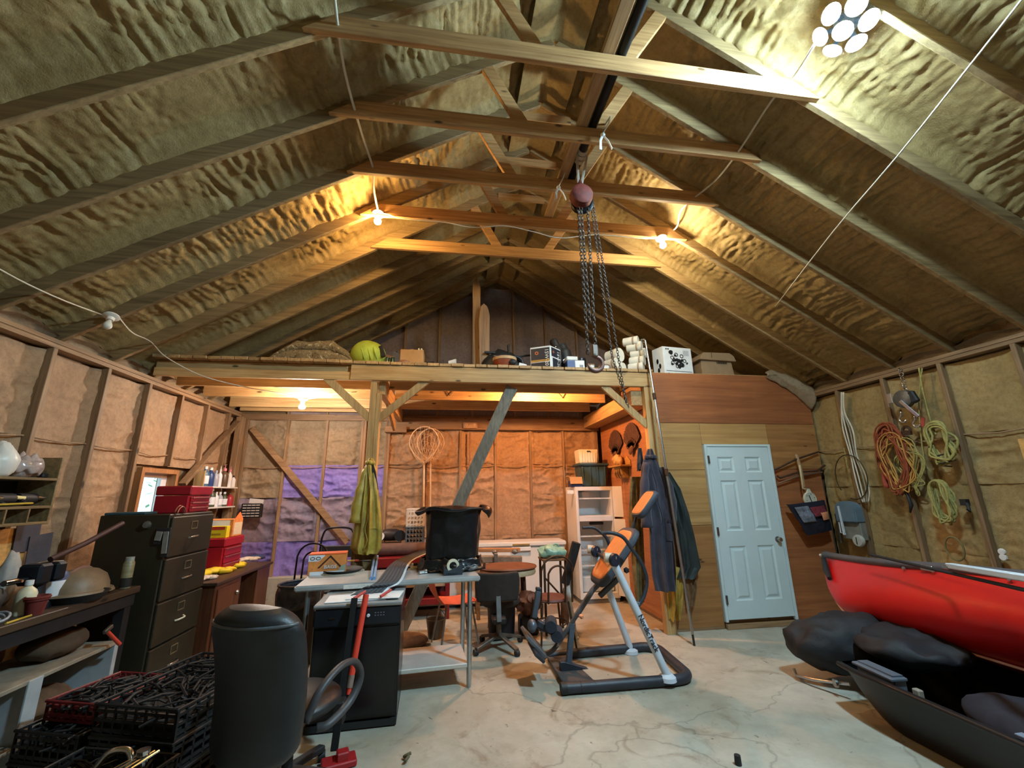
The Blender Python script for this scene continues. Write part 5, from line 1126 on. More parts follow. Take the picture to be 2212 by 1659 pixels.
obj('base', MB().box((-.62, 3.2, .02), (.2, .12, .035), rz=.3).box((-.6, 3.2, .05), (.07, .07, .06), rz=.3), mat('red_base', (158, 26, 30), .5, var=.2), t, bevel=.006)
# ---- lined rubbish can
t = T('rubbish_can', 'black rubbish can with a loose grey liner behind the steel table', 'rubbish can', (-1.46, 4.95, 0))
obj('can', MB().lathe((-1.46, 4.95, 0), [(0, 0), (.16, 0), (.175, .05), (.2, .7), (.19, .7), (.16, .05), (0, .04)], 28), mat('black_can_plastic', (22, 24, 30), .45), t, smooth=40)
obj('liner', MB().sheet(lambda u, v: (-1.46+(.2+.022*math.sin(v*PI)+.02*noise.noise(V((math.cos(u*6.28)*4, math.sin(u*6.28)*4, v*3)))*v)*math.cos(u*2*PI), 4.95+(.2+.022*math.sin(v*PI)+.02*noise.noise(V((math.cos(u*6.28)*4+9, math.sin(u*6.28)*4, v*3)))*v)*math.sin(u*2*PI), .735-.2*v+.02*math.sin(u*31)*v), 60, 10, closed_u=True, th=.002), mat('liner_film', (74, 74, 80), .2, var=.4, scale=20), t, smooth=180)
obj('rim', MB().tube([(-1.46+.205*math.cos(a), 4.95+.205*math.sin(a), .735) for a in [i*PI/18 for i in range(36)]], .012, 6, closed=True), mat('liner_film', (74, 74, 80), .2), t, smooth=180)
# ---- inversion table
NAVYF = mat('charcoal_tube', (48, 50, 58), .5, .1, .25); WTUBE = mat('white_blue_tube', (206, 214, 224), .35, .1, .06); ORC = mat('orange_cushion', (226, 140, 76), .7, var=.1, bump=.1); CHC = mat('charcoal_cushion', (58, 62, 72), .6, var=.15)
t = T('inversion_table', 'inversion exercise table with an orange and charcoal backrest on a charcoal floor frame', 'exercise table', (1.6, 4.2, 0))
fz = .045
obj('base_frame', MB().tube([(.96, 3.86, fz)]+[(1.2, 3.855, fz), (1.6, 3.85, fz), (1.95, 3.845, fz)]+arc((1.98, 3.99, fz), .14, -PI/2, 0, 6, (1, 0, 0), (0, 1, 0))+arc((2.02, 4.5, fz), .14, 0, PI/2, 6, (1, 0, 0), (0, 1, 0))+[(1.9, 4.63, fz), (1.5, 4.61, fz), (1.02, 4.58, fz)], .042, 14), NAVYF, t, smooth=60)
for p in ((.955, 3.86, fz), (1.015, 4.58, fz)): obj('end_cap', MB().lathe(p, [(0, 0), (.046, 0), (.046, .05), (0, .05)], 14, axis=(1, 0, 0)), DARK, t, smooth=40)
for x in (1.12, 1.24): obj('ring_mark', MB().tube([(x-.004, 3.8565, fz), (x+.004, 3.8565, fz)], .0435, 14), DARK, t)
obj('foot_plate', MB().prism([(1.0, 3.9, .03), (1.28, 3.9, .03), (1.2, 4.56, .03), (1.0, 4.56, .03)], (0, 0, .02)), mat('plate_charcoal', (66, 64, 64), .7, var=.3), t, bevel=.005)
obj('wedge', MB().prism([(1.04, 4.18, .05), (1.3, 4.18, .05), (1.08, 4.18, .12), (1.04, 4.18, .12)], (0, .06, 0)), NAVYF, t, bevel=.003)
obj('support_post', MB().bar(at(1227, 1448, Y=4.22), at(1236, 1346, Y=4.24), .05, .04, up=(0, 1, 0)), GREYM, t, bevel=.004)
F0, F1 = (1.885, 3.85, .08), at(1322, 1208, Y=3.93); B0, B1 = at(1362, 1402, Y=4.62), at(1283, 1190, Y=4.56)
for a, c in ((F0, F1), (B0, B1)):
    u = obj('upright', MB().tube([a, c], .034, 16), WTUBE, t, smooth=60)
    obj('foot_flange', MB().lathe(V(a)+V((0, -.0, .0)), [(0, -.035), (.075, -.035), (.07, -.005), (.04, .015), (0, .015)], 18, axis=(0, 0, 1)), WTUBE, t, smooth=40)
    for s_ in (-1, 1): obj('bolt', MB().lathe(V(a)+V((s_*.055, -.01, -.01)), [(0, 0), (.009, 0), (.009, .014), (0, .014)], 8), DARK, t)
    h = V(c); obj('hinge_roller', MB().lathe(h+V((-.07, 0, .02)), [(0, 0), (.042, 0), (.042, .1), (0, .1)], 16, axis=(1, -.2, -.1)), mat('cream_roller', (206, 186, 164), .5), t, smooth=40)
    obj('hinge_plate', MB().lathe(h+V((.0, -.03, .0)), [(0, 0), (.058, 0), (.055, .03), (0, .035)], 16, axis=(.5, -1, 0)), mat('navy_hinge', (34, 40, 54), .45), t, smooth=40)
a, c = V(F0), V(F1); d = (c-a).normalized(); sd = d.cross(V((0, -1, 0))).normalized(); fr_ = sd.cross(d)
if fr_.y > 0: fr_ = -fr_
mm = frame_m(a+d*.36+fr_*.0345, -d, sd if sd.x > 0 else -sd)
if (mm.to_3x3() @ V((0, 0, 1))).y > 0: mm = frame_m(a+d*.36+fr_*.0345, -d, -(sd if sd.x > 0 else -sd))
textmesh('NordicTrack', .062, mm, mat('navy_letter', (28, 34, 50), .5, var=0), t, depth=.004, sx=.95)
# backrest cushions along the bed axis
q0, q1 = at(1287, 1262, Y=4.24), at(1366, 1142, Y=4.24); h0, h1 = at(1374, 1118, Y=4.24), at(1412, 1062, Y=4.24)
def cushion(a, c, w_, th, nm):
    d = (c-a); L_ = d.length; d.normalize(); n = V((0, -1, 0)).cross(d); n = n if n.x < 0 else -n; n.normalize(); s_ = V((0, 1, 0))
    ct = (a+c)/2
    def fn(k, off, sc):
        b = MB(); N = 40; ring = lambda e, z: [ct+d*((abs(math.cos(i*2*PI/N))**.45)*math.copysign(1, math.cos(i*2*PI/N))*L_/2*e)+s_*((abs(math.sin(i*2*PI/N))**.45)*math.copysign(1, math.sin(i*2*PI/N))*w_/2*e)+n*z for i in range(N)]
        return ring
    ring = fn(0, 0, 1); b = MB(); R_ = [[b.bm.verts.new(p) for p in ring(e, z)] for e, z in ((.9, -th/2), (1.0, -th*.25), (1.0, th*.2), (.93, th/2))]
    for A, B in zip(R_, R_[1:]):
        for i in range(40): b.face([A[i], A[(i+1) % 40], B[(i+1) % 40], B[i]])
    b.face(R_[0][::-1]); b.face(R_[-1]); obj(nm, b, CHC, t, smooth=50)
    b = MB(); R_ = [[b.bm.verts.new(p) for p in ring(e, z)] for e, z in ((.86, th*.42), (.84, th*.56), (.74, th*.62))]
    for A, B in zip(R_, R_[1:]):
        for i in range(40): b.face([A[i], A[(i+1) % 40], B[(i+1) % 40], B[i]])
    b.face(R_[-1]); b.face(R_[0][::-1]); tag(obj(nm+'_pad', b, ORC, t, smooth=50), 'orange pad')
    return n
cushion(q0, q1, .42, .07, 'backrest'); cushion(h0, h1, .26, .06, 'headrest')
obj('head_post', MB().tube([q1, h0], .016, 8), DARK, t)
e0, e1, e2, e3 = at(1280, 1275, Y=4.24), at(1245, 1330, Y=4.24), at(1200, 1398, Y=4.24), at(1178, 1412, Y=4.24)
obj('boom', MB().tube([at(1318, 1235, Y=4.24), e0, e1], .026, 10), mat('worn_charcoal', (84, 82, 84), .5, .3, .35), t, smooth=60)
obj('boom', MB().tube(smooth_path([e1, at(1222, 1365, Y=4.24), e2, at(1187, 1409, Y=4.24), e3+V((-.02, 0, 0))], 5), .021, 10), mat('worn_charcoal', (84, 82, 84), .5), t, smooth=60)
obj('orange_pin', MB().lathe(e1+V((.02, -.05, .01)), [(0, 0), (.016, 0), (.02, .02), (.014, .035), (0, .036)], 12, axis=(.6, -1, -.2)), mat('orange_pin', (226, 150, 110), .4), t, smooth=40)
obj('lower_arm', MB().bar(at(1295, 1288, Y=4.24), at(1345, 1240, Y=4.24), .04, .05), mat('worn_charcoal', (84, 82, 84), .5), t, bevel=.008)
# ankle holder: post, clamps, foam rollers, foot rest
k0, k1 = at(1163, 1276, Y=4.24), at(1154, 1335, Y=4.24)
obj('ankle_post', MB().bar(k1, k0, .05, .035, up=(0, 1, 0)), GREYM, t, bevel=.006)
obj('post_cap', MB().bar(k0, k0+V((.005, 0, .03)), .055, .04, up=(0, 1, 0)), NAVYF, t, bevel=.006)
for px, py, dy in ((1150, 1352, -.1), (1171, 1352, .02)):
    obj('ankle_clamp', MB().blob(at(px, py, Y=4.24+dy), .055, (.8, 1, 1), 2, amp=.2, seed=px), mat('casting_blue', (92, 100, 112), .4, .4, .25), t, smooth=60)
obj('ankle_arm', MB().bar(at(1160, 1345, Y=4.22), at(1213, 1375, Y=4.2), .06, .06), NAVYF, t, bevel=.01)
for px, py in ((1190, 1355), (1203, 1376)): obj('foam_roller', MB().lathe(at(px, py, Y=4.13), [(0, 0), (.05, 0), (.055, .01), (.055, .15), (.05, .16), (0, .16)], 16, axis=(.25, 1, .05)), mat('charcoal_foam', (46, 48, 58), .9, var=.3, scale=30, bump=.2), t, smooth=40)
obj('foot_rest', MB().bar(at(1132, 1365, Y=4.22), at(1172, 1408, Y=4.22), .34, .035, up=(1, 0, 1)), mat('foot_grey', (92, 90, 92), .7, var=.3), t, bevel=.008)
obj('foot_rest_grip', MB().bar(at(1148, 1398, Y=4.1), at(1168, 1416, Y=4.1), .34, .03, up=(1, 0, 1)), NAVYF, t, bevel=.008)
obj('spring', MB().tube([at(1205, 1380, Y=4.15)+V((.012*math.cos(k*.9), .012*math.sin(k*.9), -.0016*k)) for k in range(40)], .003, 5), CHROME, t, smooth=180)
# hand rails
obj('hand_rail', MB().tube(smooth_path([at(1300, 1152, Y=3.95), at(1320, 1151, Y=3.93), at(1345, 1160, Y=3.92), at(1362, 1182, Y=3.92), at(1385, 1215, Y=3.92), at(1397, 1250, Y=3.92), at(1392, 1285, Y=3.91), at(1378, 1310, Y=3.9)], 6), .017, 10), NAVYF, t, smooth=60)
obj('hand_rail', MB().tube(smooth_path([at(1258, 1140, Y=4.55), at(1282, 1140, Y=4.55), at(1298, 1150, Y=4.5), at(1312, 1166, Y=4.5), at(1322, 1200, Y=4.5)], 6), .017, 10), NAVYF, t, smooth=60)
obj('rail_bracket', MB().box(at(1377, 1313, Y=3.9), (.03, .03, .1), ry=.25), mat('steel_bracket', (120, 124, 130), .4, .6), t, bevel=.006)
obj('tether_knob', MB().blob(at(1353, 1232, Y=4.2), .03, sub=1), DARK, t); obj('cross_bar', MB().tube([at(1322, 1215, Y=3.95), at(1290, 1195, Y=4.55)], .018, 8), NAVYF, t)
# ---- black padded post
t = T('padded_post', 'slanted white post with a black foam sleeve behind the exercise table', 'post', at(1243, 1380, Z=0))
a, c, d = at(1243, 1380, Z=0), at(1223, 1258, Y=5.08), at(1245, 1172, Y=5.02)
obj('white_post', MB().tube([a, c], [.03, .038], 12), mat('chalky_white', (206, 204, 196), .6, var=.25, scale=14), t, smooth=60)
obj('foam_sleeve', MB().tube([c+V((-.015, 0, -.01)), c+(d-c)*.5, d], .052, 16), mat('black_foam', (28, 26, 26), .8, var=.5, scale=18, bump=.2), t, smooth=60)
obj('foot', MB().box(a+V((.0, 0, .012)), (.07, .07, .024)), mat('chalky_white', (206, 204, 196), .6), t, bevel=.004)
# ================================================================== back of the room under the loft
ENAM = mat('white_enamel', (224, 222, 218), .35, var=.05, scale=3); ENIN = mat('fridge_liner', (226, 228, 228), .4, var=.03); WIRES = mat('wire_shelf', (214, 216, 216), .4)
# ---- chest freezer
t = T('chest_freezer', 'long white chest freezer against the back wall under the nets', 'freezer', (.62, 6.95, 0))
obj('body', MB().aabb((-.62, 6.76, .04), (1.82, 7.16, .80)), ENAM, t, bevel=.012, seg=2)
obj('lid', MB().aabb((-.63, 6.74, .81), (1.84, 7.17, .875)), ENAM, t, bevel=.012, seg=2)
obj('seal', MB().aabb((-.61, 6.755, .80), (1.82, 7.15, .812)), mat('grey_seal', (130, 130, 128), .6), t)
obj('kick_plate', MB().aabb((-.58, 6.79, 0), (1.78, 7.14, .04)), DARK, t)
obj('lid_handle', MB().box((1.13, 6.73, .835), (.26, .03, .03)), mat('brass_handle', (170, 150, 104), .4, .6), t, bevel=.004)
obj('lid_handle', MB().box((1.13, 6.735, .775), (.3, .03, .06)), WBOX, t, bevel=.006)
obj('strap', MB().bar((.36, 6.733, .3), (.36, 6.733, .88), .045, .006, up=(0, 1, 0)).bar((.36, 6.733, .88), (.18, 7.14, .885), .045, .006), mat('brown_strap', (120, 84, 56), .7), t)
# ---- two stacked crates
def crate(z, lab, m1, m2, x=-.47, y=6.92):
    t = T('milk_crate', lab, 'crate', (x, y, z)); w_, d_, h_ = .26, .26, .245
    for lo, hi, nm in (((-w_/2, -d_/2, 0), (w_/2, d_/2, .012), 'bottom'), ):
        obj(nm, MB().aabb((x+lo[0], y+lo[1], z+lo[2]), (x+hi[0], y+hi[1], z+hi[2])), m1, t)
    for sy in (-1, 1):
        b = MB(); yy = y+sy*d_/2
        for k in range(6): b.box((x-w_/2+.012+k*(w_-.024)/5, yy, z+h_/2), (.014, .014, h_))
        for zz in (.03, .09, .15, .215): b.box((x, yy, z+zz), (w_, .012, .02))
        obj('side_lattice', b, m1 if sy < 0 else m2, t)
    for sx_ in (-1, 1):
        b = MB(); xx = x+sx_*w_/2
        for k in range(6): b.box((xx, y-d_/2+.012+k*(d_-.024)/5, z+h_/2), (.014, .014, h_))
        for zz in (.03, .09, .15, .215): b.box((xx, y, z+zz), (.012, d_, .02))
        obj('side_lattice', b, m1, t)
    obj('rim', MB().tube([(x+a*w_/2, y+c*d_/2, z+h_) for a, c in ((-1, -1), (1, -1), (1, 1), (-1, 1))], .012, 6, closed=True), m2, t)
crate(.877, 'slate grey milk crate standing on the white chest freezer, lower of two', mat('slate_crate', (84, 96, 106), .5, var=.12), mat('slate_crate', (84, 96, 106), .5))
crate(1.135, 'pale cream milk crate stacked on the slate grey one', mat('cream_crate', (206, 198, 184), .5, var=.1), mat('cream_crate', (206, 198, 184), .5))
# ---- fridge with its doors open
fx0, fx1, fy0, fy1, FT = 1.98, 2.6, 6.58, 7.14, 1.68
t = T('refrigerator', 'white refrigerator with both doors standing open and empty shelves inside', 'refrigerator', (2.28, 6.85, 0))
b = MB(); w_ = .045
b.aabb((fx0, fy0, .06), (fx0+w_, fy1, FT)); b.aabb((fx1-w_, fy0, .06), (fx1, fy1, FT)); b.aabb((fx0+w_, fy0, FT-.06), (fx1-w_, fy1, FT)); b.aabb((fx0+w_, fy0, .06), (fx1-w_, fy1, .14)); b.aabb((fx0+w_, fy1-.05, .14), (fx1-w_, fy1, FT-.06)); b.aabb((fx0+w_, fy0, 1.16), (fx1-w_, fy1-.05, 1.24))
obj('cabinet', b, ENAM, t, bevel=.004)
obj('liner', MB().aabb((fx0+w_, fy1-.06, .14), (fx1-w_, fy1-.052, 1.16)).aabb((fx0+w_, fy1-.06, 1.24), (fx1-w_, fy1-.052, FT-.06)), ENIN, t)
for z in (1.5, .94, .74, .52):
    b = MB(); b.bar((fx0+w_, fy0+.03, z), (fx1-w_, fy0+.03, z), .012, .02)
    for k in range(12): b.bar((fx0+w_+.02+k*.042, fy0+.03, z), (fx0+w_+.02+k*.042, fy1-.06, z), .004, .004)
    obj('shelf', b, WIRES, t)
obj('drawer', MB().aabb((fx0+w_+.02, fy0+.06, .15), (fx1-w_-.02, fy1-.1, .36)), mat('clear_drawer', (196, 204, 208), .2, var=.08), t, bevel=.01)
obj('ice_box', MB().aabb((fx0+.2, fy0+.3, 1.51), (fx0+.32, fy1-.06, 1.6)), ENIN, t, bevel=.006)
obj('thermostat', MB().box((2.33, fy0+.12, 1.12), (.2, .1, .04)), DARK, t, bevel=.006)
obj('kick_plate', MB().aabb((fx0+.01, fy0+.01, 0), (fx1-.01, fy1, .055)), mat('grey_kick', (110, 112, 114), .5), t)
def fdoor(z0, z1, ang, shelves):
    f = xf((fx1, fy0-.01, 0), ang); wd = .6; b = MB()
    lbox(b, f, (0, -.05, z0), (wd, -.035, z1)); lbox(b, f, (0, -.035, z0), (wd, 0, z0+.03)); lbox(b, f, (0, -.035, z1-.03), (wd, 0, z1)); lbox(b, f, (0, -.035, z0+.03), (.03, 0, z1-.03)); lbox(b, f, (wd-.03, -.035, z0+.03), (wd, 0, z1-.03))
    d = obj('door', b, ENAM, t, bevel=.004)
    for z, h in shelves:
        b = MB(); lbox(b, f, (.05, -.03, z), (wd-.05, .07, z+.012)); lbox(b, f, (.05, .06, z), (wd-.05, .07, z+h)); obj('door_shelf', b, ENIN, d, bevel=.003)
    obj('handle', (lbox(MB(), f, (wd-.06, -.085, z0+.05), (wd-.03, -.05, z0+.35))), ENAM, d, bevel=.006)
fdoor(1.22, FT, -math.radians(42), ((1.3, .07), (1.48, .06))); fdoor(.1, 1.19, -math.radians(52), ((.2, .1), (.5, .08), (.78, .08), (1.0, .06)))
t = obj('door_seal_scrap', MB().box((fx0-.05, fy0+.1, 1.6), (.12, .05, .06), rz=.3), WBOX, bevel=.006); tag(t, 'small white part clipped to the left side of the refrigerator top', 'bracket')
# things on the fridge
t = T('storage_tote', 'teal grey plastic storage tote with a lid on the refrigerator', 'tote', (2.32, 6.86, FT))
TEAL = mat('teal_plastic', (52, 78, 84), .45, var=.12); x0, x1, y0, y1 = 2.12, 2.58, 6.72, 7.05
p = [(x0+.03, y0+.02), (x1-.03, y0+.02), (x1-.03, y1-.02), (x0+.03, y1-.02)]; q = [(x0, y0), (x1, y0), (x1, y1), (x0, y1)]
obj('tub', MB().hexa([V((a, c, FT+.002)) for a, c in p]+[V((a, c, FT+.33)) for a, c in q]), TEAL, t, bevel=.015, seg=2)
obj('lid', MB().aabb((x0-.03, y0-.03, FT+.33), (x1+.03, y1+.03, FT+.372)), TEAL, t, bevel=.014, seg=2)
for k in range(4): obj('rib', MB().bar((x0+.05+k*.12, y0-.004, FT+.03), (x0+.04+k*.125, y0-.012, FT+.32), .02, .012, up=(0, 1, 0)), TEAL, t, bevel=.003)
t = T('white_lidded_bin', 'square white plastic bin on top of the teal grey tote', 'bin', (2.28, 6.86, FT+.373))
obj('bin_body', MB().hexa([V((2.28+a*.15, 6.86+c*.13, FT+.374)) for a, c in ((-1, -1), (1, -1), (1, 1), (-1, 1))]+[V((2.28+a*.165, 6.86+c*.14, FT+.60)) for a, c in ((-1, -1), (1, -1), (1, 1), (-1, 1))]), mat('ivory_plastic', (226, 214, 184), .5, var=.06), t, bevel=.012, seg=2)
obj('hand_slot', MB().aabb((2.25, 6.708, FT+.56), (2.31, 6.722, FT+.575)), DARK, t)
for k in range(6): obj('rib', MB().aabb((2.16+k*.045, 6.716, FT+.4), (2.165+k*.045, 6.728, FT+.55)), mat('ivory_plastic', (226, 214, 184), .5), t)
t = T('blue_carton', 'small open blue carton with a brown flap beside the tote on the refrigerator', 'box', (2.0, 6.68, FT))
obj('carton', MB().aabb((1.93, 6.62, FT+.002), (2.11, 6.8, FT+.1)), mat('navy_carton', (40, 44, 84), .5), t, bevel=.003)
obj('flap', MB().box((2.01, 6.605, FT+.1), (.2, .008, .11), rx=-.25), CARD, t)
obj('flap', MB().box((1.915, 6.7, FT+.13), (.008, .18, .08), ry=-.5), CARD, t)
# turkey tail fans and the carved shelf on the plywood side wall
FEA = mat('dark_feathers', (74, 46, 32), .8, var=.5, scale=22, bump=.3)
for (py_, pz_, lab) in ((6.48, 2.2, 'dark brown turkey tail fan on the plywood side wall, nearer the refrigerator'), (5.86, 2.22, 'dark brown turkey tail fan on the plywood side wall, nearer the loft post')):
    base = V((2.655, py_, pz_-.02)); t = T('turkey_tail_fan', lab, 'feather fan', base)
    for k in range(17):
        a = (k-8)/8*1.05; d = V((0, math.sin(a)*.95, math.cos(a))); Ln = .34+.05*math.cos(a*1.5); s_ = d.cross(V((1, 0, 0)))
        pts = [base+d*.04-s_*.012, base+d*.04+s_*.012, base+d*Ln*.7+s_*.03, base+d*Ln*.95+s_*.024, base+d*Ln, base+d*Ln*.95-s_*.024, base+d*Ln*.7-s_*.03]
        obj('feather', MB().prism([p+V((-.002*(k % 3), 0, 0)) for p in pts], (-.006, 0, 0)), FEA, t)
    for k in range(9):
        a = (k-4)/4*1.2; d = V((0, math.sin(a), math.cos(a)*.9)); s_ = d.cross(V((1, 0, 0)))
        obj('short_feather', MB().prism([base+V((-.014, 0, 0))+p for p in (d*-.06+s_*.02, d*.14+s_*.035, d*.19, d*.14-s_*.035, d*-.06-s_*.02)], (-.006, 0, 0)), FEA, t)
    obj('base_tuft', MB().lathe(base+V((-.02, 0, -.02)), [(0, 0), (.05, 0), (.04, .02), (0, .025)], 14, axis=(-1, 0, 0), sq=1.6), mat('brown_tuft', (96, 62, 40), .8, var=.4, scale=30), t, smooth=60)
p = V((2.66, 6.2, 1.97)); t = T('carved_shelf', 'carved yellow wooden bracket shelf holding a small carving on the plywood side wall', 'shelf', p)
OAK = wood('wood_carved', (206, 160, 84), (150, 104, 46), 'y', knots=False)
obj('board', MB().aabb((2.50, 5.98, 1.96), (2.678, 6.46, 1.985)), OAK, t, bevel=.004)
obj('bracket', MB().prism([(2.678, 6.1, 1.96), (2.54, 6.1, 1.96), (2.56, 6.1, 1.88), (2.6, 6.1, 1.8), (2.678, 6.1, 1.78)], (0, .24, 0)), OAK, t, bevel=.006)
for k in range(3): obj('carving', MB().tube([(2.548+.01*k, 6.13+.08*k, 1.94), (2.55, 6.17+.08*k, 1.86), (2.57, 6.15+.08*k, 1.8)], .012, 6), mat('carving_dark', (120, 84, 44), .7), t, smooth=60)
obj('back_rail', MB().prism([(2.672, 5.99, 1.985), (2.672, 6.45, 1.985), (2.672, 6.45, 2.05), (2.672, 6.34, 2.12), (2.672, 6.22, 2.06), (2.672, 6.1, 2.12), (2.672, 5.99, 2.04)], (-.012, 0, 0)), OAK, t, bevel=.003)
t = obj('wooden_carving', MB().blob((2.59, 6.3, 2.075), 1, (.06, .12, .09), 3, amp=.35, freq=4).blob((2.59, 6.2, 2.05), 1, (.04, .06, .065), 2, amp=.3), mat('carved_wood', (196, 152, 88), .6, var=.3, scale=20), smooth=60); tag(t, 'rounded wooden carving standing on the carved bracket shelf', 'carving')
# ---- landing nets
NETW = mat('pale_net_cord', (226, 196, 160), .7)
for k, (cx, r, lab, y) in enumerate(((-.40, .24, 'large hooped landing net with a long pale handle hung on the back wall', 7.13), (-.30, .22, 'second hooped landing net hung just behind the front one, with its own handle', 7.19))):
    cz = 2.42; t = T('landing_net', lab, 'net', (cx, y, 1.3))
    hoop = [V((cx+r*math.cos(a)*(1-.28*max(0, -math.sin(a))**1.5*1.2), y, cz+r*1.15*math.sin(a))) for a in [i*2*PI/40 for i in range(40)]]
    obj('hoop', MB().tube(hoop, .009, 7, closed=True), NETW, t, smooth=60)
    obj('handle', MB().tube([(cx+.01, y, cz-r*1.15), (cx+.035, y, 1.3)], .014, 8), NETW, t, smooth=60)
    obj('yoke', MB().tube([(cx, y, cz-r*1.0), (cx+.01, y, cz-r*1.5)], [.03, .018], 8), mat('yoke', (200, 156, 112), .6), t, smooth=60)
    b = MB()
    for i in range(0, 40, 2):
        a = i*2*PI/40; p0 = hoop[i]; p2 = V((cx+.02+.03*math.cos(a), y-.05*(1-.8*k), cz-r*1.25+.02*math.sin(a))); p1 = (p0+p2)/2+V((.02*math.cos(a), -.1*(1-.8*k), -.04))
        b.tube(smooth_path([p0, p1, p2], 4), .0022, 4)
    for f in (.2, .4, .6, .8):
        b.tube([hoop[i].lerp(V((cx+.02, y-.06*(1-.8*k), cz-r*1.25)), f)+V((0, -.09*(1-.8*k)*math.sin(f*PI), -.03*math.sin(f*PI))) for i in range(40)], .002, 4, closed=True)
    obj('netting', b, NETW, t)
    for i in range(0, 40, 4): obj('lacing', MB().tube([hoop[i]+V((0, -.012, -.012)), hoop[i]+V((0, -.012, .012))], .006, 5), WBOX, t)
# thin rods hanging and the switch box on the ledger
t = obj('grey_conduit', MB().tube([(.36, YB-.05, 2.62), (.35, YB-.02, 1.0)], .012, 7), mat('grey_conduit_paint', (150, 110, 80), .5), smooth=60); tag(t, 'thin vertical conduit running down the back wall from the junction box', 'pipe')
t = T('junction_box', 'flat tan junction box with two screws fixed to the ledger board over the freezer', 'electric box', (.36, YB-.06, 2.72))
obj('box_body', MB().box((.36, YB-.065, 2.73), (.24, .04, .1)), mat('tan_box', (170, 132, 98), .5), t, bevel=.006)
for dx in (-.07, .07): obj('cover_disc', MB().lathe((.36+dx, YB-.085, 2.735), [(0, 0), (.035, 0), (.03, .01), (0, .012)], 14, axis=(0, -1, 0)), mat('tan_cover', (186, 150, 112), .5), t, smooth=40)
for k, x in enumerate((.0, .95, 1.7)):
    t = obj('wire_hook', MB().tube([(x-.06, 6.07, 3.07), (x, 6.065, 2.99), (x+.05, 6.07, 3.07)], .006, 5), DARK); tag(t, ('bent wire hook on the lit joist, left of the three', 'bent wire hook on the lit joist, in the middle of three', 'bent wire hook on the lit joist, nearest the side wall')[k], 'hook')
# ---- yellow raincoat on the post
YEL = mat('yellow_oilskin', (170, 152, 66), .5, var=.4, scale=5, bump=.25, bscale=40)
coat('yellow_raincoat', 'long dirty yellow raincoat hung on the loft post', YEL, at(800, 992, Y=5.02), [(797, 806, 990, 5.04), (786, 812, 1012, 5.02), (778, 818, 1060, 4.99), (770, 823, 1110, 4.97), (762, 826, 1150, 4.96), (757, 823, 1185, 4.95), (765, 816, 1196, 4.95)], 2, fold=.032, depth=.15, sleeves=[[(790, 1014, 5.0), (777, 1070, 4.96), (768, 1130, 4.93)]])
coat('brown_bibs', 'brown work trousers hanging under the yellow raincoat', mat('brown_bibs', (112, 92, 58), .9, var=.35), at(785, 1200, Y=5.06), [(760, 815, 1188, 5.0), (757, 812, 1225, 5.0), (756, 808, 1258, 5.0)], 6, depth=.1, legs=True, collar=False)
t = obj('black_strap', MB().tube([at(801, 992, Y=5.02), at(808, 1020, Y=4.99), at(815, 1058, Y=4.97)], [.012, .022, .014], 6, flat=.4), DARK, smooth=60); tag(t, 'narrow black strap hanging down the shoulder of the yellow raincoat', 'strap')
# ---- bench grinder on its stand
g = at(822, 1160, Y=6.9); t = T('bench_grinder', 'dark bench grinder with a white wheel on a stand behind the yellow raincoat', 'grinder', (g.x+.12, 7.0, 0))
obj('stand', MB().tube([(g.x+.12, 7.0, .02), (g.x+.12, 7.0, .88)], .05, 12).lathe((g.x+.12, 7.0, 0), [(0, 0), (.17, 0), (.15, .03), (0, .03)], 20).box((g.x+.14, 7.0, .88), (.3, .24, .03)), mat('brown_stand', (76, 56, 46), .6), t, smooth=40)
obj('motor', MB().lathe((g.x+.02, 7.0, 1.01), [(0, 0), (.07, 0), (.085, .03), (.085, .2), (.07, .23), (0, .23)], 18, axis=(1, 0, 0)), mat('dark_motor', (56, 44, 40), .5), t, smooth=40)
obj('wheel', MB().lathe((g.x, 6.88, 1.0), [(.024, 0), (.06, 0), (.06, .035), (.024, .035), (.024, 0)], 22, axis=(0, -1, .1)), WBOX, t, smooth=40)
obj('hub', MB().lathe((g.x, 6.88, 1.0), [(0, .0), (.024, 0), (.024, .04), (0, .042)], 12, axis=(0, -1, .1)), DARK, t)
obj('guard', MB().lathe((g.x+.28, 6.94, 1.0), [(0, 0), (.08, 0), (.08, .05), (0, .05)], 18, axis=(0, -1, 0)), DARK, t, smooth=40)
# ---- red bench with a brown roll
REDB = mat('red_paint_bench', (124, 22, 24), .45, var=.25, scale=5); yb_ = 6.22
t = T('red_tool_bench', 'dark red metal bench with one beige shelf behind the steel table', 'bench', (-.5, 6.4, 0))
for lo, hi, nm in (((-1.0, yb_, .66), (.06, 6.66, .78), 'top_rail'), ((-1.0, yb_, .18), (.06, 6.66, .26), 'lower_rail')): obj(nm, MB().aabb(lo, hi), REDB, t, bevel=.008)
for x in (-1.0, 0.0):
    for y in (yb_+.0, 6.6): obj('leg', MB().aabb((x, y, 0), (x+.06, y+.06, .66)), REDB, t, bevel=.006)
obj('shelf', MB().aabb((-.94, yb_+.02, .40), (0, 6.64, .43)), mat('beige_shelf', (170, 140, 112), .7, var=.15), t)
obj('back_panel', MB().aabb((-.94, 6.63, .26), (0, 6.65, .66)), mat('red_dark_panel', (70, 14, 18), .6), t)
t = obj('brown_tarp_roll', MB().lathe((-1.06, 6.42, .865), [(0, 0), (.07, 0), (.085, .05), (.08, .6), (.085, 1.0), (.07, 1.06), (0, 1.06)], 18, axis=(1, 0, 0)), mat('brown_tarp', (104, 76, 66), .8, var=.3, scale=8), smooth=50); tag(t, 'long brown tarp roll lying on the red bench', 'tarp')
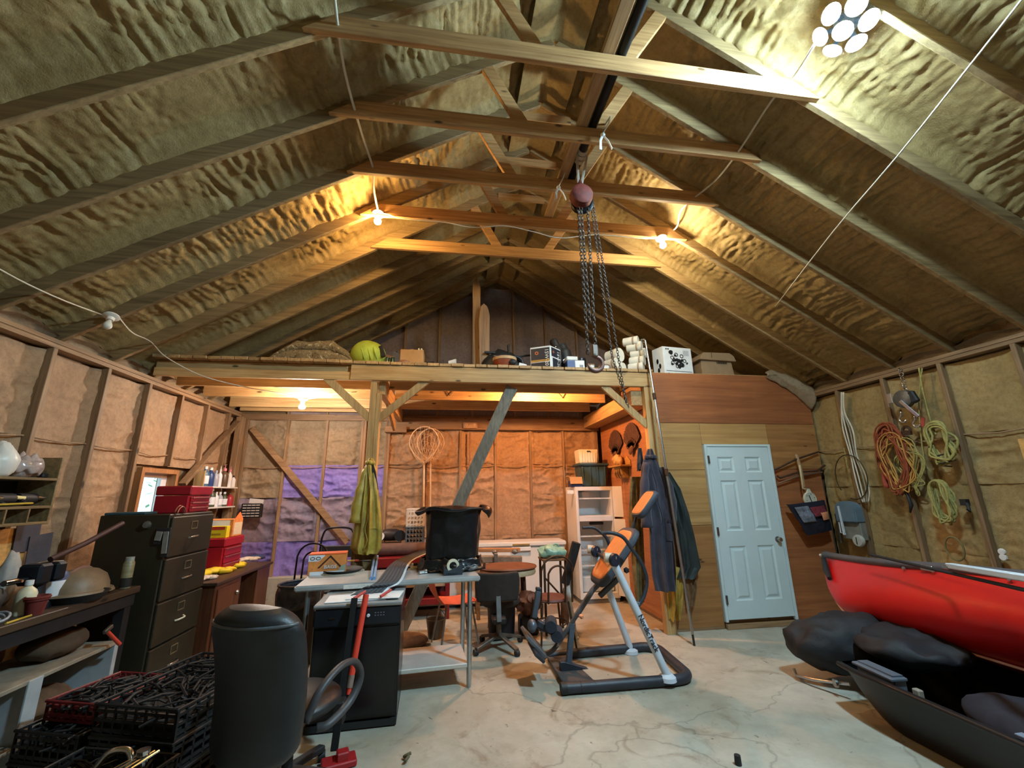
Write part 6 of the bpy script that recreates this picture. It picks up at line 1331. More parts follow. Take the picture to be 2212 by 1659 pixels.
t = T('orange_trowel', 'orange handled tool resting at the end of the brown tarp roll', 'tool', (.0, 6.35, .87)); obj('blade', MB().prism([(-.1, 6.3, .94), (-.0, 6.3, .98), (.0, 6.3, .91)], (0, .01, 0)), CHROME, t); obj('handle', MB().tube([(.0, 6.3, .97), (.05, 6.3, .88), (.04, 6.3, .8)], .022, 8), mat('orange_handle', (214, 130, 84), .5), t, smooth=60)
# ---- chairs
def hoopchair(name, lab, x, y, rz, m, hr, w_=.4, seat_m=None, seatz=.45, group=None):
    f = xf((x, y, 0), rz); t = T(name, lab, 'chair', (x, y, 0), group)
    obj('seat', MB().lathe(f(0, 0, seatz), [(0, 0), (.19, 0), (.2, .012), (.19, .03), (0, .035)], 24), seat_m or m, t, smooth=40)
    for k, (wd, top) in enumerate(((w_/2, hr), (w_/2*.55, hr-.1))):
        pts = [f(-wd, .19, seatz), f(-wd, .22, top-wd*.8)]+[f(-wd*math.cos(a), .24, top-wd*.8+wd*.8*math.sin(a)) for a in [i*PI/10 for i in range(1, 10)]]+[f(wd, .22, top-wd*.8), f(wd, .19, seatz)]
        obj('back_hoop', MB().tube(pts, .011, 8), m, t, smooth=60)
    for sx_ in (-1, 1):
        for sy in (-1, 1): obj('leg', MB().tube([f(.15*sx_, .15*sy, seatz), f(.2*sx_, .2*sy, 0)], .011, 8), m, t, smooth=60)
    obj('leg_ring', MB().tube([f(.175*math.cos(a), .175*math.sin(a), .22) for a in [i*PI/10 for i in range(20)]], .007, 6, closed=True), m, t)
    return t
BKM = mat('black_enamel', (26, 26, 34), .35, .4, .2); RSM = mat('rust_brown_tube', (78, 54, 36), .6, .5, .35, scale=18)
hoopchair('bentwood_chair', 'black metal chair with a double hoop back behind the rubbish bag carton', -1.66, 5.62, -.15, BKM, 1.03, .36)
hoopchair('bentwood_chair', 'rusty brown metal chair with a double hoop back before the round table', 1.16, 5.02, PI+.15, RSM, .93, .36, mat('maroon_seat', (96, 56, 50), .6, var=.4))
t = T('stacking_chair', 'black tube chair with a flat back standing behind the yellow raincoat', 'chair', (-1.45, 6.1, 0))
f = xf((-1.45, 6.12, 0), 0)
obj('frame', MB().tube(smooth_path([f(-.22, .2, 0), f(-.22, .2, .8), f(-.2, .2, 1.08), f(-.12, .2, 1.17), f(.12, .2, 1.17), f(.2, .2, 1.08), f(.22, .2, .8), f(.22, .2, 0)], 5), .013, 8), BKM, t, smooth=60)
lbox(b := MB(), f, (-.2, .18, .8), (.2, .21, .95)); obj('back_pad', b, DARK, t, bevel=.01)
lbox(b := MB(), f, (-.21, -.2, .43), (.21, .2, .47)); obj('seat', b, DARK, t, bevel=.015)
for s_ in (-.2, .2): obj('leg', MB().tube([f(s_, -.18, .44), f(s_, -.2, 0)], .012, 8), BKM, t)
# orange shell chair
ORG_P = mat('orange_shell', (206, 92, 62), .55, var=.2, scale=8); t = T('orange_shell_chair', 'orange plastic shell chair on thin metal legs behind the steel table leg', 'chair', (.1, 5.2, 0))
f = xf((.12, 5.2, 0), .25)
def shell(u, v):
    x = (u-.5)*(.4-.04*abs(v-.5)); 
    if v < .5: y = -.2+.4*v*2*.95; z = .45+.02*(abs(u-.5)*2)**2-.015*math.sin(v*2*PI)
    else: q = (v-.5)*2; y = .18+.1*q+.04*math.sin(min(1, q*3)*PI/2); z = .45+.32*q+.02*(abs(u-.5)*2)**2*(1-q)
    return f(y*-1.0+.0, x, z)
obj('shell', MB().sheet(shell, 14, 24, th=.008), ORG_P, t, smooth=60)
obj('seat_lip', MB().tube([V(shell(i/14, 0)) for i in range(15)], .012, 6), ORG_P, t, smooth=60)
obj('slot', MB().prism([V(shell(a, .80))+V((.01, -.01, 0)) for a in (.3, .7)]+[V(shell(a, .68))+V((.01, -.01, 0)) for a in (.7, .3)], (.004, -.003, 0)), mat('slot_tan', (150, 110, 80), .7), t)
for sx_ in (-.14, .14):
    for sy in (-.14, .14): obj('leg', MB().tube([f(sx_, sy, .44), f(sx_*1.5, sy*1.5, 0)], .01, 8), mat('chair_chrome', (150, 146, 140), .35, .8), t, smooth=60)
# task chair seen from behind
t = T('task_chair', 'dark brown task chair with a grey back bar on a caster base', 'chair', (.55, 5.02, 0)); TC = V((.55, 5.02, 0))
DBR = mat('dark_brown_fabric', (50, 42, 38), .9, var=.25, scale=20)
def backr(u, v):
    a = (u-.5)*2; w_ = .235-.035*(1-v)**2-.03*v**4; return (TC.x-.0+a*w_*min(1, 1.0), 4.86+.05*a*a-.03*v, .50+.28*v+.0*a)
obj('backrest', MB().sheet(backr, 16, 12, th=-.05), DBR, t, bevel=.01, smooth=60)
obj('seat', MB().lathe((TC.x+.06, 5.14, .40), [(0, 0), (.2, 0), (.23, .03), (.22, .07), (.15, .09), (0, .09)], 24), DBR, t, smooth=60)
obj('back_bar', MB().bar((.55, 4.82, .71), (.56, 4.80, .31), .05, .016, up=(0, 1, 0)), mat('grey_bar', (136, 140, 144), .4, .5), t, bevel=.004)
obj('mechanism', MB().box((.57, 4.92, .31), (.14, .22, .06)), DARK, t, bevel=.012)
obj('column', MB().tube([(TC.x+.03, 5.0, .1), (TC.x+.03, 5.0, .32)], [.028, .024], 12), mat('dull_steel', (110, 104, 96), .45, .7), t, smooth=60)
for k in range(4):
    a = k*PI/2+.55; p = TC+V((.03+.3*math.cos(a), -.02+.3*math.sin(a), .06)); lg = obj('leg', MB().bar(TC+V((.03, -.02, .14)), p, .05, .03), mat('base_brown', (104, 94, 84), .5, .5, .3), t, bevel=.006)
    obj('caster', MB().lathe(p+V((-.02, 0, -.03)), [(0, 0), (.03, 0), (.03, .04), (0, .04)], 14, axis=(1, .4, 0)), DARK, lg, smooth=40)
t = obj('black_bin', MB().lathe((.66, 5.42, 0), [(0, 0), (.15, 0), (.17, .38), (.16, .38), (.14, .02), (0, .02)], 20), mat('black_bin', (18, 18, 26), .5), smooth=40); tag(t, 'black bin standing behind the task chair, under the round table', 'bin')
# round table with sheets, trestle board, machine part and the green bag
t = T('round_table', 'round rusty brown table top over a pale underframe behind the task chair', 'table', (.76, 5.6, 0))
obj('tabletop', MB().lathe((.76, 5.6, .70), [(0, 0), (.36, 0), (.37, .012), (.36, .025), (0, .028)], 36, sq=.8), mat('rust_brown_top', (110, 68, 46), .6, var=.35, scale=6), t, smooth=40)
obj('pale_apron', MB().lathe((.76, 5.6, .63), [(0, 0), (.345, 0), (.355, .02), (.345, .06), (0, .065)], 36, sq=.8), mat('pale_apron', (196, 176, 140), .7, var=.25, scale=14), t, smooth=40)
for a in (.7, 2.4, 3.9, 5.5): obj('leg', MB().tube([(.76+.26*math.cos(a), 5.6+.2*math.sin(a), .63), (.76+.29*math.cos(a), 5.6+.22*math.sin(a), 0)], .018, 8), RSM, t, smooth=60)
t = obj('rough_board', MB().bar((.36, 6.45, .82), (1.05, 6.35, .81), .12, .05), wood('wood_rough', (186, 140, 96), (120, 80, 50), 'x'), bevel=.006); tag(t, 'rough brown board lying across the saw trestle before the freezer', 'board')
t = T('saw_trestle', 'grey worn trestle of beams with an iron post behind the round table', 'trestle', (.7, 6.25, 0))
obj('beam', MB().bar((.38, 6.28, .72), (1.05, 6.22, .70), .1, .09), mat('worn_grey_wood', (128, 112, 96), .8, var=.35, scale=14), t, bevel=.01)
obj('post', MB().bar((.68, 6.17, .2), (.68, 6.17, .80), .05, .04), mat('worn_grey_iron', (120, 114, 108), .5, .5), t, bevel=.006)
for x in (.42, 1.0):
    for dy in (-.14, .16): obj('leg', MB().bar((x, 6.25, .7), (x+.02, 6.25+dy, 0), .045, .045), mat('worn_grey_wood', (128, 112, 96), .8), t, bevel=.004)
for k in range(3): obj('clamp', MB().blob((.4+.28*k, 6.26, .80), .04, (1, .7, .8), 2, amp=.5, seed=k), mat('worn_grey_iron', (120, 114, 108), .5), t, smooth=60)
t = T('iron_stand', 'rusty black angle iron stand beside the hoop back chair', 'stand', (1.3, 5.44, 0))
obj('top', MB().aabb((1.15, 5.3, .80), (1.45, 5.58, .82)), mat('stand_board', (120, 84, 56), .7, var=.3), t)
for x in (1.17, 1.43):
    for y in (5.32, 5.56): obj('leg', MB().bar((x, y, 0), (x, y, .80), .025, .025), RSM, t)
obj('brace', MB().bar((1.17, 5.32, .62), (1.43, 5.32, .34), .02, .02), RSM, t); obj('brace', MB().bar((1.17, 5.56, .3), (1.43, 5.56, .3), .02, .02), RSM, t)
obj('side_panel', MB().prism([(1.43, 5.3, .5), (1.43, 5.3, .12), (1.33, 5.3, .12), (1.39, 5.3, .5)], (0, .02, 0)), mat('rust_panel', (108, 70, 44), .7, var=.3), t)
t = obj('green_plastic_bag', MB().blob((1.3, 5.44, .885), 1, (.17, .11, .085), 4, fn=lambda p: V((p.x*(1+.3*noise.noise(p*18)), p.y, max(-.06, p.z*(1+.5*noise.noise(p*14)))))).tube(arc((1.34, 5.4, .95), .035, -.3, 3.4, 10), .009, 5), mat('pale_green_film', (136, 178, 160), .35, var=.35, scale=30), smooth=180); tag(t, 'crumpled pale green plastic bag on top of the iron stand', 'bag')
t = obj('engine_block', MB().blob((.98, 5.42, .33), 1, (.14, .13, .13), 3, amp=.4, freq=2.5).lathe((1.0, 5.4, .38), [(0, 0), (.05, 0), (.05, .12), (0, .12)], 12, axis=(0, -1, .3)), mat('copper_brown', (120, 76, 58), .5, .4, .5, scale=18), smooth=50); tag(t, 'brown metal machine part lying under the round table by the hoop back chair', 'machine part')
t = obj('machine_stand', MB().box((.98, 5.44, .1), (.22, .2, .2)), DARK, bevel=.02); tag(t, 'low black block carrying the brown machine part', 'block')
t = obj('flat_brown_bag', MB().blob((-.5, 5.3, .045), 1, (.33, .26, .06), 3, fn=lambda p: V((p.x, p.y, max(-.045, p.z*(1+.5*noise.noise(p*9)))))), mat('brown_sack', (110, 82, 58), .9, var=.4), smooth=180); tag(t, 'flattened brown sack on the floor behind the dishwasher', 'sack')
t = T('grey_stool', 'grey brown bent bucket seat on the floor beneath the orange chair', 'bucket', (-.1, 5.5, 0)); obj('bucket', MB().lathe((-.1, 5.5, 0), [(0, 0), (.08, 0), (.11, .2), (.1, .2), (.07, .02), (0, .02)], 18), mat('dull_steel', (110, 104, 96), .45), t, smooth=40); obj('handle', MB().tube(arc((-.1, 5.5, .2), .105, 0, PI, 10), .004, 5), DARK, t)
# ================================================================== left side: cabinet, bench, shelves, crates, chair
OLV = mat('olive_steel', (46, 41, 27), .5, .15, .2, scale=4)
# filing cabinet
cx0, cx1, cy0, cy1, CH = -2.95, -2.38, 4.27, 4.97, 1.46
t = T('filing_cabinet', 'olive brown steel filing cabinet of four drawers beside the workbench', 'cabinet', (-2.66, 4.62, 0))
obj('body', MB().aabb((cx0, cy0, 0), (cx1-.025, cy1, CH)), OLV, t, bevel=.006)
for k in range(4):
    z0 = .05+k*.35; d = obj('drawer', MB().aabb((cx1-.024, cy0+.015, z0), (cx1, cy1-.015, z0+.335)), OLV, t, bevel=.006)
    zc = z0+.25; yc = (cy0+cy1)/2
    b = MB(); 
    for lo, hi in (((-.05, -.035), (.05, -.028)), ((-.05, .028), (.05, .035)), ((-.05, -.028), (-.043, .028)), ((.043, -.028), (.05, .028))): b.aabb((cx1, yc+lo[0], zc+lo[1]), (cx1+.005, yc+hi[0], zc+hi[1]))
    obj('label_holder', b, mat('old_brass', (150, 140, 110), .4, .7), d)
    obj('handle', MB().tube(smooth_path([(cx1, yc-.06, zc-.11), (cx1+.025, yc-.04, zc-.105), (cx1+.03, yc+.03, zc-.1), (cx1, yc+.06, zc-.095)]), .008, 7), CHROME if k != 1 else mat('cream_handle', (214, 206, 180), .4), d, smooth=60)
p = at(318, 1134, Y=cy0); obj('lock_knob', MB().lathe(p, [(0, 0), (.035, 0), (.03, .015), (.024, .03), (0, .034)], 16, axis=(.2, -1, 0)), mat('dull_knob', (120, 116, 106), .4, .6), t, smooth=40)
for k, (px, py0, py1, w_) in enumerate(((347, 1148, 1168, .05), (361, 1148, 1196, .042))):
    a, c = at(px, py0, Y=cy0-.012), at(px-6, py1, Y=cy0-.012)
    t2 = T('magnet_clip', ('short pale steel gauge stuck to the side of the filing cabinet', 'long pale steel gauge stuck to the side of the filing cabinet')[k], 'tool', c)
    obj('holder', MB().bar(a+V((0, 0, .03)), c-V((0, 0, .03)), w_+.015, .012, up=(0, 1, 0)), DARK, t2, bevel=.003)
    obj('blade', MB().bar(a+V((0, -.01, 0)), c+V((0, -.01, 0)), w_, .01, up=(0, 1, 0)), mat('pale_steel', (168, 168, 160), .35, .6), t2, bevel=.003)
# red tool box on the cabinet, red chest behind
REDT = mat('red_tool_paint', (158, 22, 36), .35, var=.12, scale=3)
def toolchest(lab, x0, x1, y0, y1, z0, z1, n, lid):
    t = T('tool_chest', lab, 'tool chest', ((x0+x1)/2, (y0+y1)/2, z0))
    obj('body', MB().aabb((x0, y0, z0), (x1-.014, y1, z1-lid)), REDT, t, bevel=.006)
    obj('lid', MB().aabb((x0-.004, y0-.004, z1-lid+.004), (x1+.004, y1+.004, z1)), REDT, t, bevel=.01)
    hh = (z1-lid-z0-.02)/n
    for k in range(n):
        d = obj('drawer', MB().aabb((x1-.013, y0+.03, z0+.012+k*hh), (x1, y1-.03, z0+.006+(k+1)*hh)), REDT, t, bevel=.003)
        obj('pull', MB().aabb((x1, y0+.04, z0+.006+(k+1)*hh-.014), (x1+.012, y1-.04, z0+.006+(k+1)*hh)), mat('red_chrome', (186, 96, 96), .3, .5), d, bevel=.002)
    return t
toolchest('red steel tool chest with shallow drawers on top of the filing cabinet, before the window', -2.72, -2.42, 4.55, 4.93, CH, CH+.25, 3, .09)
t = obj('wire_hoop_tool', MB().tube(arc((-2.40, 4.42, CH), .06, 0, PI, 12, (0, 1, 0)), .006, 6).tube(arc((-2.44, 4.46, CH), .07, 0, PI, 12, (0, 1, 0)), .005, 6), mat('copper_wire', (150, 100, 84), .4, .6), smooth=180); tag(t, 'thin copper wire hoops standing before the red tool chest on the cabinet', 'wire')
t = obj('teal_folder', MB().box((-2.78, 4.38, CH+.012), (.3, .2, .022), rz=.1), mat('teal_folder', (40, 72, 80), .5), bevel=.004); tag(t, 'flat teal folder lying on the filing cabinet in front of the red chest', 'folder')
toolchest('red steel tool chest standing on the brown desk under the yellow carton', -3.05, -2.52, 5.58, 6.05, .765, 1.14, 3, .1)
# desk
DSK = wood('wood_desk_front', (112, 66, 40), (66, 36, 22), 'z', knots=False, rough=.4)
t = T('desk', 'brown wooden desk with a drawer and a dark kneehole beyond the filing cabinet', 'desk', (-2.7, 5.8, 0)); dx1 = -2.28
obj('desktop', MB().aabb((-3.22, 5.02, .73), (dx1, 6.45, .762)), wood('wood_desk_top', (86, 60, 44), (50, 34, 26), 'y', knots=False, rough=.4), t, bevel=.006)
obj('pedestal', MB().aabb((-3.15, 5.05, .02), (dx1-.03, 5.62, .73)), DSK, t, bevel=.004)
obj('pedestal', MB().aabb((-3.15, 6.05, .02), (dx1-.03, 6.42, .73)), DSK, t, bevel=.004)
obj('back_panel', MB().aabb((-3.15, 5.62, .2), (-3.12, 6.05, .73)), DARK, t)
for z0, z1 in ((.42, .68), (.08, .38)):
    d = obj('drawer', MB().aabb((dx1-.032, 5.1, z0), (dx1-.015, 5.57, z1)), DSK, t, bevel=.006)
    obj('knob', MB().lathe((dx1-.015, 5.5, (z0+z1)/2+.03), [(0, 0), (.02, 0), (.026, .012), (.016, .026), (0, .028)], 14, axis=(1, 0, 0)), STEEL, d, smooth=40)
# gloves, cloths on the desk
def glove(lab, p, m, rz, s=1):
    f = xf(p, rz); t = T('work_glove', lab, 'glove', p)
    obj('palm', MB().blob(f(0, 0, .022*s), 1, (.075*s, .05*s, .022*s), 3, amp=.2, rz=rz), m, t, smooth=180)
    for k in range(4): obj('finger', MB().tube([f(.05*s, (-.036+.024*k)*s, .02*s), f((.11+.008*(k % 3))*s, (-.045+.03*k)*s, .018*s), f((.135+.01*(k % 3))*s, (-.048+.032*k)*s, .012*s)], [.014*s, .013*s, .008*s], 8), m, t, smooth=180)
    obj('thumb', MB().tube([f(-.01*s, -.045*s, .018*s), f(.04*s, -.075*s, .016*s), f(.06*s, -.08*s, .012*s)], [.016*s, .014*s, .008*s], 8), m, t, smooth=180)
    obj('cuff', MB().tube([f(-.06*s, 0, .02*s), f(-.14*s, 0, .018*s)], [.04*s, .05*s], 10, flat=.45), m, t, smooth=60)
    return t
YG = mat('yellow_glove', (222, 190, 30), .6, var=.15); BG = mat('black_glove', (34, 28, 32), .8, var=.2); WG = mat('white_glove', (206, 190, 172), .85, var=.2, scale=20)
zt_ = .763
glove('yellow rubber glove lying on the desk edge, nearer the cabinet', at(472, 1240, Z=zt_)+V((-.05, 0, 0)), YG, 1.3, 1.7); glove('yellow rubber glove lying on the desk edge, further from the cabinet', at(505, 1228, Z=zt_)+V((-.06, 0, 0)), YG, 1.5, 1.7)
glove('black work glove behind the yellow gloves on the desk', at(480, 1216, Z=zt_)+V((-.08, 0, .02)), BG, 1.1, 1.5); glove('white cloth glove at the far end of the desk', at(540, 1212, Z=zt_)+V((-.05, 0, 0)), WG, 1.2, 1.3); glove('pale cloth glove in front of the yellow gloves', at(455, 1252, Z=zt_)+V((-.05, 0, 0)), WG, 1.5, 1.0)
t = obj('white_paper', MB().box(at(500, 1203, Z=zt_)+V((-.1, .1, .03)), (.18, .2, .006), rx=.2, rz=.4), WBOX); tag(t, 'white sheet standing up behind the black glove on the desk', 'paper')
t = obj('blue_rag', MB().blob(at(572, 1206, Z=zt_)+V((-.12, 0, .02)), 1, (.12, .12, .03), 3, amp=.5), mat('blue_rag', (56, 70, 110), .9), smooth=180); tag(t, 'crumpled blue rag at the far end of the desk', 'rag')
# cartons on the red chest
ZC = 1.142; t = T('rubbish_bag_carton', 'orange and white carton of rubbish bags on the red chest by the corner', 'box', (-2.7, 5.86, ZC))
obj('carton', MB().aabb((-2.86, 5.72, ZC), (-2.52, 5.96, ZC+.2)), mat('carton_orange', (226, 140, 70), .5), t, bevel=.004)
obj('torn_flap', MB().prism([(-2.52, 5.74, ZC+.2), (-2.52, 5.95, ZC+.2), (-2.56, 5.95, ZC+.28), (-2.55, 5.88, ZC+.25)], (-.003, 0, 0)), ORP, t)
obj('white_print', MB().aabb((-2.82, 5.7185, ZC+.1), (-2.56, 5.72, ZC+.19)), WBOX, t); obj('roof_print', MB().prism([(-2.8, 5.718, ZC+.02), (-2.69, 5.718, ZC+.13), (-2.58, 5.718, ZC+.02), (-2.6, 5.718, ZC+.02), (-2.69, 5.718, ZC+.11), (-2.78, 5.718, ZC+.02)], (0, -.002, 0)), BRP, t)
obj('side_print', MB().aabb((-2.52, 5.74, ZC+.02), (-2.518, 5.94, ZC+.16)), CRM, t)
t = T('yellow_carton', 'small bright yellow carton in front of the orange carton on the red chest', 'box', (-2.6, 5.66, ZC)); obj('carton', MB().aabb((-2.72, 5.62, ZC), (-2.54, 5.7, ZC+.13)), mat('bright_yellow', (236, 206, 30), .5, var=.06), t, bevel=.003)
obj('label_print', MB().aabb((-2.7, 5.618, ZC+.09), (-2.56, 5.6195, ZC+.125)), mat('red_print', (200, 60, 40), .5), t); obj('label_print', MB().aabb((-2.7, 5.618, ZC+.03), (-2.6, 5.6195, ZC+.05)), mat('olive_print', (170, 140, 30), .5), t)
# corner shelves with bottles
SHW = mat('white_shelf_board', (222, 216, 206), .5, var=.06)
t = T('corner_shelf', 'white two tier shelf of bottles fixed to the left wall near the corner', 'shelf', (-3.1, 6.3, 1.4))
zs_ = []
for k, (pa, pb) in enumerate((((436, 1050), (517, 1049)), ((450, 1096), (517, 1092)))):
    a = at(pa[0], pa[1], X=-3.14); z = a.z; zs_.append(z)
    obj('shelf_board', MB().aabb((-3.28, 6.2, z-.02), (-3.14, 7.1, z)), SHW, t, bevel=.003)
obj('end_board', MB().aabb((-3.28, 6.18, zs_[0]-.02), (-3.16, 6.2, zs_[0]+.2)), W_Z, t)
def bottle(lab, p, r, h, m, capm, kind='bottle', grp=None):
    t = T('bottle', lab, 'bottle', p, grp)
    obj('bottle_body', MB().lathe(p, [(0, 0), (r*.95, 0), (r, .01), (r, h*.6), (r*.85, h*.7), (r*.35, h*.82), (r*.35, h*.88), (0, h*.88)], 16), m, t, smooth=40)
    obj('cap', MB().lathe(V(p)+V((0, 0, h*.86)), [(0, 0), (r*.42, 0), (r*.4, h*.14), (0, h*.14)], 12), capm, t, smooth=40)
    if kind == 'spray': obj('nozzle', MB().lathe(V(p)+V((0, 0, h)), [(0, 0), (.006, 0), (.003, h*.2), (0, h*.2)], 8), capm, t); 
    if kind == 'label': obj('label', MB().lathe(V(p)+V((0, 0, h*.12)), [(r*1.01, 0), (r*1.02, .002), (r*1.02, h*.4), (r*1.01, h*.4)], 16), WBOX, t, smooth=40)
    return t
BLUEB = mat('blue_bottle', (44, 66, 112), .25, var=.15); TEALB = mat('teal_bottle', (70, 104, 126), .25, var=.15); BRB = mat('brown_bottle', (92, 70, 50), .35, var=.3, scale=30); WHB = mat('white_bottle', (220, 218, 216), .4, var=.06); REDC = mat('red_bottle', (170, 40, 50), .4); BKB = mat('black_bottle', (26, 28, 34), .35); CLB = mat('grey_bottle', (160, 160, 168), .2, var=.1); PINK = mat('pink_cap', (222, 130, 140), .5); GRB = mat('green_bottle', (70, 76, 52), .35, var=.3, scale=25)
r1 = [('teal bottle with a white cap at the near end of the upper corner shelf', 5.9, .05, .26, TEALB, WHB, 'label'), ('dark blue bottle with a white cap on the upper corner shelf', 6.03, .052, .25, BLUEB, WHB, 'plain'), ('pale grey bottle between the blue and the brown bottles on the upper shelf', 6.17, .045, .22, CLB, CLB, 'plain'), ('slim white tube with a long nozzle on the upper corner shelf', 6.28, .032, .24, WHB, WHB, 'spray'), ('brown bottle with a pink nozzle on the upper corner shelf', 6.4, .055, .26, BRB, PINK, 'spray'), ('white tube with a nozzle right of the brown bottle on the upper shelf', 6.56, .034, .25, WHB, PINK, 'spray'), ('small white bottle at the far end of the upper corner shelf', 6.68, .035, .17, WHB, BKB, 'plain')]
for lab, y, r, h, m, cm, kd in r1: bottle(lab, V((-3.2, 6.27+(y-5.9)*1.0, zs_[0]+.001)), r, h, m, cm, kd)
r2 = [('white labelled black can at the near end of the lower corner shelf', 5.98, .06, .21, BKB, WHB, 'label'), ('tall green bottle with a white top on the lower corner shelf', 6.16, .05, .25, GRB, WHB, 'label'), ('slim white bottle in the middle of the lower corner shelf', 6.28, .035, .2, WHB, WHB, 'plain'), ('cream bottle right of the slim white one on the lower shelf', 6.38, .04, .2, CLB, WHB, 'label'), ('green and white bottle next to the red one on the lower shelf', 6.5, .045, .2, GRB, WHB, 'label'), ('squat red bottle with a brown top at the far end of the lower shelf', 6.66, .05, .19, REDC, BRB, 'plain')]
for lab, y, r, h, m, cm, kd in r2: bottle(lab, V((-3.2, 6.33+(y-5.98)*1.02, zs_[1]+.001)), r, h, m, cm, kd)
t = T('parts_rack', 'black rack of small white slots hung on the purple foam in the corner', 'rack', at(540, 1115, Y=YB-.1)); a, c = at(522, 1088, Y=YB-.1), at(562, 1118, Y=YB-.1)
obj('frame', MB().aabb((a.x, YB-.1, c.z), (c.x, YB-.03, a.z)), DARK, t, bevel=.006)
for k in range(5):
    for j in range(4): obj('white_slot', MB().box((a.x+.05+j*(c.x-a.x-.1)/3, YB-.103, c.z+.025+k*(a.z-c.z-.05)/4), (.05, .01, .012)), WBOX, t)
t = obj('paper_sheet', MB().box(V(((a.x+c.x)/2+.05, YB-.07, a.z+.03)), (.2, .02, .07), ry=.1), WBOX); tag(t, 'crumpled white paper on top of the black slot rack', 'paper')
# workbench along the left wall
WBT = wood('wood_bench_top', (92, 70, 50), (54, 40, 30), 'y', rough=.55); bx_, BZ = -2.5, .9
t = T('workbench', 'long dark wooden workbench along the left wall, cluttered with tools', 'workbench', (-2.9, 2.9, 0))
obj('benchtop', MB().aabb((-3.27, 1.3, BZ-.05), (bx_, 4.22, BZ)), WBT, t, bevel=.005)
obj('apron', MB().aabb((bx_-.05, 1.3, BZ-.14), (bx_-.02, 4.2, BZ-.05)), DARK, t)
for y in (1.4, 2.8, 4.12):
    for x in (-3.2, -2.6): obj('leg', MB().aabb((x, y, 0), (x+.07, y+.07, BZ-.05)), DARK, t)
# white shelf unit under the bench
WSH = mat('white_shelving', (176, 182, 184), .5, var=.12); t = T('white_shelf_unit', 'scuffed white open shelf unit standing under the workbench', 'shelf unit', (-2.75, 3.6, 0)); ux = -2.52
for y in (4.1, 3.42, 2.6): obj('upright', MB().aabb((-3.0, y-.02, 0), (ux, y+.02, .52)), WSH, t, bevel=.003)
obj('front_stile', MB().aabb((ux-.006, 3.37, 0), (ux+.006, 3.47, .52)), WSH, t, bevel=.002)
for z in (.5, .15): obj('shelf_board', MB().aabb((-3.0, 2.3, z), (ux, 4.12, z+.025)), mat('dusty_shelf', (150, 138, 120), .7, var=.25, scale=8), t, bevel=.003)
for k, (y, z, lab, m) in enumerate(((3.75, .18, 'brown crumpled sack on the lower white shelf, beyond the stile', mat('brown_sack', (110, 82, 58), .9)), (3.1, .18, 'dark red box on the lower white shelf, before the stile', mat('dull_red', (90, 20, 24), .6)), (2.9, .53, 'black tool bag on the upper white shelf', DARK), (3.8, .53, 'brown folded cloth on the upper white shelf', mat('brown_cloth', (80, 62, 44), .9)))):
    t = obj(('sack', 'red_box', 'tool_bag', 'folded_cloth')[k], MB().blob((-2.74, y, z+.08), 1, (.16, .22, .09), 3, fn=lambda p: V((p.x, p.y, max(-.078, p.z*(1+.5*noise.noise(p*14)+.3*noise.noise(p*36)))))), m, smooth=180); tag(t, lab, ('sack', 'box', 'bag', 'cloth')[k])
t = T('hammer', 'hammer with a red handle lying over the end of the white shelf unit', 'hammer', at(225, 1372, X=-2.5)); p = at(228, 1372, X=-2.5); obj('head', MB().bar(p+V((0, -.02, .02)), p+V((0, .05, .05)), .025, .03), mat('dull_steel', (110, 104, 96), .45), t, bevel=.005); obj('handle', MB().tube([p+V((.01, .0, .02)), p+V((.06, .08, -.09))], .013, 8), mat('red_grip', (206, 70, 50), .4), t, smooth=60)
t = obj('grey_chisel', MB().bar((-2.4, 3.25, .02), (-2.42, 3.48, .03), .03, .02), mat('pale_steel', (168, 168, 160), .35), bevel=.004); tag(t, 'flat pale steel bar lying beneath the white shelf unit', 'bar')
# wall shelf with cubbyholes
OLD = wood('wood_old_shelf', (166, 138, 92), (104, 82, 52), 'y', knots=False); s0 = -3.29; s1 = -3.02; ye = 3.86
zA, zB, zC = at(120, 1033, X=s1).z, at(108, 1092, X=s1).z, at(100, 1126, X=s1).z
t = T('wall_shelf', 'old wooden wall shelf with cubbyholes over the workbench', 'shelf', (-3.15, 2.9, zC))
for z in (zA, zB, zC): obj('shelf_board', MB().aabb((s0, 1.6, z-.02), (s1, ye, z)), OLD, t, bevel=.003)
obj('end_board', MB().aabb((s0, ye, zC-.02), (s1, ye+.02, zA+.16)), OLD, t, bevel=.003)
obj('back_board', MB().aabb((s0, 1.6, zC), (s0+.01, ye, zA)), DARK, t)
for k in range(12): obj('divider', MB().aabb((s0, ye-.17*(k+1), zC), (s1, ye-.17*(k+1)+.012, zB-.02)), OLD, t)
t = obj('white_plastic_bag', MB().blob((-3.13, 3.5, zA+.12), 1, (.1, .1, .14), 4, fn=lambda p: V((p.x*(1-.35*max(0, p.z/.14)), p.y*(1+.3*noise.noise(p*12))*(1-.55*max(0, p.z/.14)), max(-.118, p.z*(1+.25*noise.noise(p*9+V((2, 0, 0)))+.15*noise.noise(p*40)))))), mat('cloudy_film', (222, 220, 212), .4, var=.08), smooth=180); tag(t, 'upright crumpled white plastic bag on the wall shelf', 'bag')
t = obj('clear_plastic_bag', MB().blob((-3.13, 3.69, zA+.075), 1, (.1, .12, .085), 4, fn=lambda p: V((p.x, p.y, max(-.072, p.z*(1+.8*noise.noise(p*24)))))), mat('clear_film', (176, 160, 154), .2, var=.4, scale=14), smooth=180); tag(t, 'low clear plastic bag with red contents on the wall shelf', 'bag')
t = obj('black_stapler', MB().box((-3.1, 3.825, zA+.02), (.05, .05, .035)), DARK, bevel=.008); tag(t, 'small black box at the end of the top wall shelf', 'box')
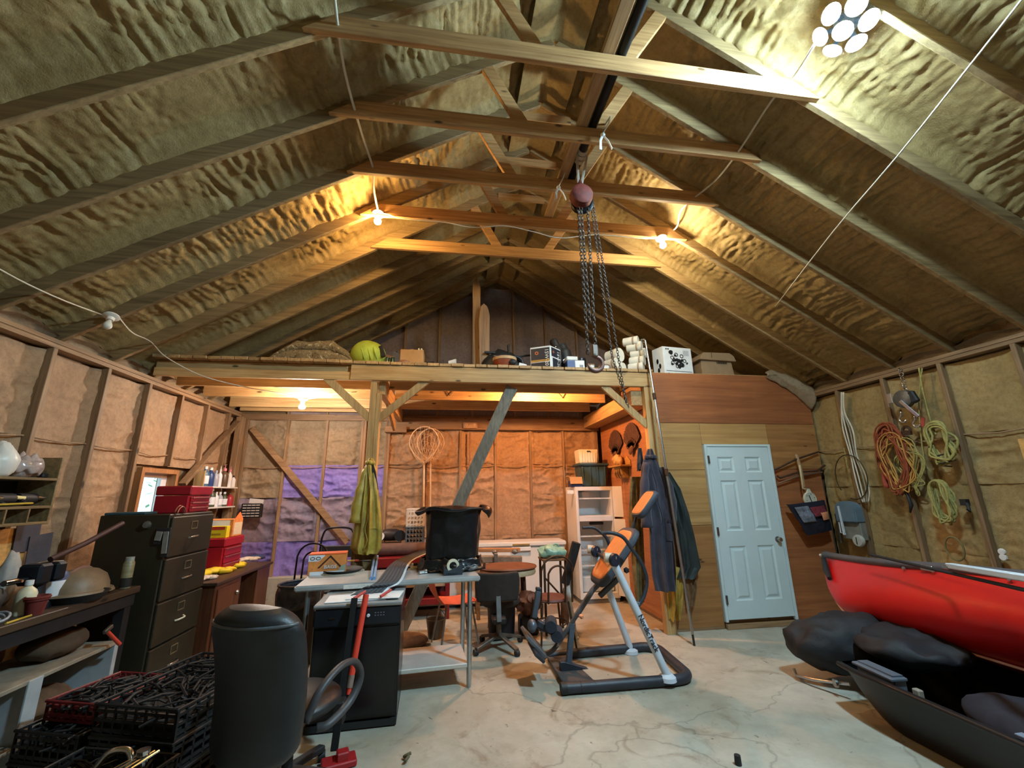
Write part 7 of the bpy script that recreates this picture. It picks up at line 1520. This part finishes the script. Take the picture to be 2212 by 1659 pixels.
for k in range(4):
    p = V((-3.1, 3.24+.165*k, zB+.003)); t = T('hand_tool', ('dark hand drill lying on the middle wall shelf, first from the camera', 'dark pair of pliers lying on the middle wall shelf', 'black torch with a bright lens on the middle wall shelf', 'small dark wrench at the far end of the middle wall shelf')[k], 'tool', p)
    obj('tool_body', MB().tube([p+V((0, -.07, .05)), p+V((0, .06, .05))], .04, 10), DARK, t, smooth=50); obj('metal_tip', MB().tube([p+V((.02, .05, .06)), p+V((.03, .12, .055))], .014, 8), CHROME if k != 2 else mat('cream_lens', (236, 214, 150), .2), t, smooth=50); obj('grip', MB().bar(p+V((0, -.04, .04)), p+V((.06, -.05, .012)), .03, .02), DARK, t, bevel=.006)
t = obj('yellow_strap', MB().tube(smooth_path([(-3.03, 3.0, zB+.02), (-3.03, 3.2, zB+.035), (-3.03, 3.4, zB+.015), (-3.04, 3.72, zB+.02)]), .016, 6, flat=.5), mat('yellow_strap', (180, 150, 40), .7), smooth=180); tag(t, 'dirty yellow strap lying along the middle wall shelf', 'strap')
t = obj('strand_board_panel', MB().aabb((-3.29, 2.2, .98), (-3.27, 4.05, zC-.05)), OSB); tag(t, 'tan strand board panel fixed behind the workbench', 'board')
for k, (y, z, w_, h, lab) in enumerate(((4.02, 1.33, .2, .24, 'dark grey paper pinned at the end of the strand board, upper sheet'), (4.14, 1.22, .2, .22, 'dark grey paper pinned at the end of the strand board, lower sheet'))):
    t = obj('grey_sheet', MB().box((-3.255+.01*k, y, z), (.006, w_, h), rx=.08), mat('slate_paper', (70, 66, 74), .7)); tag(t, lab, 'paper')
# clutter on the bench
zt2 = BZ+.001; BT = lambda px, py: at(px, py, Z=zt2)
def blob_thing(name, lab, cat, p, sq, m, amp=.25, seed=0):
    p = V(p); o = obj(name, MB().blob(p+V((0, 0, sq[2]*.85)), 1, sq, 3, amp=amp, freq=2, seed=seed, fn=lambda q: V((q.x, q.y, max(-sq[2]*.85, q.z)))), m, smooth=180); return tag(o, lab, cat)
t = T('hard_hat', 'dusty tan safety helmet lying on the far end of the workbench', 'helmet', (-2.75, 3.85, zt2)); p = V((-2.72, 3.88, zt2))
TANH = mat('dusty_tan', (128, 108, 84), .5, var=.25); obj('shell', MB().lathe(p+V((0, 0, .03)), [(.17, 0), (.165, .05), (.14, .11), (.09, .15), (.04, .165), (0, .168)], 24, sq=1.15), TANH, t, smooth=60); obj('brim', MB().lathe(p+V((.0, 0, .02)), [(.15, 0), (.2, .0), (.19, .02), (.16, .025)], 24, sq=1.15), TANH, t, smooth=40); obj('top_ridge', MB().tube(arc(p+V((0, 0, .03)), .172, .5, 2.6, 10, (0, 1, 0)), .012, 6), mat('rosy_ridge', (150, 110, 100), .5), t, smooth=60)
t = obj('black_pan', MB().lathe((-2.62, 3.72, zt2), [(0, 0), (.15, 0), (.19, .05), (.18, .05), (.14, .01), (0, .01)], 24), DARK, smooth=40); tag(t, 'black shallow pan in front of the tan helmet on the workbench', 'pan')
t = T('spray_can', 'grey green spray can with a striped label at the far end of the workbench', 'can', at(297, 1258, X=-2.56)); p = V((-2.56, 4.12, zt2)); obj('can_body', MB().lathe(p, [(0, 0), (.036, 0), (.038, .01), (.038, .19), (.03, .205), (0, .205)], 18), mat('olive_label', (134, 128, 96), .4, var=.35, scale=25, stretch=(.2, .2, 3)), t, smooth=40); obj('cap', MB().lathe(p+V((0, 0, .2)), [(0, 0), (.03, 0), (.03, .035), (0, .035)], 16), mat('grey_cap', (150, 150, 140), .4), t, smooth=40); obj('lower_band', MB().lathe(p+V((0, 0, .01)), [(.0385, 0), (.0395, .002), (.0395, .07), (.0385, .07)], 18), mat('band_black', (36, 36, 34), .4), t)
t = T('bench_vise', 'dark cast iron bench vise with a long bar raised toward the cabinet', 'vise', (-2.72, 3.5, zt2)); CI = mat('cast_iron', (30, 34, 42), .5, .5, .3); p = V((-2.7, 3.5, zt2))
obj('base', MB().lathe(p, [(0, 0), (.09, 0), (.08, .04), (.05, .06), (.04, .16), (0, .16)], 18), CI, t, smooth=40); obj('jaw', MB().box(p+V((0, -.04, .22)), (.14, .1, .13)), CI, t, bevel=.015); obj('jaw', MB().box(p+V((0, .08, .22)), (.14, .08, .12)), CI, t, bevel=.015)
obj('screw', MB().tube([p+V((0, -.1, .2)), p+V((0, -.24, .2))], .018, 10), CHROME, t, smooth=60); obj('screw_handle', MB().tube([p+V((-.09, -.23, .19)), p+V((.09, -.23, .21))], .008, 8), CHROME, t); obj('raised_bar', MB().tube([p+V((.0, .05, .3)), p+V((.02, .3, .38)), p+V((.03, .62, .5))], .02, 8), mat('maroon_bar', (62, 34, 34), .6), t, smooth=60)
pv = V((-2.78, 3.72, zt2)); bottle('white jug with a blue lower half behind the vise on the workbench', pv, .08, .27, mat('blue_jug', (70, 84, 120), .4, var=.2), WHB, 'label')
bottle('cream bottle standing before the vise on the workbench', V((-2.64, 3.36, zt2)), .05, .2, mat('cream_plastic', (220, 210, 176), .4), WHB)
t = T('red_clay_cup', 'small dark red flowerpot near the front of the workbench', 'pot', (-2.56, 3.3, zt2)); obj('pot', MB().lathe((-2.56, 3.34, zt2), [(0, 0), (.04, 0), (.052, .085), (.06, .085), (.06, .11), (.052, .11), (.036, .01), (0, .01)], 20), mat('dark_red_clay', (110, 34, 28), .7), t, smooth=40); obj('rim', MB().tube([(-2.56+.06*math.cos(a), 3.34+.06*math.sin(a), zt2+.1) for a in [i*PI/10 for i in range(20)]], .005, 5, closed=True), mat('dark_red_clay', (110, 34, 28), .7), t)
blob_thing('grey_plastic_sack', 'greyish white plastic sack standing at the back of the workbench', 'sack', (-3.1, 3.4, zt2), (.13, .17, .2), mat('grey_film', (120, 126, 136), .4, var=.35)); blob_thing('white_paper_roll', 'rumpled white paper standing beside the grey sack on the bench', 'paper', (-3.02, 3.66, zt2), (.05, .06, .19), mat('white_rumpled', (170, 164, 156), .7, var=.2), .2)
blob_thing('brown_jacket', 'dark brown jacket draped at the back of the workbench', 'jacket', (-3.12, 3.05, zt2), (.13, .22, .28), mat('dark_brown_cloth', (50, 30, 24), .9, var=.3), .3, 3); blob_thing('black_tool_bag', 'bulky black tool bag in the middle of the workbench', 'bag', (-2.78, 3.05, zt2), (.2, .26, .13), DARK, .2, 5)
t = T('grey_cables', 'coil of pale grey cable near the front of the workbench', 'cable', (-2.62, 2.95, zt2)); b = MB()
for k in range(5): b.tube([(-2.62+(.09+.012*k)*math.cos(a), 3.0+(.13+.015*k)*math.sin(a), zt2+.012+.008*k+.01*math.sin(3*a+k)) for a in [i*PI/12 for i in range(24)]], .008, 5, closed=True)
obj('cable_coil', b, mat('pale_cable', (150, 156, 164), .5), t, smooth=180)
t = obj('yellow_pencil', MB().tube([(-2.52, 3.12, zt2+.006), (-2.54, 3.3, zt2+.006)], .006, 6), mat('pencil_yellow', (206, 170, 60), .5)); tag(t, 'yellow pencil lying beside the red flowerpot', 'pencil')
# plastic crates of dark hardware on the floor
WIRC = mat('black_crate_plastic', (30, 30, 30), .5, var=.3); RCR = mat('red_crate_plastic', (120, 40, 40), .5, var=.2); SCRAP = mat('dark_scrap', (48, 46, 46), .55, .5, .5, scale=30)
R6 = random.Random(11)
def tray(lab, x, y, z, w_, d_, h_, rz, m, fill, full=True):
    f = xf((x, y, z), rz); t = T('bread_tray', lab, 'tray', (x, y, z))
    b = MB(); lbox(b, f, (-w_/2, -d_/2, 0), (w_/2, d_/2, .012)); obj('floor_mesh', b, m, t)
    for (lo, hi, ax) in (((-w_/2, -d_/2), (w_/2, -d_/2+.012), 0), ((-w_/2, d_/2-.012), (w_/2, d_/2), 0), ((-w_/2, -d_/2), (-w_/2+.012, d_/2), 1), ((w_/2-.012, -d_/2), (w_/2, d_/2), 1)):
        b = MB()
        for zz in (.03, .075, .12): 
            if zz < h_: lbox(b, f, (lo[0], lo[1], zz-.008), (hi[0], hi[1], zz+.008))
        n = 9; L0 = (hi[0]-lo[0]) if ax == 0 else (hi[1]-lo[1])
        for k in range(n):
            o_ = L0*k/(n-1)-.006
            if ax == 0: lbox(b, f, (lo[0]+max(0, o_), lo[1], 0), (lo[0]+max(0, o_)+.012, hi[1], h_))
            else: lbox(b, f, (lo[0], lo[1]+max(0, o_), 0), (hi[0], lo[1]+max(0, o_)+.012, h_))
        obj('side_lattice', b, m, t)
    obj('rim', MB().tube([f(a*w_/2, c*d_/2, h_) for a, c in ((-1, -1), (1, -1), (1, 1), (-1, 1))], .01, 6, closed=True), m, t)
    if fill:
        b = MB()
        for k in range(90):
            px, py = R6.uniform(-.44, .44)*w_, R6.uniform(-.44, .44)*d_; a, L_ = R6.uniform(0, 3.1), R6.uniform(.03, .12); zz = h_*R6.uniform(.5, .95)
            q = f(px, py, zz); d = V((math.cos(a)*L_, math.sin(a)*L_, R6.uniform(-.02, .02))); b.tube([q-d, q+d*.3+V((0, 0, .015)), q+d], R6.uniform(.004, .01), 5)
        hp_ = obj('metal_scrap', b, SCRAP, t); hp_['kind'] = 'stuff'
        lbox(b := MB(), f, (-w_/2+.02, -d_/2+.02, .012), (w_/2-.02, d_/2-.02, h_*.55)); obj('fill', b, mat('scrap_floor', (34, 33, 33), .8, var=.4, scale=40), t)
    return t
for k in range(3): tray(('bottom', 'middle', 'top')[k]+' black lattice tray of the stack beside the office chair, full of dark scrap', -1.60, 3.27, .003+.16*k, .54, .56, .15, -.32, WIRC, k == 2)
for k in range(2): tray(('bottom', 'top')[k]+' black lattice tray under the red one, beside the workbench', -2.14, 3.42, .003+.16*k, .44, .52, .15, -.32, WIRC, k == 1)
tray('red lattice tray resting on the trays between workbench and office chair', -2.1, 3.45, .327, .40, .42, .1, -.32, RCR, True)
tray('black lattice tray with its rim toward the filing cabinet', -1.78, 3.92, .003, .54, .46, .2, -.32, WIRC, True); tray('upper black lattice tray leaning at the foot of the filing cabinet', -1.78, 3.94, .215, .52, .44, .15, -.32, WIRC, True)
for k in range(2): tray(('lower', 'upper')[k]+' black lattice tray nearest the camera, '+('under the one with chrome parts', 'with chrome parts in it')[k], -1.68, 2.66, .003+.16*k, .56, .48, .15, -.28, WIRC, k == 1)
t = T('chrome_tap', 'bundle of shiny chrome tap parts lying in the nearest black tray', 'tap', (-1.56, 2.7, .3)); p = V((-1.56, 2.72, .335)); obj('spout', MB().tube(smooth_path([p+V((-.1, 0, .0)), p+V((-.06, .02, .05)), p+V((.02, .02, .05)), p+V((.06, 0, .0))]), .016, 10), CHROME, t, smooth=60); obj('stem', MB().lathe(p+V((.09, .02, -.02)), [(0, 0), (.024, 0), (.024, .05), (.03, .05), (.03, .07), (0, .07)], 14), CHROME, t, smooth=40)
for k in range(4): obj('pipe', MB().tube([p+V((.0+.03*k, -.06, .01)), p+V((.09+.02*k, .04, .03))], .006, 6), CHROME, t)
t = obj('wire_bundle', MB().tube([V((-1.38, 3.42, .5))+V((.05*math.cos(k*.8), .05*math.sin(k*1.1), .03*math.sin(k*.7))) for k in range(40)], .004, 5), mat('pale_wire', (150, 156, 158), .4, .6), smooth=180); tag(t, 'tangle of pale wire on the corner of the top black tray', 'wire')
# office chair seen from behind
OC = V((-1.0, 2.72, 0)); t = T('office_chair', 'worn black leather office chair seen from behind in the near foreground', 'chair', OC)
f = xf((-.93, 2.62, 0.075), math.radians(-22))
def oback(u, v):
    # closed pad: u around the outline section, v up
    a = u*2*PI; z = .26+.72*v; hw = .265*(1-.10*(1-v)**2)*(1-max(0, (v-.78)/.22)**2.6*.42)*(1-max(0, (.14-v)/.14)**2*.30)
    th = .055*(1-max(0, (v-.93)/.07)**2*.9)*(1-max(0, (.05-v)/.05)**2*.9)+.012
    lean = -.10*v+.05*math.sin(v*PI)+.0
    x = hw*math.copysign(abs(math.cos(a))**.55, math.cos(a)); y = th*math.copysign(abs(math.sin(a))**.7, math.sin(a))
    return f(x, -lean*-1.0+y-.07*(1-(x/hw if hw else 0)**2)*(math.sin(a) < 0)+.02, z)
obj('backrest', MB().sheet(oback, 48, 44, closed_u=True), LEATH, t, smooth=180)
obj('top_piping', MB().tube([V(oback(.5+.5*i/24, .90)) for i in range(25)], .008, 6), mat('leather_edge', (88, 92, 96), .35, var=.3), t, smooth=180)
cpt = sum((V(oback(i/48, 1)) for i in range(48)), V())/48; obj('back_cap', MB().sheet(lambda u, v: V(oback(u, 1)).lerp(cpt, v)+V((0, 0, .014*math.sin(v*PI/2))), 48, 5, closed_u=True), LEATH, t, smooth=180)
fs = xf((-.86, 3.0, 0), math.radians(-24))
obj('seat', MB().blob(fs(0, 0, .44), 1, (.26, .27, .075), 4, rz=math.radians(-24)), LEATH, t, smooth=180)
ARM = mat('grey_arm_plastic', (62, 60, 62), .5, var=.2)
for sx_ in (-1, 1):
    pts = [fs(.27*sx_, -.22, .46), fs(.29*sx_, -.15, .58), fs(.30*sx_, 0, .645), fs(.30*sx_, .14, .62), fs(.30*sx_, .2, .52), fs(.29*sx_, .13, .42), fs(.27*sx_, -.02, .37), fs(.22*sx_, -.06, .36)]
    obj('armrest', MB().tube(smooth_path(pts, 6), [.024]*43, 10, flat=.8, up=(0, 0, 1)), ARM, t, smooth=180)
obj('column', MB().tube([fs(0, 0, .09), fs(0, 0, .38)], [.03, .026], 12), DARK, t, smooth=60)
for k in range(5):
    a = k*2*PI/5+.3; p = fs(.29*math.cos(a), .29*math.sin(a), .075); lg = obj('leg', MB().bar(fs(0, 0, .11), p, .05, .035), DARK, t, bevel=.006)
    obj('caster', MB().lathe(V(p)+V((-.02, 0, -.045)), [(0, 0), (.03, 0), (.03, .04), (0, .04)], 14, axis=(1, .3, 0)), DARK, lg, smooth=40)
# odds on the floor
t = obj('floor_clip', MB().tube(smooth_path([(-.22, 3.14, .02), (-.2, 3.17, .03), (-.23, 3.2, .015), (-.19, 3.22, .02)]), .009, 6), mat('olive_scrap', (90, 84, 60), .7), smooth=180); tag(t, 'small twisted olive scrap on the concrete in front of the dishwasher', 'scrap')
t = obj('black_bottle_cap', MB().lathe(at(1595, 1652, Z=.0), [(0, 0), (.02, 0), (.018, .05), (0, .052)], 12), DARK, smooth=40); tag(t, 'black cap standing on the concrete near the sled', 'cap')
t = obj('black_shoe_scrap', MB().blob(at(1075, 1376, Z=.03), 1, (.1, .06, .03), 2, amp=.3), DARK, smooth=180); tag(t, 'flat black scrap on the floor under the task chair base', 'scrap')
# a leafy shrub outside the window
t = T('outside_shrub', 'leafy pale green shrub standing outside the small window', 'shrub', (-4.7, 5.9, 0)); b = MB(); R7 = random.Random(3)
for k in range(420):
    c = V((-4.7+R7.gauss(0, .35), 6.3+R7.gauss(0, 1.0), R7.uniform(.2, 2.0))); a = R7.uniform(0, 6.28); u = V((math.cos(a), math.sin(a), R7.uniform(-.6, .6)))*.06; w2 = u.cross(V((0, 0, 1))).normalized()*.025
    b.prism([c-u, c+w2, c+u, c-w2], (0, 0, .002))
lv = obj('foliage', b, mat('pale_leaf', (120, 160, 120), .7, var=.3), t); lv['kind'] = 'stuff'
obj('stem', MB().tube([(-4.7, 6.0, 0), (-4.65, 6.1, 1.0), (-4.7, 6.3, 1.9)], [.03, .02, .008], 7), mat('bark', (90, 76, 60), .8), t, smooth=60)

# ------------------------------------------------------------------ groups of alike things
GROUPS = {'bread_tray': 'lattice trays on the floor', 'work_glove': 'gloves on the desk', 'hand_tool': 'tools on the middle wall shelf', 'wire_hook': 'hooks on the lit joist', 'turkey_tail_fan': 'feather fans on the plywood wall',
          'landing_net': 'landing nets on the back wall', 'tool_chest': 'red steel tool chests', 'white_tie': 'white straps on the collar ties', 'bare_bulb_lamp': 'bulbs in porcelain holders', 'lamp_cable': 'pale lamp cables', 'red_peg': 'red pegs on the dishwasher',
          'milk_crate': 'milk crates on the freezer', 'bentwood_chair': 'hoop back metal chairs', 'rubbish_bag_carton': 'cartons of rubbish bags', 'magnet_clip': 'gauges on the filing cabinet', 'grey_sheet': 'grey papers by the bench'}
for o in list(col.objects):
    if o.parent is None and o.get('category') and not o.get('group'):
        st = o.name.split('.')[0]
        if st in GROUPS: o['group'] = GROUPS[st]
        elif st == 'bottle': o['group'] = 'bottles on the corner shelves' if o.location.y > 5 else 'bottles on the workbench'
        elif o['category'] == 'hardware': o['group'] = 'oddments on the steel table'
